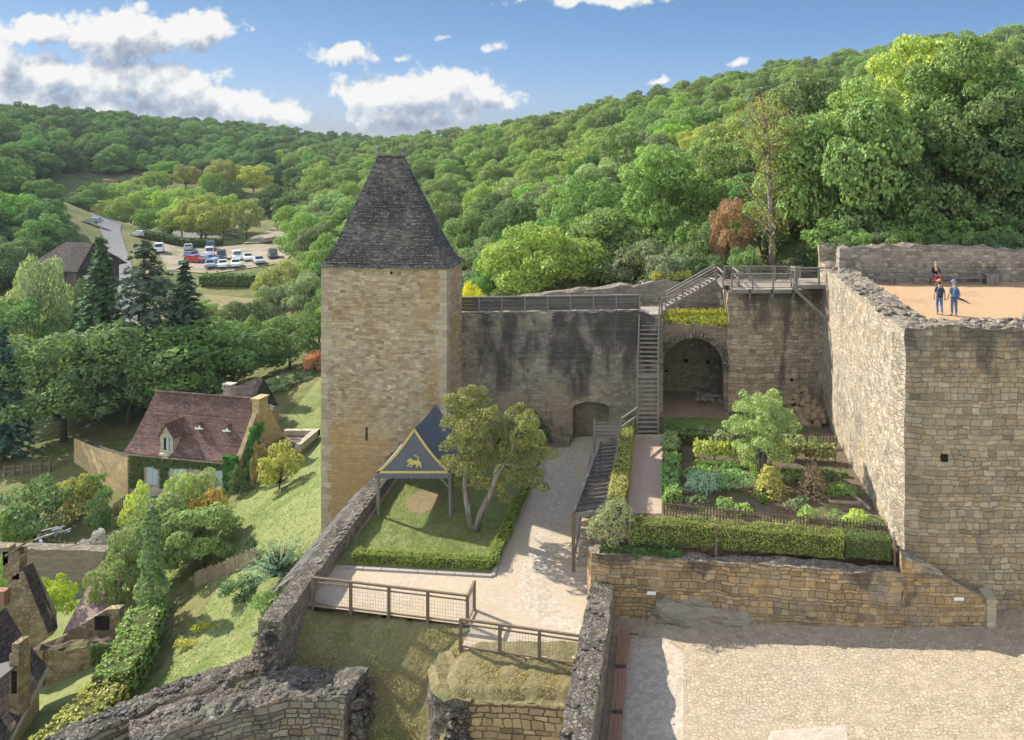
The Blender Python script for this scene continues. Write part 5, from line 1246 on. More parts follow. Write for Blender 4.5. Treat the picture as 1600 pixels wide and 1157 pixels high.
for i, (x_, y_, s_, lab, col) in enumerate([(1.6, 44.6, .5, 'leafy green patch behind the lavender bush', (.15, .24, .06)), (3.2, 44.8, .55, 'tall green plants behind the rosemary bush', (.13, .22, .055)), (6.7, 44.0, .5, 'green plants between the tree and the brown teepee', (.14, .21, .06)), (8.6, 44.0, .5, 'low green plants behind the herb clump', (.16, .23, .07)), (1.4, 41.2, .4, 'low bushy plant at the front left of the vegetable garden', (.14, .22, .07)), (6.4, 48.2, .5, 'small green shrub behind the trunk of the garden tree', (.12, .2, .06)), (6.6, 41.0, .4, 'grey-green seedlings in front of the two teepees', (.17, .22, .11))]): shrub_lobes('vegetable_patch', lab, (x_, y_, GZ), [(0, 0, s_ * .5, s_ * .8), (s_, .1, s_ * .5, s_ * .7), (-s_, 0, s_ * .45, s_ * .7), (s_ * .4, .4, s_ * .5, s_ * .7), (-s_ * .5, -.4, s_ * .4, s_ * .6)], col, .13, 80, 260 + i, 'plant')
for i, (p, q, lab) in enumerate([((9.3, 43.4), (10.2, 40.6), 'pale timber plank edging the bed beside the keep wall'), ((8.3, 41.4), (9.9, 41.2), 'short plank edging the front of the low herb clump')]):
    mb = MB(); mb.beam((*p, GZ + .07), (*q, GZ + .07), .12, .12); mb.beam((*p, GZ + .1), (p[0], p[1] + .05, GZ + .25), .05, .05); tag(mb.build('bed_plank', M['pale_wood']), lab, 'plank')
# willow-like garden tree
c = (5.15, 44.6, GZ); rr = np.random.default_rng(77); lob = []
for i in range(64):
    a = rr.random() * 6.28; q_ = rr.random() ** .5; z_ = 1.2 + 3.2 * rr.random(); rad = 2.2 * q_ * (1.0 - abs(z_ - 2.3) * .24); lob.append((math.cos(a) * rad, math.sin(a) * rad, z_, .34 + .2 * rr.random()))
stems = []
for i in range(9):
    a = i * .7; stems.append(([(0, 0, -.1), (math.cos(a) * .25, math.sin(a) * .25, 1.1), (math.cos(a) * 1.0, math.sin(a) * 1.0, 2.6)], [.16, .1, .03]))
shrub_lobes('garden_tree', 'feathery pale green tree in the middle of the vegetable garden', c, lob, (.165, .22, .09), .115, 125, 78, 'tree', stem=stems, flop=1.1)
bpy.data.objects['garden_tree'].children
# rubble at the foot of the block wall
mb = MB(); rng = np.random.default_rng(55)
for i in range(170):
    u_ = rng.random(); hgt = 1.7 * (1 - abs(u_ - .6)) * rng.random(); x_ = 7.4 + 3.1 * u_; y_ = 54.7 - rng.random() * (2.6 - hgt * .9)
    mb.rock((x_, y_, GZ + .1 + hgt * max(0, (y_ - 52.4) / 2)), (.22 + .3 * rng.random(), .3, .2 + .15 * rng.random()), rng)
tag(mb.build('fallen_rubble', M['ochrerock']), 'heap of ochre fallen rubble in the corner below the block wall', 'rubble')
# ---- benches on the plaza
bz = zpl(-1.8)
for i, (y0, y1) in enumerate(((32.9, 35.2), (30.3, 32.6), (27.6, 30.0))):
    lab = ['long reddish plank bench nearest the retaining wall beside the parapet', 'middle reddish plank bench in the row along the parapet', 'reddish plank bench next to the dark box along the parapet'][i]
    b = thing('plank_bench', lab, 'bench', (-1.95, (y0 + y1) / 2, bz), 'plank benches along the parapet'); hl = (y1 - y0) / 2
    mb = MB(); [mb.box2((-.24 + k * .165, -hl, .42), (-.24 + k * .165 + .155, hl, .47)) for k in range(3)]; mb.build('seat', M['bench_red'], b)
    for yy2 in (-hl + .25, hl - .25): mb = MB(); mb.box2((-.2, yy2 - .06, -.02), (.2, yy2 + .06, .42)); mb.build('leg', M['wood_dark'], b)
bx2 = thing('timber_bin', 'dark slatted timber box at the near end of the bench row', 'box', (-1.95, 26.95, bz)); mb = MB(); mb.box2((-.3, -.3, .72), (.3, .3, .8)); mb.build('lid', M['wood_dark'], bx2)
mb = MB()
for k in range(5): [mb.box2((x_ - .05, y_ - .02, .02), (x_ + .05, y_ + .02, .72)) for x_, y_ in ((-.24 + k * .12, -.26), (-.24 + k * .12, .26))]
for k in range(5): [mb.box2((x_ - .02, y_ - .05, .02), (x_ + .02, y_ + .05, .72)) for x_, y_ in ((-.27, -.24 + k * .12), (.27, -.24 + k * .12))]
mb.build('slatted_body', M['wood_dark'], bx2)
mb = MB(); g = G(990, 1000, -22); mb.beam((g.x - .3, g.y + .1, -21.8), (g.x + .2, g.y, -21.75), .05, .05); mb.box2((g.x - .32, g.y + .05, -22), (g.x - .26, g.y + .15, -21.78)); tag(mb.build('iron_bracket', M['wood_dark']), 'short dark bar beside the far end of the first plank bench', 'bar')
# ---- terrace furniture
for i, (pa, pb) in enumerate(((1364, 1404), (1424, 1460), (1486, 1545))):
    b = thing('wall_bench', ['low timber bench at the left end of the shaded terrace wall', 'low timber bench carrying the seated visitor', 'longest timber bench, next to the slatted crate on the terrace'][i], 'bench', (X((pa + pb) / 2, 52.4), 52.4, -9.4), 'low benches along the terrace wall'); hl = (pb - pa) / 2 * 52.4 / F
    mb = MB(); mb.box2((-hl, -.2, .40), (hl, .2, .46)); mb.build('seat', M['wood_grey'], b)
    for s_ in (-1, 1): mb = MB(); mb.box2((s_ * (hl - .2) - .05, -.17, 0), (s_ * (hl - .2) + .05, .17, .4)); mb.build('leg', M['wood_grey'], b)
cr = thing('slatted_crate', 'square slatted timber crate against the shaded terrace wall', 'crate', (X(1548, 52.3), 52.3, -9.4)); mb = MB()
for k in range(6): mb.box2((-.38 + k * .13, -.32, 0), (-.38 + k * .13 + .11, -.29, .62)); 
mb.build('slat', M['wood_grey'], cr); mb = MB(); mb.box2((-.39, -.28, .0), (.39, .3, .6)); mb.build('body', M['wood_dark'], cr); mb = MB(); mb.box2((-.42, -.34, .62), (.42, .34, .67)); mb.build('lid', M['wood_grey'], cr)
tm_ = thing('timber_prop', 'leaning timber prop on a sleeper at the right end of the terrace', 'prop', (X(1590, 38.6), 38.6, -9.4)); mb = MB(); mb.beam((0.0, 0, .12), (1.0, .2, 2.5), .16, .16); mb.build('strut', M['wood_grey'], tm_); mb = MB(); mb.box2((-.25, -.12, 0), (1.4, .3, .16)); mb.build('sleeper', M['wood_dark'], tm_)

# short grass on the banks
def tufts(name, label, fn, n, size, color, seed, mat='leaf_turn'):
    rng = np.random.default_rng(seed); P3 = fn(rng, n); C = P3 + np.array([0, 0, size * .22]); Nn = rng.normal(0, 1, C.shape) * np.array([1, 1, .25])
    V, Fq = leaf_arrays(C, Nn, size * (.5 + .8 * rng.random(len(C))), rng, .35, .2); o = np_mesh(name, V, Fq, M[mat]); o.color = (*color, 1); o['kind'] = 'stuff'; o['label'] = label; return o
def bank_pts(rng, n):
    x = -17 + 14 * rng.random(n); y = 29.5 + 7.2 * rng.random(n); e = np.interp(x, [-16.9, -8.8, -8.79, -3.3], [36.95, 35.5, 34.0, 32.9]); k = y < e - .2; x, y = x[k], y[k]; z = idw(x, y)
    return np.stack([x, y, z], 1)
tufts('bank_grass', 'short olive and straw grass on the ravine bank below the fences', bank_pts, 16000, .14, (.205, .205, .08), 191)
def bast_pts(rng, n):
    x = -9.0 + 5.5 * rng.random(n); y = 31.5 + 2.4 * rng.random(n); e = np.interp(x, [-8.8, -3.3], [34.0, 32.9]); k = (y < e - .1) & (x > -8.55 - .6 * np.sin((y - 31.2) / 3 * math.pi) + .5); x, y = x[k], y[k]
    return np.stack([x, y, -21.66 - .09 * (33 - y) - (1 - np.clip((y - 31.42) / .35, 0, 1)) * .25], 1)
tufts('bastion_grass', 'dry straw-coloured grass on top of the masonry bastion', bast_pts, 5000, .12, (.27, .215, .12), 192)

LW_ = [(p[0], p[1]) for p in lawn]
def court_pts(rng, n):
    x = -16.8 + 10.5 * rng.random(n); y = 40 + 13.5 * rng.random(n)
    ins = np.zeros(n, bool)
    for i in range(len(LW_)):
        (x1, y1), (x2, y2) = LW_[i], LW_[(i + 1) % len(LW_)]; c = ((y1 > y) != (y2 > y)); ins ^= c & (x < (x2 - x1) * (y - y1) / ((y2 - y1) or 1e-9) + x1)
    ins &= np.hypot((x - wc[0]) / 1.0, (y - wc[1]) / 1.4) > .85 + .25 * rng.random(n)
    x, y = x[ins], y[ins]; return np.stack([x, y, zc(y) + .03], 1)
tufts('courtyard_grass', 'short mown grass of the lawn under and around the pavilion', court_pts, 26000, .08, (.15, .195, .055), 193, 'leaf')
# ------------------------------------------------------------------ the valley: roads, car park, houses
drape('car_park', [gp(*q) for q in [(238, 388, 193), (262, 423, 161), (330, 425, 159), (440, 413, 167), (462, 399, 178), (455, 388, 194), (400, 381, 200), (330, 387, 195), (300, 392, 188)]], M['carpark'], .15, 3)
drape('road', [gp(*q) for q in [(196, 500, 118), (215, 500, 118), (215, 450, 140), (205, 415, 165), (188, 385, 195), (190, 366, 222), (250, 368, 214), (310, 370, 214), (370, 366, 216), (310, 362, 226), (250, 361, 228), (205, 355, 240), (200, 335, 262), (180, 325, 275), (150, 332, 262), (130, 350, 240), (140, 375, 210), (165, 400, 180), (180, 430, 155), (190, 460, 137)]], M['asphalt'], .14, 4)
drape('meadow', [gp(*q) for q in [(318, 462, 146), (400, 470, 142), (398, 500, 130), (330, 505, 128)]], M['drygrass'], .12, 3)
drape('grass_verge', [gp(*q) for q in [(240, 378, 203), (370, 371, 209), (410, 364, 216), (455, 360, 220), (470, 375, 206), (400, 379, 203), (320, 385, 197), (240, 387, 194)]], M['lawn'], .13, 3)
drape('bare_bank', [gp(*q) for q in [(380, 381, 200), (400, 366, 214), (440, 352, 232), (470, 350, 234), (474, 380, 202)]], M['carpark'], .3, 3)

# -- the ivy-clad house
hA = P(203, 705, 73.0); hB = P(380, 722, 70.6); hd_ = (hB - hA); hd_.z = 0; HW = hd_.length; rzh = math.atan2(hd_.y, hd_.x)
HZb = -31.7; HH = hA.z - HZb
house = thing('stone_house', 'cream stone house with a steep brown tiled roof and ivy on its front', 'house', (hA.x, hA.y, HZb), rz=rzh)
HW -= .75; HD = 5.8; RZ = HH + 4.55
mb = MB(); mb.add([(0, 0, -2), (HW, 0, -2), (HW, HD, -2), (0, HD, -2), (0, 0, HH), (HW, 0, HH), (HW, HD, HH), (0, HD, HH)], [(0, 1, 5, 4), (2, 3, 7, 6), (0, 4, 7, 3)])
mb.build('front_wall', M['cream'], house)
mb = MB(); mb.prism([(-.05, -2), (HD + .05, -2), (HD + .05, HH), (HD / 2, RZ + .35), (-.05, HH + .1)], ((HW, 0, 0), (0, 1, 0), (0, 0, 1), (1, 0, 0)), .45); gb = mb.build('gable_wall', M['ochre_wall'], house)
mb = MB(); N_ = 9
def hroof(u_):                                              # flared profile from eave (0) to ridge (1)
    return (-.35 + (HD / 2 + .35) * u_, HH - .05 + (RZ - HH + .05) * (u_ ** 1.22 * .93 + .07 * u_))
for side in (0, 1):
    for i in range(N_):
        a, b = hroof(i / N_), hroof((i + 1) / N_)
        ya, yb_ = (a[0], b[0]) if side == 0 else (HD - a[0], HD - b[0])
        mm = 16; xL = lambda u_: -.4 + 0.35 * u_
        for k in range(mm):
            ua, ub = k / mm, (k + 1) / mm
            xx = lambda u_, q: xL(q) + (HW - xL(q) - .02) * u_
            w = lambda x_, y_: .035 * mnoise.noise(Vector((x_ * .9, y_ * .9, 1)))
            V4 = [(xx(ua, i / N_), ya, a[1]), (xx(ub, i / N_), ya, a[1]), (xx(ub, (i + 1) / N_), yb_, b[1]), (xx(ua, (i + 1) / N_), yb_, b[1])]
            mb.add([(p[0], p[1], p[2] + w(p[0], p[1])) for p in V4], [(0, 1, 2, 3) if side == 0 else (3, 2, 1, 0)])
hr_ = mb.build('roof', M['tile'], house); md = hr_.modifiers.new('thick', 'SOLIDIFY'); md.thickness = .12; md.offset = -1
mb = MB()
for i in range(30): mb.tube([(-.05 + i * (HW - .2) / 30, HD / 2, RZ + .0), (-.05 + (i + .95) * (HW - .2) / 30, HD / 2, RZ + .02)], [.13, .11], 8)
mb.build('ridge_tiles', M['tile'], hr_)
mb = MB(); mb.box2((0, -.16, HH - .32), (HW, -.003, HH - .12)); mb.build('cornice', M['quoin'], house)
mb = MB(); mb.box2((HW - .1, HD / 2 - .75, RZ - 2.4), (HW + .62, HD / 2 + .4, RZ + .15)); mb.box2((HW - .2, HD / 2 - .85, RZ + .15), (HW + .7, HD / 2 + .5, RZ + .3)); mb.build('chimney', M['ochre_wall'], hr_)
# dormer
dm = thing('tmp', '', ''); bpy.data.objects.remove(dm)
dx_ = 3.35; mb = MB(); mb.prism([(0, HH - .5), (1.35, HH - .5), (1.35, HH + 1.75), (.675, HH + 2.75), (0, HH + 1.75)], ((dx_, -.1, 0), (1, 0, 0), (0, 0, 1), (0, 1, 0)), 2.4); do = mb.build('dormer', M['cream'], house)
mb = MB()
for s_ in (0, 1):
    x0_, x1_ = (dx_ - .15, dx_ + .675) if s_ == 0 else (dx_ + 1.5, dx_ + .675)
    mb.add([(x0_, -.25, HH + 1.62), (x1_, -.25, HH + 2.82), (x1_, 2.6, HH + 2.82), (x0_, 2.6, HH + 1.62), (x0_, -.25, HH + 1.54), (x1_, -.25, HH + 2.74), (x1_, 2.6, HH + 2.74), (x0_, 2.6, HH + 1.54)], [(0, 1, 2, 3), (7, 6, 5, 4), (0, 4, 5, 1), (2, 6, 7, 3), (0, 3, 7, 4)])
mb.build('dormer_roof', M['tile'], do)
mb = MB(); mb.box2((dx_ + .42, -.14, HH + .45), (dx_ + .95, -.105, HH + 1.55)); mb.build('window_opening', M['black'], do)
mb = MB(); mb.box2((dx_ + .70, -.17, HH + .45), (dx_ + .95, -.145, HH + 1.55)); mb.build('shutter', M['shutter'], do)
mb = MB(); mb.box2((dx_ + .15, -.4, HH + .0), (dx_ + 1.2, -.1, HH + .18)); mb.box2((dx_ + .3, -.34, HH - .25), (dx_ + 1.05, -.1, HH + .0)); mb.build('sill', M['cream'], do)
for vx in (6.3, 9.2):
    y_, z_ = hroof(.52); mb = MB(); w_ = .38; mb.prism([(-w_, 0), (w_, 0), (0, .52)], ((vx, y_ - .15, z_ + .02), (1, 0, 0), (0, 0, 1), (0, 1, 0)), 1.0); v_ = mb.build('roof_vent', M['tile'], house)
    mb = MB(); mb.box2((vx - w_ - .05, y_ - .25, z_ + .0), (vx + w_ + .05, y_ - .16, z_ + .09)); mb.prism([(-.16, 0), (.16, 0), (0, .25)], ((vx, y_ - .17, z_ + .1), (1, 0, 0), (0, 0, 1), (0, 1, 0)), .02); mb.build('sill', M['white'], v_)
for k, (px0, w_, h_) in enumerate(((243, 1.15, 1.75), (290, 1.3, 2.0), (352, 1.1, 2.1))):
    u_ = (px0 - 203) / 177 * HW; zb_ = .25 if k else .55
    mb = MB(); mb.box2((u_ - w_ / 2 - .18, -.035, zb_ - .15), (u_ + w_ / 2 + .18, -.004, zb_ + h_ + .2)); fr = mb.build('window_surround', M['quoin'], house)
    for s_ in (-1, 1):
        mb = MB(); mb.box2((u_ + (0.01 if s_ > 0 else -w_ / 2), -.085, zb_), (u_ + (w_ / 2 if s_ > 0 else -.01), -.04, zb_ + h_))
        for q in range(3): mb.box2((u_ + (0.03 if s_ > 0 else -w_ / 2 + .02), -.105, zb_ + .2 + q * (h_ - .4) / 2 - .04), (u_ + (w_ / 2 - .02 if s_ > 0 else -.03), -.087, zb_ + .2 + q * (h_ - .4) / 2 + .04))
        mb.build('shutter', M['shutter'], fr)
# ivy on the front and on the gable
rng = np.random.default_rng(101); C = []; Nn = []
for i in range(9000):
    u_ = rng.random() * HW * .92; z_ = rng.random() * (HH - .35); top_only = HH - .55 - .55 * rng.random()
    f_ = u_ / HW; low = (0 if f_ < .13 else (HH - 1.25 if f_ < .30 and abs(u_ - (243 - 203) / 177 * HW) < 1.0 else (.3 if f_ < .42 and not (abs(u_ - (290 - 203) / 177 * HW) < 1.3) else HH - .75 - .6 * (1 - f_))))
    if z_ < low + .25 * mnoise.noise(Vector((u_ * 1.5, 0, 3))): continue
    C.append((u_, -.08 - .10 * rng.random(), z_)); Nn.append((0, -1, .3))
V, Fq = leaf_arrays(np.array(C), np.array(Nn), .17 * (.6 + .8 * rng.random(len(C))), rng, .85, .35); f = np_mesh('ivy', V, Fq, M['leaf'], house); f.color = (.055, .09, .016, 1)
C = []; Nn = []
for i in range(4200):
    u_ = rng.random(); z_ = rng.random() * 6.0; y_ = -.4 + 2.9 * u_ + .3 * mnoise.noise(Vector((z_, u_ * 3, 0))); 
    if abs(y_ - (.2 + z_ * .26)) > .75 + .35 * mnoise.noise(Vector((z_ * 1.2, 3, 0))): continue
    C.append((HW + .45 + .35 * rng.random() * math.sin(min(1, z_ / 3) * 1.6) + .1, y_, z_)); Nn.append((1, -.6, .4))
V, Fq = leaf_arrays(np.array(C), np.array(Nn), .26 * (.6 + .8 * rng.random(len(C))), rng, .85, .6); C2 = [(HW - 1.0 + 1.5 * rng.random(), -.15 - .3 * rng.random(), .3 + 3.6 * rng.random() ** .8) for _ in range(1500)]; C += C2; Nn += [(0, -1, .3)] * len(C2)
V, Fq = leaf_arrays(np.array(C), np.array(Nn), .24 * (.6 + .8 * rng.random(len(C))), rng, .85, .6); f = np_mesh('climbing_vine', V, Fq, M['leaf'], house); f.color = (.05, .115, .03, 1)
# annex, low terrace, ruin beside it
an = thing('house_annex', 'low dark-roofed annex with a small chimney just behind the ivy-clad house', 'house', (X(300, 79), 79, HZb), rz=rzh)
mb = MB(); mb.box2((0, 0, -1), (6.2, 4, 4.6)); mb.build('wall', M['ochre_wall'], an)
mb = MB(); mb.add([(-.4, -.3, 4.4), (6.3, -.3, 4.6), (6.3, 2.2, 8.0), (5.6, 2.2, 8.0), (-.4, 2.0, 5.4), (-.4, 4.4, 4.4), (6.3, 4.4, 4.6)], [(0, 1, 2, 3, 4), (4, 3, 2, 6, 5), (1, 6, 2), (0, 4, 5)]); r2 = mb.build('roof', M['tile_dark'], an)
mb = MB(); mb.box2((3.4, .2, 5.0), (4.3, .8, 7.3)); mb.box2((3.3, .1, 7.3), (4.4, .9, 7.45)); [mb.box2((3.35 + k * .36, .15, 7.45), (3.5 + k * .36, .85, 7.7)) for k in range(3)]; mb.box2((3.3, .1, 7.7), (4.4, .9, 7.82)); mb.build('chimney', M['cream'], r2)
mb = rough_wall([(X(412, 76), 76), (X(424, 75), 75)], 1.1, -32, -25.2, .3, .12, .3, 111, .4); tag(mb.build('ruined_chimney', [M['gable_old'], M['rubble']]), 'ruined stone chimney stump against the right gable of the ivy-clad house', 'ruin')
lt = thing('garden_terrace_room', 'low flat-topped stone outbuilding let into the lawn beside the ivy-clad house', 'outbuilding', (X(415, 73), 73, -30.4))
mb = MB(); mb.box2((0, 0, -1), (3.2, 3.6, 2.1)); mb.build('wall', M['ochre_wall'], lt)
mb = MB(); mb.box2((-.1, -.1, 2.1), (3.0, 3.6, 2.22)); mb.build('tiled_top', M['tile'], lt)
mb = MB(); mb.box2((2.75, -.2, 2.1), (3.3, 3.8, 2.75)); mb.box2((0, 3.4, 2.1), (3.3, 3.9, 2.7)); mb.build('parapet', M['cream'], lt)
yw = rough_wall([(X(120, 82), 82), (X(160, 77), 77), (X(204, 73.4), 73.4)], .5, -33.5, lambda s: -30.4 + 1.4 * s, .6, .03, .05, 115, .8)
yo = tag(yw.build('garden_wall', [M['ochre_wall'], M['tile_dark']]), 'ochre garden wall capped with tiles running left from the ivy-clad house', 'wall')
# -- houses at the lower left
gbl = thing('old_gable', 'tall weathered gable end wall with broken chimneys rising at the left edge', 'ruin', (0, 0, 0))
Dg = 49.0; gpl = [(8, 1010), (8, 954), (12, 911), (20, 902), (43, 886), (62, 925), (80, 964), (82, 992), (54, 1012)]
mb = MB(); mb.prism([(X(p[0], Dg), Z(p[1], Dg)) for p in gpl], ((0, Dg, 0), (1, 0, 0), (0, 0, 1), (-.25, 1, 0)), .6); mb.build('gable_wall', M['gable_old'], gbl)
mb = MB(); q0 = P(26, 880, Dg + .3); mb.box((q0.x - .1, Dg + .3, q0.z), (1.0, .6, 1.7)); mb.box((q0.x - .45, Dg + .3, q0.z + .55), (.35, .6, 1.1)); mb.box((q0.x + .1, Dg + .3, q0.z + .95), (1.3, .7, .12), mat=Matrix.Rotation(-.55, 4, 'Y')); mb.box((q0.x + .15, Dg + .3, q0.z + .35), (1.35, .66, .12), mat=Matrix.Rotation(-.55, 4, 'Y')); mb.build('chimney', M['gable_old'], gbl)
mb = MB(); q0 = P(12, 930, Dg); mb.box((q0.x - .2, Dg - .2, q0.z), (.7, .5, .9)); mb.build('brick_patch', M['bench_red'], gbl)
mb = MB(); a, b = P(43, 884, Dg - .1), P(83, 985, Dg - .1); mb.beam(a, b, .7, .08); mb.build('verge_tiles', M['tile_dark'], gbl)
ch_ = thing('tiled_cottage', 'dark-roofed cottage with a narrow ochre dormer at the lower left edge', 'house', (0, 0, 0))
e0, e1 = P(72, 1043, 47.2), P(8, 1165, 42.2); r0, r1 = P(6, 952, 48.6), P(-110, 1050, 43.8)
mb = MB(); nS = 14
for i in range(nS):
    for k in range(12):
        f4 = []
        for (u_, v_) in ((i / nS, k / 12), ((i + 1) / nS, k / 12), ((i + 1) / nS, (k + 1) / 12), (i / nS, (k + 1) / 12)):
            p = e0.lerp(e1, u_).lerp(r0.lerp(r1, u_), v_); p.z += .06 * mnoise.noise(p * .7) - .25 * math.sin(v_ * math.pi); f4.append(p)
        mb.add(f4, [(0, 1, 2, 3)])
o = mb.build('roof', M['tile_dark'], ch_); md = o.modifiers.new('thick', 'SOLIDIFY'); md.thickness = .15
mb = MB(); mb.add([e0 - Vector((.4, 0, .1)), e1 - Vector((.4, 0, .1)), e1 - Vector((.4, 0, 4)), e0 - Vector((.4, 0, 4))], [(0, 1, 2, 3)]); o2 = mb.build('wall', M['ochre_wall'], ch_); md = o2.modifiers.new('thick', 'SOLIDIFY'); md.thickness = .4
mb = MB(); mb.tube([e0 + Vector((.12, 0, -.1)), e1 + Vector((.12, 0, -.14))], .08, 8); mb.build('gutter', M['kerb'], ch_)
q0 = P(31, 1050, 44.2); mb = MB(); mb.box((q0.x, q0.y, q0.z - .5), (.52, .8, 3.4)); mb.box((q0.x + .02, q0.y, q0.z + 1.45), (.36, .7, .6)); do_ = mb.build('dormer', M['gable_old'], ch_)
mb = MB(); mb.box((q0.x + .03, q0.y - .42, q0.z - .3), (.26, .06, 1.2)); mb.build('window_opening', M['black'], do_)
mb = MB(); mb.box((q0.x - .75, q0.y - .7, q0.z + .35), (1.9, 2.0, .12), mat=Matrix.Rotation(-.25, 4, 'Y')); mb.box((q0.x - .2, q0.y - 1.5, q0.z - .9), (.25, .25, 2.4)); mb.build('porch_roof', M['wood_dark'], ch_)
mb = MB(); mb.box((q0.x - .9, q0.y - 1.0, q0.z - 1.0), (1.0, .3, 2.0)); mb.build('porch_wall', M['cream'], ch_)
sh = thing('lean_to_shed', 'stone shed with a flat pinkish tiled roof below the long garden wall', 'shed', (0, 0, 0))
a, b, c, d = P(98, 990, 52), P(166, 955, 53), P(205, 880, 57), P(158, 878, 57.5)
mb = MB(); n_ = Vector((0, 0, .1)); mb.add([a, b, c, d, a - n_, b - n_, c - n_, d - n_], [(0, 1, 2, 3), (7, 6, 5, 4), (0, 4, 5, 1), (1, 5, 6, 2), (2, 6, 7, 3), (3, 7, 4, 0)]); mb.build('roof', M['tile_pink'], sh)
mb = MB(); w0, w1 = b + Vector((-1.9, -.35, -.5)), P(200, 952, 53.3)
mb.prism([(0, -3.0), (P(200, 960, 53).x - a.x, -3.0), (P(200, 960, 53).x - a.x, 1.6), (b.x - a.x + .6, 1.55), (0.15, .0)], ((a.x, 52.1, a.z - .1), (1, .02, 0), (0, 0, 1), (0, 1, 0)), .5); mb.build('wall', M['gable_old'], sh)
mb = MB(); q0 = P(158, 970, 52.0); mb.box((q0.x, 52.06, q0.z - .2), (.9, .06, .9)); mb.build('doorway', M['black'], sh)
mb = rough_wall([(X(54, 50), 50), (X(75, 51), 50.6), (X(130, 51), 50.9), (X(192, 51), 51.2)], 1.2, -35.5, -32.0, .4, .12, .3, 121, .4)
tag(mb.build('garden_bank_wall', [M['gable_old'], M['soil']]), 'low rubble wall topped with bare earth in front of the pinkish shed', 'wall')
hedge('trailing_ivy', [(X(140, 49.6), 49.75), (X(188, 50.2), 50.1)], .35, 1.3, lambda x, y: -32.7, (.05, .085, .025), 'ivy hanging over the low rubble wall in front of the pinkish shed', .2, 60, 122, .18, cat='ivy')
mb = rough_wall([(X(-40, 62), 62.6), (X(60, 62), 62.3), (X(170, 62), 62)], .9, -38, -31.6, .5, .05, .07, 125, .6)
tag(mb.build('long_garden_wall', [M['grey'], M['lichen']]), 'long grey garden wall with a flat coping at the left edge', 'wall')
# rail and clutter behind
mb = MB(); rng = np.random.default_rng(8)
for i in range(9): mb.box((X(84, 64) + rng.normal(0, .4), 64 + rng.normal(0, .35), -31.75 + .06 * i), (.8 + .5 * rng.random(), .2, .05), rz=rng.random() * 3)
M['grey_board'] = simple('grey boards', (.20, .21, .22), .9, .1, .2, 3); tag(mb.build('board_pile', M['grey_board']), 'pile of pale grey boards behind the long grey garden wall', 'boards')
pf = thing('rail_fence', 'rustic post and rail fence under the walnut trees at the left', 'fence', (0, 0, 0)); mb = MB(); pr = None
for k in range(6):
    px = 8 + k * 14; D_ = 80; z_ = tz(X(px, D_), D_); p = Vector((X(px, D_), D_, z_)); m2 = MB(); m2.box2((p.x - .09, p.y - .09, z_ - .3), (p.x + .09, p.y + .09, z_ + 1.15)); m2.build('post', M['wood_brown'], pf)
    if pr is not None: mb.beam(pr + Vector((0, 0, .95)), p + Vector((0, 0, .95)), .09, .12); mb.beam(pr + Vector((0, 0, .5)), p + Vector((0, 0, .5)), .08, .1)
    pr = p
mb.build('rail', M['wood_brown'], pf)
def slope_picket(name, label, A, B, h, gap, mat):
    root = thing(name, label, 'fence', (A[0], A[1], tz(*A))); inv = Vector(root.location); n = int((Vector(B) - Vector(A)).length / gap); mb = MB(); rr = random.Random(5)
    for i in range(n): x_ = A[0] + (B[0] - A[0]) * i / n; y_ = A[1] + (B[1] - A[1]) * i / n; z_ = tz(x_, y_); hh = h * (.9 + .2 * rr.random()); mb.box((x_ - inv.x, y_ - inv.y, z_ + hh / 2 - inv.z), (gap * .6, .04, hh))
    mb.build('pales', M[mat], root); k = MB(); k.beam((0, .04, h * .6), (B[0] - inv.x, B[1] - inv.y + .04, tz(*B) + h * .6 - inv.z), .05, .05); k.build('rail', M[mat], root)
slope_picket('chestnut_fence', 'thin pale chestnut paling between the big shrubs and the dark juniper', gp(305, 905, 55), gp(402, 908, 54), 1.0, .13, 'pale_wood')
slope_picket('chestnut_fence', 'short new pale paling at the edge of the lower lawn by the rampart', gp(404, 1050, 43), gp(436, 1022, 43.5), 1.2, .13, 'pale_wood')
slope_picket('garden_gate_fence', 'small dark picket fence between the shrubs before the ivy-clad house', gp(178, 795, 70), gp(204, 780, 71.5), 1.1, .18, 'wood_brown')
# pole, ivy on it, wires
pl = thing('utility_pole', 'wooden pole wrapped in ivy, standing behind the diagonal hedge', 'pole', (X(237, 52.5), 52.5, tz(X(237, 52.5), 52.5))); hp = Z(790, 52.5) - pl.location.z
mb = MB(); mb.tube([(0, 0, 0), (0, 0, hp)], [.14, .10], 10); mb.box((0, 0, hp - .25), (.5, .08, .08)); mb.build('shaft', M['wood_grey'], pl)
rng = np.random.default_rng(131); n = 3400; z_ = hp * .97 * rng.random(n) ** 1.15; a = rng.random(n) * 6.28; r_ = (.32 + .75 * (1 - z_ / hp) ** 1.1) * (.7 + .4 * rng.random(n)) * (1 + .25 * np.sin(z_ * 3))
V, Fq = leaf_arrays(np.stack([np.cos(a) * r_, np.sin(a) * r_, z_], 1), np.stack([np.cos(a), np.sin(a), .3 * np.ones(n)], 1), .22 * (.6 + .8 * rng.random(n)), rng, .8, .5); f = np_mesh('ivy', V, Fq, M['leaf'], pl); f.color = (.15, .23, .07, 1)
for k, (dz, q) in enumerate(((.1, P(34, 868, 50)), (.6, P(60, 910, 50)))):
    a = Vector(pl.location) + Vector((0, 0, hp - .2 - dz * 3)); mb = MB(); mb.tube([a.lerp(q, i / 12) - Vector((0, 0, .5 * math.sin(math.pi * i / 12))) for i in range(13)], .022, 4)
    tag(mb.build('overhead_wire', M['wood_grey']), ['upper slack wire from the ivy pole to the old gable', 'lower slack wire from the ivy pole to the old gable'][k], 'wire')
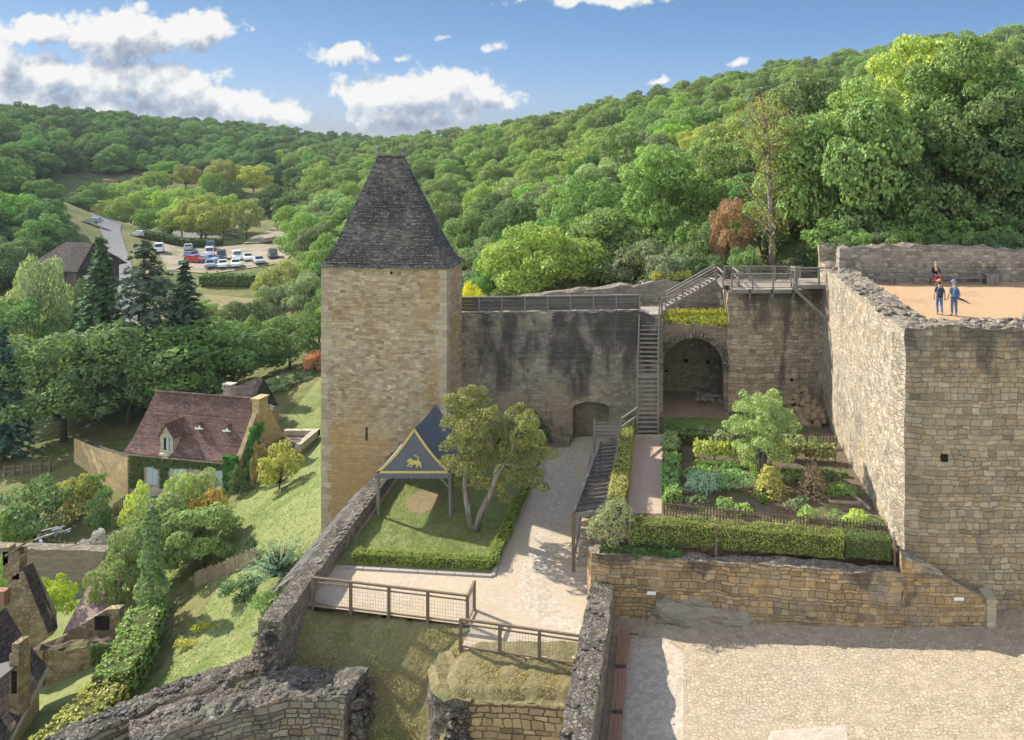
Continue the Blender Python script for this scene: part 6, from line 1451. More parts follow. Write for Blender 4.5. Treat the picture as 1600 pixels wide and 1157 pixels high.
# diagonal hedge
hp_ = [gp(226, 945, 51), gp(207, 1000, 47.3), gp(172, 1050, 44.5), gp(122, 1105, 41.9), gp(60, 1157, 39.5)]
hedge('tall_hedge', hp_[:3], 1.9, 2.3, lambda x, y: tz(x, y) - .1, (.14, .21, .065), 'tall green hedge running diagonally down to the rampart', .17, 75, 141, .22)
hedge('tall_hedge', [hp_[2], hp_[3], hp_[4], gp(0, 1220, 36)], 2.0, 1.9, lambda x, y: tz(x, y) - .1, (.33, .33, .05), 'yellowing lower end of the diagonal hedge', .17, 80, 142, .22)
# hedge line by the car park
hedge('field_hedge', [gp(318, 445, 152), gp(400, 447, 151)], 2.6, 1.9, lambda x, y: tz(x, y), (.055, .10, .03), 'dark clipped field hedge on the slope below the car park', .5, 9, 143, .5)
hedge('field_hedge', [gp(216, 388, 196), gp(300, 389, 192), gp(345, 384, 198)], 2.2, 1.7, lambda x, y: tz(x, y), (.05, .09, .028), 'dark hedge along the upper side of the car park', .5, 9, 144, .4)
# -- barn, far house
bn = thing('timber_barn', 'dark timber barn with a hipped grey roof among the trees at the left', 'barn', (X(48, 120), 120, Z(455, 120)), rz=R(-12)); bw_ = 8.5; bh = 3.6
mb = MB(); mb.box2((0, 0, 0), (bw_, 7, bh)); mb.build('wall', M['wood_dark'], bn)
for i in range(5): mb = MB(); mb.box2((i * 2.05 - .05, -.18, 0), (i * 2.05 + .2, -.005, bh)); mb.build('post', M['wood_brown'], bn)
mb = MB(); mb.add([(-.8, -.8, bh - .3), (bw_ + .8, -.8, bh - .3), (bw_ + .8, 7.8, bh - .3), (-.8, 7.8, bh - .3), (2.4, 3.5, bh + 3.4), (bw_ - 1.0, 3.5, bh + 3.4)], [(0, 1, 5, 4), (1, 2, 5), (2, 3, 4, 5), (3, 0, 4), (3, 2, 1, 0)]); mb.build('roof', M['tile_dark'], bn)
mb = MB(); mb.box2((2.3, -.03, 0), (4.1, -.004, 2.3)); mb.build('doorway', M['black'], bn)
fh_ = thing('hillside_house', 'distant pale house with a grey roof high in the valley woods', 'house', (X(447, 480), 480, Z(240, 480)), rz=R(14))
mb = MB(); mb.box2((0, 0, -3), (11, 8, 2.6)); mb.build('wall', M['cream'], fh_)
mb = MB(); mb.add([(-.5, -.5, 2.6), (11.5, -.5, 2.6), (11.5, 8.5, 2.6), (-.5, 8.5, 2.6), (3, 4, 7.2), (9, 4, 7.2)], [(0, 1, 5, 4), (1, 2, 5), (2, 3, 4, 5), (3, 0, 4), (3, 2, 1, 0)]); rf = mb.build('roof', M['tile_pink'], fh_)
mb = MB(); mb.box2((8.4, 3.6, 6.8), (9.3, 4.4, 8.6)); mb.build('chimney', M['cream'], rf)
for k in range(3): mb = MB(); mb.box2((1.6 + k * 3.2, -.06, -.6), (2.7 + k * 3.2, -.004, 1.5)); mb.build('window', M['glass'], fh_)
cottage = thing('roadside_cottage', 'small brown-roofed cottage half hidden by trees beside the road', 'house', (X(158, 285), 285, tz(X(158, 285), 285)), rz=R(8)); cottage.scale = (.55,) * 3
mb = MB(); mb.box2((0, 0, -1), (9, 7, 4.5)); mb.build('wall', M['cream'], cottage); mb = MB(); mb.add([(-.5, -.5, 4.5), (9.5, -.5, 4.5), (9.5, 7.5, 4.5), (-.5, 7.5, 4.5), (-.5, 3.5, 8.5), (9.5, 3.5, 8.5)], [(0, 1, 5, 4), (2, 3, 4, 5), (1, 2, 5), (3, 0, 4), (3, 2, 1, 0)]); mb.build('roof', M['tile'], cottage)
# -- cars
paint_m, tt = newmat('car paint'); tt.out((lambda p: (setattr(p.inputs['Coat Weight'], 'default_value', .6), p.outputs[0])[1])((lambda p: (tt.put(p.inputs['Base Color'], tt.n('ShaderNodeObjectInfo').outputs['Color']), p.inputs['Roughness'].__setattr__('default_value', .35), p)[2])(tt.n('ShaderNodeBsdfPrincipled')))); M['paint'] = paint_m
M['rubber'] = simple('tyre rubber', (.02, .02, .02), .9, .1, .1)
M['lamp'] = simple('lamp glass', (.6, .6, .58), .2, .6, .05)
def car_proto(name, L_, Wd, prof, glass, wz_):
    """prof = side outline (x, z) of the body; glass = side windows outline"""
    root = thing(name, '', 'car'); mb = MB(); n = len(prof); secs = [(-Wd / 2, .93, 0), (-Wd / 2 + .12, 1, 0), (Wd / 2 - .12, 1, 0), (Wd / 2, .93, 0)]
    vs = []
    for (y_, k, _) in secs:
        for (x_, z_) in prof:
            zt_ = .75; inset = .10 if z_ > 1.0 else 0
            yy_ = y_ * (1 - (.14 if z_ > 1.0 else 0)); vs.append((x_ * (1 if abs(y_) < Wd / 2 - .05 else .985), yy_, .25 + (z_ - .25) * (1 if abs(y_) < Wd / 2 - .05 else .975)))
    fs = []
    for s_ in range(3):
        for i in range(n): fs.append((s_ * n + i, (s_ + 1) * n + i, (s_ + 1) * n + (i + 1) % n, s_ * n + (i + 1) % n))
    fs.append(tuple(range(n - 1, -1, -1))); fs.append(tuple(range(3 * n, 4 * n))); mb.add(vs, fs); mb.build('body', M['paint'], root)
    for s_ in (-1, 1):
        mb = MB(); mb.prism(glass, ((0, s_ * Wd * .431, 0), (1, 0, 0), (0, 0, 1), (0, s_, 0)), .03); mb.build('side_window', M['glass'], root)
    for (xa_, za_, xb_, zb_) in wz_:
        w_ = Wd * .78; d = Vector((xb_ - xa_, 0, zb_ - za_)); nn = Vector((d.z, 0, -d.x)).normalized() * .02
        if nn.z < 0: nn = -nn
        mb = MB(); a = Vector((xa_, 0, za_)) + nn; b = Vector((xb_, 0, zb_)) + nn
        mb.add([(a.x, -w_ / 2, a.z), (a.x, w_ / 2, a.z), (b.x, w_ / 2 * .92, b.z), (b.x, -w_ / 2 * .92, b.z)], [(0, 1, 2, 3)]); mb.build('windscreen', M['glass'], root)
    for x_ in (-L_ * .31, L_ * .31):
        for s_ in (-1, 1): mb = MB(); mb.tube([(x_, s_ * (Wd / 2 - .2), .32), (x_, s_ * (Wd / 2 + .02), .32)], .32, 14); w = mb.build('wheel', M['rubber'], root); m2 = MB(); m2.tube([(x_, s_ * (Wd / 2 + .02), .32), (x_, s_ * (Wd / 2 + .035), .32)], .19, 12); m2.build('rim', M['steel'], w)
    for x_, mt in ((L_ / 2 - .02, 'lamp'), (-L_ / 2 + .02, 'bench_red')):
        for s_ in (-1, 1): mb = MB(); mb.box((x_, s_ * (Wd / 2 - .25), .72), (.08, .32, .16)); mb.build('headlight' if mt == 'lamp' else 'tail_light', M[mt], root)
    return root
CARP = {'car': car_proto('parked_car', 4.2, 1.75, [(-2.1, .3), (-2.1, .85), (-1.95, 1.0), (-1.45, 1.42), (.25, 1.46), (1.0, .98), (1.95, .82), (2.1, .6), (2.1, .3)], [(-1.5, 1.0), (-1.25, 1.36), (.2, 1.38), (.8, 1.0)], [(.98, 1.0, .3, 1.44), (-1.9, 1.03, -1.48, 1.4)]),
        'van': car_proto('parked_van', 4.8, 1.9, [(-2.4, .3), (-2.4, 1.1), (-2.25, 1.85), (1.0, 1.92), (1.55, 1.15), (2.3, .95), (2.4, .6), (2.4, .3)], [(.1, 1.15), (.1, 1.68), (.95, 1.68), (1.35, 1.15)], [(1.52, 1.2, 1.05, 1.86), (-2.37, 1.2, -2.28, 1.75)])}
white, silver, blue, red, dark, teal = (.75, .76, .77), (.42, .44, .46), (.10, .20, .42), (.50, .03, .03), (.05, .06, .08), (.03, .14, .17)
CARS = [(248, 391, 'van', white, 300, 'white van in the upper row at the left of the car park'), (294.5, 388, 'car', silver, 118, 'silver car alone under the dark hedge of the car park'), (329, 387, 'van', teal, 300, 'dark teal van in the shade at the back of the car park'), (327, 397, 'van', white, 300, 'white van at the head of the middle file of cars'), (301, 401, 'car', blue, 330, 'blue car just behind the red car'), (306, 407, 'car', red, 350, 'bright red car in the car park'), (325, 407, 'car', (.30, .38, .5), 350, 'pale blue car in the middle file behind the front row'), (346, 402, 'van', dark, 298, 'dark tall car in the middle of the car park'), (370, 403, 'van', white, 302, 'white delivery van right of the dark tall car'), (387, 404, 'car', white, 300, 'white car right of the white delivery van'), (328, 415, 'car', (.24, .30, .38), 298, 'grey-blue car at the left end of the front row'), (348, 415, 'car', white, 298, 'white car in the middle of the front row'), (368, 414, 'car', white, 300, 'white car at the right end of the front row'), (404, 409, 'car', silver, 305, 'silver car half hidden by twigs right of the front row'), (426, 400, 'van', (.10, .09, .085), 300, 'dark van alone at the right of the car park'), (449, 391, 'car', silver, 330, 'silver car at the far right edge of the car park'), (253, 368, 'car', white, 180, 'white car passing behind the leafy trees on the upper road'), (144, 347, 'car', silver, 190, 'silver car at the roadside left of the shrubby tree'), (181, 341, 'car', (.35, .42, .5), 240, 'pale blue car parked nearest the road junction'), (178, 335, 'van', white, 240, 'white van behind the pale blue car at the junction'), (162, 350, 'car', dark, 260, 'dark car in the shade of the shrubby roadside tree'), (217, 367, 'car', white, 170, 'white car half hidden behind the conifer tops on the road')]
seen = set()
for (px, py, kind, col, deg, lab) in CARS:
    # intersect the pixel ray with the terrain
    D_ = 150.0
    for _ in range(40): D_ += .6 * (F * -tz(X(px, D_), D_) / (py + 4 - HZ) - D_) if False else 0
    lo, hi = 120.0, 420.0
    for _ in range(30):
        mid = (lo + hi) / 2
        if Z(py + 4, mid) > tz(X(px, mid), mid): lo = mid
        else: hi = mid
    D_ = lo; loc = (X(px, D_), D_, tz(X(px, D_), D_) + .2)
    if kind not in seen: seen.add(kind); o = CARP[kind]; o.location = loc; o.rotation_euler[2] = R(deg); o['label'] = lab; o['group'] = 'cars parked in the valley'; [setattr(c, 'color', (*col, 1)) for c in children(o)]; o['category'] = 'car' if kind == 'car' else 'van'
    else: o = copy_tree(CARP[kind], loc, None, R(deg), lab, col, 'cars parked in the valley', ('body',)); o['category'] = 'car' if kind == 'car' else 'van'
# ------------------------------------------------------------------ individual trees and shrubs
LIGHT, MID, DARK, YEL, OLIVE, GREY, LIME = (.18, .27, .06), (.115, .19, .05), (.065, .12, .042), (.26, .27, .055), (.17, .195, .06), (.18, .225, .115), (.27, .34, .045)
TL = [
 ('t0', 185, 318, 236, 44, 'leafy tree growing on the inside of the road bend', (0.15, 0.22, 0.060)),
 ('t1', 135, 298, 262, 54, 'green tree at the wood edge left of the road junction', (0.12, 0.19, 0.055)),
 ('t2', 112, 338, 222, 60, 'dark green tree overhanging the road above the barn', (0.08, 0.14, 0.045)),
 ('t0', 212, 288, 262, 48, 'bright tree beyond the road junction', (0.18, 0.25, 0.065)),
 ('t1', 243, 268, 292, 54, 'mid green tree behind the pale tree of the road bend', (0.13, 0.20, 0.055)),
 ('t2', 200, 256, 325, 52, 'dark tree on the far field edge at the left', (0.09, 0.15, 0.050)),
 ('t0', 168, 262, 312, 50, 'grey-green tree on the far field edge', (0.14, 0.19, 0.080)),
 ('t1', 262, 252, 325, 48, 'green tree left of the far yellow-green trees', (0.12, 0.19, 0.050)),
 ('t2', 318, 248, 318, 48, 'green tree between the far yellow-green trees', (0.13, 0.19, 0.050)),
 ('t0', 228, 246, 345, 50, 'distant dark tree in front of the far wood', (0.09, 0.15, 0.050)),
 ('t1', 240, 432, 150, 54, 'bushy green tree between the tall conifers', (0.11, 0.17, 0.050)),
 ('t2', 262, 455, 140, 54, 'grey-green tree below the open cedar', (0.12, 0.17, 0.075)),
 ('t0', 312, 470, 134, 60, 'bright bush-like tree beside the meadow', (0.16, 0.23, 0.065)),
 ('t1', 412, 434, 152, 50, 'twiggy olive tree at the right end of the field hedge', (0.15, 0.17, 0.070)),
 ('t2', 455, 452, 140, 60, 'mid green tree between the meadow and the tower', (0.12, 0.18, 0.055)),
 ('t0', 484, 440, 132, 60, 'pale green tree close to the tower above the orange bush', (0.15, 0.21, 0.070)),
 ('t1', 130, 440, 115, 60, 'green tree between the barn and the tallest conifer', (0.10, 0.16, 0.050)),
 ('t2', 100, 470, 112, 70, 'dark tree in front of the barn posts', (0.07, 0.13, 0.040)),
 ('t1', 322, 318, 208, 74, 'dense yellow-green tree in front of the largest grove tree', (.24, .27, .065)), ('t2', 268, 326, 210, 48, 'small bright tree beside the round low tree of the grove', (.21, .30, .07)), ('t0', 350, 305, 222, 60, 'green tree between the grove and the upright olive tree', (.15, .22, .06)), ('t2', 300, 292, 232, 62, 'tall light tree at the back of the grove', (.20, .28, .065)), ('t0', 232, 292, 245, 56, 'pale tree behind the road bend', (.18, .26, .07)), ('t1', 470, 300, 222, 80, 'dark green tree above the right end of the bare bank', (.09, .15, .05)), ('t2', 455, 320, 205, 56, 'mid green tree hanging over the bare bank', (.12, .19, .055)), ('s1', 330, 515, 122, 90, 'wide thicket between the conifers and the walnut trees', (.11, .17, .055)), ('s0', 410, 540, 108, 110, 'large rounded thicket left of the creeper-hung tree', (.13, .2, .06)), ('s2', 370, 500, 122, 80, 'light green thicket at the lower edge of the meadow', (.16, .22, .07)), ('t2', 500, 330, 175, 90, 'grey-green tree beside the upper part of the tower', (.17, .22, .10)), ('t0', 520, 300, 190, 90, 'pale green tree left of the slate roof', (.16, .22, .09)),
 ('t0', 205, 302, 235, 44, 'pale green broad tree at the left of the car park grove', LIGHT), ('t1', 229, 327, 212, 42, 'round low tree beside the road bend', MID), ('t2', 255, 296, 240, 46, 'light tree behind the round low tree of the grove', LIGHT),
 ('t1', 283, 312, 215, 50, 'bright green tree in the middle of the car park grove', LIGHT), ('t0', 315, 303, 212, 66, 'largest yellow-green tree of the car park grove', (0.230, 0.270, 0.061)), ('t2', 385, 310, 208, 46, 'upright olive tree standing alone on the verge right of the grove', OLIVE), ('t1', 432, 288, 228, 64, 'dark spreading tree above the bare bank by the car park', DARK),
 ('t2', 360, 282, 250, 46, 'dark tree behind the yellow-green tree of the grove', DARK), ('t0', 290, 259, 300, 50, 'yellow-green tree by the bend of the far road', YEL), ('t1', 352, 250, 300, 56, 'yellowish tree in the far clump above the grove', (0.243, 0.263, 0.068)), ('t2', 396, 258, 295, 54, 'bright yellowish tree right of the far clump', YEL), ('t0', 330, 270, 285, 40, 'small green tree in front of the far clump', MID),
 ('t1', 148, 287, 260, 52, 'green tree beside the brown-roofed cottage', MID), ('t2', 162, 312, 245, 34, 'narrow shrubby tree standing at the road junction', OLIVE), ('t0', 190, 285, 280, 48, 'pale tree behind the road junction', LIGHT), ('t1', 120, 320, 215, 60, 'dark tree overhanging the left verge of the road', DARK),
 ('t1', 60, 405, 105, 94, 'pale grey-green round tree in front of the timber barn', GREY), ('t0', 20, 300, 165, 90, 'bright green tree high on the left bank', (0.121, 0.230, 0.054)), ('t2', 18, 465, 100, 120, 'soft green tree at the left edge above the walnut', MID), ('c0', 5, 505, 84, 110, 'dark blue-green conifer at the left edge', (0.038, 0.095, 0.054)),
 ('c0', 158, 366, 96, 165, 'tallest dark conifer right of the timber barn', (0.052, 0.088, 0.040)), ('c1', 225, 372, 95, 185, 'thin open cedar between the two dark conifers', (0.075, 0.101, 0.058)), ('c0', 288, 402, 96, 150, 'dark conifer in front of the parked cars', (0.045, 0.081, 0.040)),
 ('t0', 100, 516, 88, 235, 'largest walnut tree left of the ivy-clad house', MID), ('t1', 205, 506, 90, 200, 'green walnut tree behind the left gable of the ivy-clad house', (0.108, 0.189, 0.049)), ('t2', 290, 505, 92, 190, 'green walnut tree rising behind the roof of the ivy-clad house', (0.108, 0.182, 0.046)), ('t1', 362, 520, 98, 140, 'dark walnut tree behind the annex', (0.074, 0.135, 0.041)),
 ('t2', 452, 492, 100, 105, 'round tree hung with lime-coloured creeper left of the tower', (0.108, 0.176, 0.047)), ('s1', 493, 548, 96, 36, 'small orange-red bush at the edge of the tower', (0.486, 0.176, 0.041)), ('t1', 440, 410, 128, 90, 'yellowish open tree above the meadow', (0.216, 0.236, 0.068)), ('t0', 375, 470, 118, 80, 'green tree at the foot of the meadow', (0.121, 0.182, 0.054)), ('t2', 478, 425, 120, 70, 'grey-green tree beside the tower wall', GREY), ('t1', 500, 470, 110, 70, 'green bush-like tree low beside the tower', MID),
 ('t2', 430, 445, 122, 60, 'grey twiggy tree in the meadow corner', GREY), ('s0', 395, 495, 112, 60, 'mid green thicket bush under the meadow', MID), ('s1', 345, 540, 112, 70, 'dark thicket bush under the walnut trees', DARK), ('s2', 430, 590, 92, 60, 'grey-green thicket on the bank right of the annex', GREY), ('s1', 462, 585, 94, 60, 'low grey bramble at the top of the lawn', (0.135, 0.169, 0.081)),
 ('s0', 437, 690, 66, 66, 'young round tree casting a shadow on the lawn', (0.270, 0.284, 0.061)), ('s1', 404, 690, 69, 26, 'small reddish shrub at the corner of the ivy-clad house', (0.189, 0.149, 0.061)), ('s0', 372, 728, 69, 34, 'dark green shrub by the door of the ivy-clad house', (0.095, 0.149, 0.047)),
 ('t0', 300, 735, 61, 100, 'tall loose shrub tree in front of the ivy-clad house', (0.225, 0.290, 0.085)), ('t1', 250, 780, 58, 120, 'big grey-green shrub tree left of the ivy pole', (0.167, 0.220, 0.078)), ('t2', 320, 790, 57.5, 110, 'dark bushy tree right of the ivy pole', (0.146, 0.202, 0.071)), ('t1', 185, 860, 55, 80, 'grey-green bushy tree above the shed roof', (0.146, 0.194, 0.071)), ('s0', 215, 752, 66, 50, 'bright leafy shrub before the left corner of the ivy-clad house', (0.274, 0.334, 0.071)), ('s1', 325, 765, 60, 56, 'orange-tinged shrub in front of the blue shutters', (0.431, 0.299, 0.078)),
 ('s0', 55, 752, 68, 120, 'wide bright green shrub above the long grey garden wall', (0.115, 0.209, 0.054)), ('s1', 112, 745, 70, 74, 'golden-green shrub beside the wide bright shrub', (0.216, 0.223, 0.061)), ('s2', 145, 735, 71, 48, 'feathery green palm-like shrub by the ochre garden wall', (0.135, 0.216, 0.047)), ('s0', 155, 765, 67, 44, 'dark round shrub at the end of the ochre wall', DARK), ('s1', 20, 795, 66, 60, 'mid green shrub at the left edge behind the wall', MID),
 ('s1', 85, 902, 54, 66, 'small lime-green tree beside the old gable', (.21, .25, .04)), ('s2', 390, 838, 55, 26, 'small dark conical shrub on the lawn', (0.054, 0.115, 0.041)), ('s0', 2, 870, 56, 44, 'dark leafy bush at the left edge below the garden wall', MID), ('s2', 150, 826, 64, 50, 'pale mauve lavender clump on top of the garden wall', (0.351, 0.338, 0.365)), ('s1', 375, 905, 51, 60, 'dark bramble at the foot of the chestnut paling', DARK), ('s0', 420, 925, 49, 60, 'bright green low bush under the juniper', (0.121, 0.209, 0.047)),
]
for (k, px, top, D_, w_, lab, col) in TL:
    nm = {'t': 'broadleaf_tree', 's': 'leafy_shrub', 'c': 'conifer_tree'}[k[0]]
    tree_at(k, px, top, D_, w_, lab, col, base=Z(968, D_) if 'lime-green tree' in lab else None, name=nm, cat={'t': 'tree', 's': 'shrub', 'c': 'conifer'}[k[0]])
# the juniper with its sprays
rng = np.random.default_rng(151); jx, jy = gp(437, 912, 51.0); jz = tz(jx, jy); C = []; Nn = []; jr = thing('juniper', 'dark blue-green juniper with drooping sprays on the lawn beside the lean-to roof', 'shrub', (jx, jy, jz)); mb = MB()
for i in range(150):
    a = rng.random() * 6.28; el = .25 + rng.random() * 1.15; Ln = 1.75 + .9 * rng.random(); d = Vector((math.cos(a) * math.cos(el), math.sin(a) * math.cos(el), math.sin(el)))
    for k in range(26):
        u_ = (k + rng.random()) / 26; p = d * Ln * u_ + Vector((math.cos(a), math.sin(a), -1.1)) * (.45 * u_ * u_); C.append((p.x + rng.normal(0, .04), p.y + rng.normal(0, .04), p.z + .25)); Nn.append((d.x, d.y, .8))
    mb.tube([(0, 0, .1), tuple(d * Ln * .7 + Vector((0, 0, .2)))], [.03, .008], 4)
mb.build('stems', M['bark_dark'], jr); V, Fq = leaf_arrays(np.array(C), np.array(Nn), .17 * (.6 + .8 * rng.random(len(C))), rng, .3, .5); f = np_mesh('foliage', V, Fq, M['needle'], jr); f.color = (.10, .165, .10, 1)
# tufts of yellow flowers on the lower lawn
for i, (px, py, lab) in enumerate(((290, 968, 'yellow-green perennial clump on the edge of the lower lawn'), (315, 955, 'small bright yellow clump nearer the lower lawn shadow'))):
    x_, y_ = gp(px, py, 48.5 - i * -1.0); shrub_lobes('flower_clump', lab, (x_, y_, tz(x_, y_)), [(0, 0, .2, .35), (.45, .1, .2, .3), (-.4, 0, .2, .3)], (.33, .33, .03), .11, 130, 160 + i, 'plant')
# ferny ledge growth
def ledge_grass(label, x0, x1, y0, y1, z, h, color, n, seed):
    rng = np.random.default_rng(seed); C = np.stack([x0 + (x1 - x0) * rng.random(n), y0 + (y1 - y0) * rng.random(n), z + h * rng.random(n)], 1); Nn = np.tile(np.array([[0, -1.0, .25]]), (n, 1))
    base = thing('wild_grass', label, 'grass', (0, 0, 0)); bpy.data.objects.remove(base)
    V, Fq = leaf_arrays(C, Nn, .30 * (.6 + .8 * rng.random(n)), rng, .28, .6); o = np_mesh('wild_grass', V, Fq, M['leaf_turn']); o.color = (*color, 1); o['kind'] = 'stuff'; o['label'] = label
ledge_grass('yellow-green ferns growing on the ledge above the vault', X(1034, 56), X(1140, 56), 55.5, 59.2, Z(510, 55.5) - .02, .55, (.26, .26, .03), 2600, 171)
ledge_grass('yellow ferns growing on top of the rear wall', X(1018, 61), X(1080, 61), 60.9, 62.2, Z(437, 61), .5, (.30, .27, .04), 700, 172)
# two-stemmed walnut by the tent
wt = thing('walnut_tree', 'two-stemmed tree with browning leaves on the lawn beside the pavilion', 'tree', (X(738, 43.3), 43.3, zc(43.3))); rng = np.random.default_rng(181)
inv = Vector(wt.location); mb = MB()
def wp(px, py, D): return P(px, py, D) - inv
mb.tube([(0, 0, -.1), wp(732, 800, 43.3), wp(726, 765, 43.4), wp(728, 735, 43.5), wp(735, 690, 43.6), wp(738, 640, 43.7)], [.2, .16, .14, .12, .08, .03], 9)
mb.tube([(.15, 0, -.1), wp(752, 800, 43.1), wp(765, 775, 42.9), wp(775, 745, 42.7), wp(795, 715, 42.6), wp(815, 670, 42.6)], [.2, .17, .15, .12, .09, .03], 9)
for a_, b_ in (((728, 735), (705, 690)), ((735, 690), (765, 640)), ((732, 715), (765, 700)), ((775, 745), (760, 760)), ((795, 715), (845, 712)), ((785, 730), (830, 745)), ((805, 690), (790, 655))): mb.tube([wp(*a_, 43.1), wp((a_[0] + b_[0]) / 2, (a_[1] + b_[1]) / 2 - 6, 43 + rng.normal(0, .4)), wp(*b_, 43 + rng.normal(0, .6))], [.07, .05, .02], 6)
mb.build('trunk', M['bark'], wt, True); lob = []
for (px, py, r_) in [(738, 618, 20), (718, 632, 22), (752, 640, 24), (722, 660, 26), (742, 668, 26), (768, 650, 18), (715, 690, 22), (735, 700, 26), (760, 690, 24), (712, 725, 20), (738, 735, 20), (722, 752, 16), (750, 755, 14), (808, 648, 22), (828, 660, 20), (792, 668, 22), (815, 685, 26), (842, 690, 18), (800, 710, 26), (830, 718, 24), (852, 712, 14), (788, 740, 22), (815, 748, 22), (840, 745, 14), (778, 765, 16), (790, 780, 12), (770, 715, 18), (845, 762, 10)]:
    lob += sublobes(tuple(wp(px, py, 43.1 + rng.normal(0, .75))), r_ * 43 / F, rng, 6)
V, Fq = lobe_leaves(lob, 120, .125, rng, flop=1.0); f = np_mesh('crown', V, Fq, M['leaf_turn'], wt); f.color = (.165, .175, .047, 1)
shrub_lobes('yew_bush', 'dark rounded yew bush against the grey curtain wall', (X(818, 53), 53, zc(53)), [(0, 0, 1.5, 1.3), (-.6, 0, 1.1, 1.1), (.6, .1, 1.0, 1.1)], (.03, .055, .02), .14, 75, 185)
hedge('low_planting', [(X(770, 53.7), 53.7), (X(845, 53.7), 53.7)], .7, .6, lambda x, y: zc(y), (.03, .05, .02), 'dark low planting at the foot of the grey curtain wall', .14, 120, 186, .12, cat='plants')
# ------------------------------------------------------------------ the woods
rng = np.random.default_rng(201)
RIGHT = [(-15, 67), (3, 66), (14, 64.5), (44, 60), (120, 100), (175, 200), (170, 330), (60, 345), (-20, 440), (-140, 530), (-200, 430), (-168, 340), (-122, 270), (-93, 205), (-74, 162), (-56, 125), (-36, 92)]
LEFT = [(-128, 128), (-112, 150), (-150, 190), (-182, 215), (-215, 270), (-222, 320), (-205, 350), (-196, 420), (-170, 530), (-150, 560), (-150, 640), (-300, 720), (-480, 640), (-560, 470), (-480, 330), (-330, 230), (-230, 150), (-190, 115)]
def scatter(poly, sp_, seed):
    g = np.random.default_rng(seed); x0, x1 = min(p[0] for p in poly), max(p[0] for p in poly); y0, y1 = min(p[1] for p in poly), max(p[1] for p in poly); pts = []
    y = y0; row = 0
    while y < y1:
        s_ = sp_(y); x = x0 + (row % 2) * s_ / 2
        while x < x1: pts.append((x + g.normal(0, s_ * .22), y + g.normal(0, s_ * .22))); x += s_
        y += s_ * .87; row += 1
    pts = np.array(pts); return pts[inpoly(pts[:, 0], pts[:, 1], poly)]
def in_view(p, m=1.06):
    px = CX + p[:, 0] / p[:, 1] * F; return (px > -180) & (px < 1780)
pr_ = scatter(RIGHT, lambda y: 5.0 + y * .009, 5); pr_ = pr_[in_view(pr_)]; pl_ = scatter(LEFT, lambda y: 5.6 + y * .006, 6); pl_ = pl_[in_view(pl_)]
d = np.hypot(pr_[:, 0], pr_[:, 1]); o_ = np.argsort(d); pr_ = pr_[o_]
pm_ = scatter([(-192, 322), (-127, 302), (-150, 345), (-168, 425), (-205, 425)], lambda y: 9.0, 9); pl_ = np.concatenate([pl_, pm_])
near = pr_[:270]; farp = pr_[270:]
print('forest', len(near), len(farp), len(pl_))
WC = [((.115, .185, .053), 'mid green tree in the wood on the slope behind the castle'), ((.165, .245, .068), 'bright green tree in the wood on the slope behind the castle'), ((0.068, 0.138, 0.045), 'dark green tree in the wood on the slope behind the castle'), ((0.158, 0.210, 0.090), 'grey-green tree in the wood on the slope behind the castle'), ((.21, .245, .065), 'yellow-green tree in the wood on the slope behind the castle'), ((0.285, 0.173, 0.075), 'brown autumn tree in the wood on the slope behind the castle')]
zn = tz_np(near[:, 0], near[:, 1])
for i, ((x, y), z) in enumerate(zip(near, zn)):
    k = rng.choice(6, p=[.31, .29, .14, .14, .11, .01]); sc = .56 + .46 * rng.random() ** 1.3; col = np.array(WC[k][0]) * (.85 + .3 * rng.random())
    px = CX + x / y * F
    if k == 5 and (y < 110 or px < 900): k = 1; col = np.array(WC[1][0])
    if px > 1240 and y < 95: sc *= 1.15
    place('w%d' % rng.integers(4), (x, y, z - .4), (sc, sc, sc * (.85 + .3 * rng.random())), rng.random() * 6.28, WC[k][1], col, 'woodland trees on the slope')
# special trees at the foot of the slope
def special(key, px, base_py, D_, top, w_, label, col, mat=None, name='broadleaf_tree'):
    x = X(px, D_); return tree_at(key, px, top, D_, w_, label, col, base=Z(base_py, D_), name=name, cat='tree')
special('t1', 845, 480, 72, 352, 170, 'spreading yellow-green tree overhanging the board fence', (0.203, 0.266, 0.049))
special('t0', 775, 490, 80, 390, 90, 'mid green tree close to the right side of the tower', MID)
special('s0', 735, 490, 70, 440, 40, 'yellow bush peeping over the wall beside the tower', (0.378, 0.378, 0.042))
special('t2', 925, 470, 84, 275, 120, 'soft green tree above the middle of the grey wall', (0.119, 0.210, 0.063))
special('t0', 1045, 450, 82, 250, 130, 'yellow-green leafy tree above the timber stairs', (.15, .21, .055))
special('s1', 1040, 440, 62.5, 395, 70, 'grey-green bush on top of the rear wall', GREY)
special('t2', 1140, 445, 66.5, 308, 70, 'rust-brown autumn tree beside the tall bare trunk', (.29, .185, .075))
special('t1', 1340, 425, 63, 165, 225, 'huge green oak standing behind the wall stub', (.115, .165, .05))
special('t0', 1480, 425, 63, 190, 215, 'big dark green oak behind the terrace wall', (.09, .135, .042))
special('t2', 1590, 425, 63, 200, 160, 'dark oak at the right edge behind the terrace wall', (0.077, 0.147, 0.042))
for i, (px, top_) in enumerate([(1318 + k * 26, 366 - (k * 7) % 11) for k in range(12)] + [(1300 + k * 48, 342 - (k * 13) % 24) for k in range(7)]): special('s%d' % (i % 3), px, 400, 56.3 if i < 12 else 59, top_, 52 if i < 12 else 90, 'undergrowth bush along the top of the terrace wall', (0.098, 0.154, 0.049), name='leafy_shrub')['group'] = 'bushes along the terrace wall'
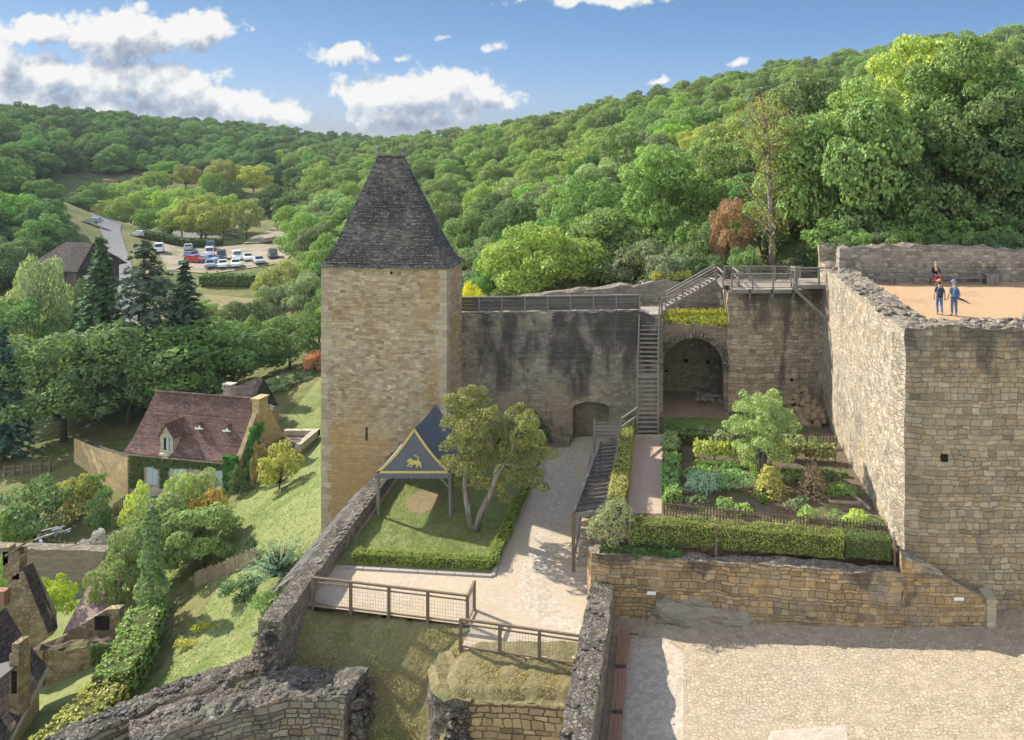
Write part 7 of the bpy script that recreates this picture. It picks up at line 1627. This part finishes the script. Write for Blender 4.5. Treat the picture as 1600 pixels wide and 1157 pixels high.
# tall sparse tree with a bare trunk
bt = thing('sparse_tree', 'tall sparse tree with a bare grey trunk rising behind the walkway', 'tree', (X(1208, 64), 64, Z(440, 64))); rng2 = np.random.default_rng(222); mb = MB(); inv = Vector(bt.location); tips = []
pts = [(1208, 440), (1207, 380), (1204, 310), (1200, 240), (1192, 160)]; mb.tube([P(*q, 64) - inv for q in pts], [.36, .30, .24, .15, .04], 10)
for i in range(46):
    t_ = .22 + .75 * rng2.random(); k = min(3, int(t_ * 4)); a = (P(*pts[k], 64).lerp(P(*pts[k + 1], 64), t_ * 4 - k)) - inv; an_ = rng2.random() * 6.28; Ln = (1.2 + 2.6 * rng2.random()) * (1.15 - abs(t_ - .6)); d_ = Vector((math.cos(an_), math.sin(an_), .25 + .6 * rng2.random()))
    m_ = a + d_ * Ln * .5; e_ = a + d_ * Ln + Vector((0, 0, .3)); mb.tube([a, m_, e_], [.07, .045, .015], 5); tips += [m_, e_]
    for q in range(3): s_ = m_ + Vector(rng2.normal(0, .8, 3)); mb.tube([m_, s_], [.025, .008], 4, cap=False); tips.append(s_)
mb.build('trunk', M['bark'], bt, True); C = []
for tp in tips: C += [(tp.x + rng2.normal(0, .38), tp.y + rng2.normal(0, .38), tp.z + rng2.normal(0, .3)) for _ in range(13)]
C = np.array(C); V, Fq = leaf_arrays(C, rng2.normal(0, 1, C.shape), .22 * (.6 + .7 * rng2.random(len(C))), rng2, .6, .5); f = np_mesh('crown', V, Fq, M['leaf_turn'], bt); f.color = (.15, .14, .045, 1)
for i, (px, top_, w_) in enumerate(((1110, 400, 60), (1165, 385, 60), (1245, 385, 66), (1280, 370, 60), (1085, 395, 50))): special('s%d' % (i % 3), px, 446, 63.5, top_, w_, ['leafy bush left of the timber walkway landing', 'bush behind the walkway rail left of the bare trunk', 'bush behind the walkway right of the bare trunk', 'tall bush beside the wall stub', 'bush beside the ferns on the rear wall'][i], (.10, .155, .055), name='leafy_shrub')
# far woods as masses
def wood(name, label, pts, seed, smin, smax, color, lift=0.0):
    g = np.random.default_rng(seed); z = tz_np(pts[:, 0], pts[:, 1]) - .6 + lift; me = bpy.data.meshes.new(name); me.from_pydata([(x, y, q) for (x, y), q in zip(pts, z)], [], [])
    for nm, arr in (('siz', smin + (smax - smin) * g.random(len(pts)) ** 1.3), ('rot', g.random(len(pts)) * 6.28)): at = me.attributes.new(nm, 'FLOAT', 'POINT'); at.data.foreach_set('value', arr.astype(np.float32))
    at = me.attributes.new('pick', 'INT', 'POINT'); at.data.foreach_set('value', g.integers(0, 4, len(pts)).astype(np.int32))
    o = bpy.data.objects.new(name, me); COL.objects.link(o); o['kind'] = 'stuff'; o['label'] = label; o.color = (*color, 1)
    ng = bpy.data.node_groups.new(name, 'GeometryNodeTree'); ng.interface.new_socket('Geometry', in_out='INPUT', socket_type='NodeSocketGeometry'); ng.interface.new_socket('Geometry', in_out='OUTPUT', socket_type='NodeSocketGeometry')
    N_ = ng.nodes; Lk = ng.links; gi = N_.new('NodeGroupInput'); go = N_.new('NodeGroupOutput'); jn = N_.new('GeometryNodeJoinGeometry')
    for k in range(4):
        oi = N_.new('GeometryNodeObjectInfo'); oi.inputs['Object'].default_value = PROTO['w%d' % k]; oi.inputs['As Instance'].default_value = True
        ip = N_.new('GeometryNodeInstanceOnPoints'); Lk.new(gi.outputs[0], ip.inputs['Points']); Lk.new(oi.outputs['Geometry'], ip.inputs['Instance'])
        def attr(nm, tp): a = N_.new('GeometryNodeInputNamedAttribute'); a.data_type = tp; a.inputs[0].default_value = nm; return a.outputs[0]
        cmp = N_.new('FunctionNodeCompare'); cmp.data_type = 'INT'; cmp.operation = 'EQUAL'; Lk.new(attr('pick', 'INT'), cmp.inputs[2]); cmp.inputs[3].default_value = k; Lk.new(cmp.outputs[0], ip.inputs['Selection'])
        cx_ = N_.new('ShaderNodeCombineXYZ'); Lk.new(attr('rot', 'FLOAT'), cx_.inputs[2]); Lk.new(cx_.outputs[0], ip.inputs['Rotation']); Lk.new(attr('siz', 'FLOAT'), ip.inputs['Scale']); Lk.new(ip.outputs[0], jn.inputs[0])
    Lk.new(jn.outputs[0], go.inputs[0]); md = o.modifiers.new('wood', 'NODES'); md.node_group = ng; return o
wood('hillside_wood', 'unbroken green wood covering the far part of the right-hand hill', farp, 7, .56, 1.06, (.14, .20, .062))
wood('valley_wood', 'dark wood covering the hills on the left of the valley', pl_, 8, .62, 1.08, (.10, .165, .06))

# ------------------------------------------------------------------ the air
hz = MB(); hz.box2((-1500, -60, -75), (900, 1150, 62)); hzo = hz.build('haze', []); hzo['kind'] = 'stuff'; hzo['label'] = 'thin blue haze in the valley air'
hm, ht_ = newmat('haze'); pv = ht_.n('ShaderNodeVolumePrincipled'); pv.inputs['Color'].default_value = (.72, .82, .95, 1); pv.inputs['Density'].default_value = .00011; pv.inputs['Anisotropy'].default_value = 0
ht_.out(pv.outputs[0], True); hzo.data.materials.append(hm)

def lawn_pts(rng, n):
    x = -44 + 28 * rng.random(n); y = 38 + 52 * rng.random(n) ** 1.5; k = inpoly(x, y, LAWN) & (x < -18.3); x, y = x[k], y[k]; return np.stack([x, y, tz_np(x, y)], 1)
tufts('lawn_grass', 'short mown grass on the sloping lawn below the tower', lawn_pts, 60000, .11, (.17, .205, .07), 301, 'leaf')
# ------------------------------------------------------------------ people on the terrace
M['skin'] = simple('skin', (.52, .34, .25), .6, .3, .05)
def skinned(name, joints, bones, mat, parent=None, sub=2, root=0):
    """one continuous surface grown round connected joints; joints = (x, y, z, rx, ry)"""
    me = bpy.data.meshes.new(name); me.from_pydata([j[:3] for j in joints], bones, []); o = bpy.data.objects.new(name, me); link(o, parent); me.materials.append(mat)
    o.modifiers.new('skin', 'SKIN'); sv = me.skin_vertices[0].data if me.skin_vertices else None
    if sv is None:
        bpy.context.view_layer.objects.active = o
        bpy.ops.mesh.customdata_skin_add(); sv = me.skin_vertices[0].data
    for i, j in enumerate(joints): sv[i].radius = (j[3], j[4] if len(j) > 4 else j[3]); sv[i].use_root = (i == root)
    s = o.modifiers.new('sub', 'SUBSURF'); s.levels = s.render_levels = sub
    return o
def hand(mbj, bones, wrist, d, side):
    """palm and five fingers beyond the wrist index"""
    w = Vector(mbj[wrist][:3]); d = Vector(d).normalized(); a = Vector((side, 0, 0)); a = (a - d * a.dot(d)).normalized(); b = d.cross(a)
    pi = len(mbj); p = w + d * .07; mbj.append((*p, .038, .018)); bones.append((wrist, pi))
    for k, (o_, ln) in enumerate(((-.03, .075), (-.01, .088), (.01, .082), (.03, .066))):
        i1 = len(mbj); q = p + a * o_ + d * .035; mbj.append((*q, .009, .009)); bones.append((pi, i1)); q2 = q + d * ln * .5 + b * .012 * side; mbj.append((*q2, .0085, .0085)); bones.append((i1, i1 + 1)); q3 = q2 + d * ln * .4 + b * .03 * side; mbj.append((*q3, .007, .007)); bones.append((i1 + 1, i1 + 2))
    i1 = len(mbj); q = w + d * .03 + a * .045 * -1; mbj.append((*q, .011, .011)); bones.append((wrist, i1)); q2 = q + d * .05 - a * .012; mbj.append((*q2, .009, .009)); bones.append((i1, i1 + 1))
def person(label, loc, rz, pose, shirt, trousers, shoe, hair, hat=None, scale=1.0, sleeve=.5):
    root = thing('person', label, 'person', loc, rz=rz); root.scale = (scale,) * 3
    hip = pose['hip']; J = []; B = []
    def j(p, *r): J.append((*p, *r)); return len(J) - 1
    pel = j(hip, .125, .10); H = Vector(hip)
    wa = j(H + Vector((0, .01, .18)), .115, .09); chs = j(H + Vector((0, pose.get('lean', 0) * .5, .40)), .15, .11); nb = j(H + Vector((0, pose.get('lean', 0), .54)), .06, .055); nk = j(H + Vector((0, pose.get('lean', 0), .62)), .05, .05)
    hd1 = j(H + Vector((0, pose.get('lean', 0) + .02, .70)), .075, .085); hd2 = j(H + Vector((0, pose.get('lean', 0) + .015, .80)), .072, .088)
    B += [(pel, wa), (wa, chs), (chs, nb), (nb, nk), (nk, hd1), (hd1, hd2)]; arms = []
    for s_, (el, wr) in zip((-1, 1), pose['arms']):
        sh_ = j(H + Vector((s_ * .17, pose.get('lean', 0) * .9, .49)), .06, .06); e_ = j(el, .042, .042); w_ = j(wr, .028, .028); B += [(chs, sh_), (sh_, e_), (e_, w_)]; hand(J, B, w_, Vector(wr) - Vector(el), s_); arms.append((J[sh_], J[e_], J[w_]))
    legs = []
    for s_, (kn, an, toe) in zip((-1, 1), pose['legs']):
        h_ = j(H + Vector((s_ * .09, 0, -.04)), .09, .09); k_ = j(kn, .06, .06); a_ = j(an, .042, .042); t_ = j(toe, .035, .03); B += [(pel, h_), (h_, k_), (k_, a_), (a_, t_)]; legs.append((J[h_], J[k_], J[a_], J[t_]))
    body = skinned('body', J, B, M['skin'], root)
    def jj(p, k=1.0): return (p[0], p[1], p[2], p[3] * k, (p[4] if len(p) > 4 else p[3]) * k)
    S = [jj(J[pel], 1.12), jj(J[wa], 1.14), jj(J[chs], 1.12), jj(J[nb], 1.05)]; SB = [(0, 1), (1, 2), (2, 3)]
    for (s_, e_, w_) in arms:
        b_ = len(S); m_ = Vector(s_[:3]).lerp(Vector(e_[:3]), 1.0 if sleeve > .5 else .8); S += [jj(s_, 1.16), (*m_, .052, .052)]; SB += [(2, b_), (b_, b_ + 1)]
        if sleeve > .7: S.append((*Vector(w_[:3]), .04, .04)); SB.append((b_ + 1, b_ + 2))
    skinned('shirt', S, SB, shirt, root)
    T = [jj(J[pel], 1.18)]; TB = []
    for (h_, k_, a_, t_) in legs: b_ = len(T); T += [jj(h_, 1.14), jj(k_, 1.22), (a_[0], a_[1], a_[2] + .03, .06, .06)]; TB += [(0, b_), (b_, b_ + 1), (b_ + 1, b_ + 2)]
    skinned('trousers', T, TB, trousers, root)
    for (h_, k_, a_, t_) in legs: d_ = Vector(t_[:3]) - Vector(a_[:3]); p_ = Vector(a_[:3]); q_ = Vector(t_[:3]); skinned('shoe', [(p_.x, p_.y, p_.z - .02, .052, .055), (p_.x * .5 + q_.x * .5, p_.y * .5 + q_.y * .5, q_.z + .02, .05, .042), (q_.x, q_.y, q_.z + .005, .042, .032)], [(0, 1), (1, 2)], shoe, root, 1)
    h1, h2 = Vector(J[hd1][:3]), Vector(J[hd2][:3])
    mb = MB(); v, f_ = ICO[3]; c = h2 + Vector((0, -.012, .02))
    vv = []
    for q in v:
        q = Vector(q); r_ = Vector((q.x * .094, q.y * .108, q.z * .115)); 
        if q.y > .45 and q.z < .35: r_ *= .72
        if q.z < -.5: r_ = r_ * (1.15 if q.y < 0 else .6)
        vv.append(c + r_)
    mb.add(vv, f_); mb.build('hair', hair, root, True)
    mb = MB()
    for s_ in (-1, 1): mb.rock(h1 + Vector((s_ * .03, .098, .06)), (.012, .006, .008), np.random.default_rng(1)); mb.rock(h1 + Vector((s_ * .088, .0, .03)), (.012, .022, .032), np.random.default_rng(2))
    mb.rock(h1 + Vector((0, .108, .02)), (.012, .02, .022), np.random.default_rng(3)); mb.box(h1 + Vector((0, .092, -.03)), (.045, .012, .01)); mb.build('face_features', M['skin'], root, True)
    if hat:
        mb = MB(); c = h2 + Vector((0, 0, .055)); mb.tube([c, c + Vector((0, 0, .012))], [.175, .165], 18); mb.tube([c + Vector((0, 0, .01)), c + Vector((0, 0, .07)), c + Vector((0, 0, .095))], [.108, .1, .05], 16); mb.build('hat', hat, root, True)
    return root
navy = simple('navy cotton', (.055, .08, .15), .9, .1, .2); denim = simple('blue denim', (.10, .16, .28), .9, .1, .25); slate = simple('slate blue shirt', (.13, .19, .27), .9, .1, .2); blk = simple('black knit', (.015, .015, .018), .9, .1, .2); crimson = simple('crimson trousers', (.50, .05, .09), .85, .1, .15)
straw = simple('straw hat', (.42, .24, .11), .9, .1, .2); capb = simple('blue grey cap', (.16, .21, .30), .9, .1, .2); brownh = simple('brown hair', (.10, .055, .03), .7, .3, .3); greyh = simple('grey hair', (.34, .32, .30), .7, .3, .3); shoem = simple('dark shoes', (.04, .035, .03), .8, .2, .2); pack1 = simple('navy nylon', (.035, .045, .075), .7, .2, .2); pack2 = simple('blue nylon', (.05, .10, .22), .7, .2, .2)
walk = dict(hip=(0, 0, .92), lean=.03, arms=(((-.27, -.02, 1.12), (-.25, .12, .92)), ((.27, -.04, 1.12), (.29, .06, .88))), legs=(((-.10, .12, .50), (-.10, -.02, .09), (-.11, .14, .03)), ((.10, .0, .49), (.10, -.16, .10), (.11, -.01, .03))))
stand = dict(hip=(0, 0, .94), lean=.02, arms=(((-.29, -.02, 1.14), (-.30, .10, .94)), ((.30, -.02, 1.14), (.32, .10, .93))), legs=(((-.11, .02, .50), (-.12, -.01, .09), (-.14, .15, .03)), ((.11, .03, .50), (.12, .0, .09), (.14, .16, .03))))
sit = dict(hip=(0, 0, .56), lean=.05, arms=(((-.26, .12, .83), (-.14, .36, .70)), ((.26, .12, .83), (.14, .36, .70))), legs=(((-.14, .46, .54), (-.16, .44, .10), (-.17, .60, .04)), ((.14, .46, .54), (.18, .48, .10), (.20, .64, .04))))
def tp(px, py): g = G(px, py, -9.4); return g
a = tp(1468, 492); b = tp(1491, 494)
person('visitor in a straw hat and blue jeans with a dark backpack, seen from behind', a, R(-8), walk, navy, denim, shoem, brownh, straw, 1.02)
person('visitor in a blue cap and jeans with a blue backpack, holding a folded umbrella', b, R(6), stand, slate, denim, shoem, greyh, capb, 1.03)
person('seated visitor in a black top and crimson trousers on the terrace bench', (X(1462, 52.35), 52.38, -9.4), R(180), sit, blk, crimson, shoem, greyh, None, 1.0, .9)
for (p, rz, mt, lab) in ((a, R(-8), pack1, 'dark backpack worn by the visitor in the straw hat'), (b, R(6), pack2, 'blue backpack worn by the visitor in the blue cap')):
    bp = thing('backpack', lab, 'backpack', p, rz=rz); z0 = 1.24
    rr_ = np.random.default_rng(3); mb = MB(); v, f_ = ICO[3]
    mb.add([(max(-.8, min(.8, q[0])) * .19, -.215 + max(-.75, min(.75, q[1])) * .13, z0 + max(-.85, min(.85, q[2])) * .28) for q in v], f_); mb.build('bag_body', mt, bp, True)
    mb = MB(); mb.add([(max(-.8, min(.8, q[0])) * .13, -.315 + max(-.75, min(.75, q[1])) * .06, z0 - .08 + max(-.85, min(.85, q[2])) * .13) for q in v], f_); mb.build('pocket', mt, bp, True)
    for s_ in (-1, 1): mb = MB(); mb.tube([(s_ * .09, -.13, z0 + .20), (s_ * .11, -.05, z0 + .28), (s_ * .12, .09, z0 + .22), (s_ * .13, .12, z0 + .02), (s_ * .14, .0, z0 - .16), (s_ * .13, -.12, z0 - .2)], .022, 6); mb.build('strap', mt, bp)
um = thing('folded_umbrella', 'dark folded umbrella in the hand of the visitor in the blue cap', 'umbrella', (b.x + .33, b.y + .12, b.z + .9)); mb = MB(); mb.tube([(-.08, 0, .03), (0, 0, 0), (.15, 0, -.06), (.62, 0, -.30)], [.035, .05, .055, .012], 8); mb.build('canopy', pack1, um, True); mb = MB(); mb.tube([(-.08, 0, .03), (-.2, 0, .09), (-.24, 0, .06)], .014, 6); mb.build('handle', M['wood_brown'], um)
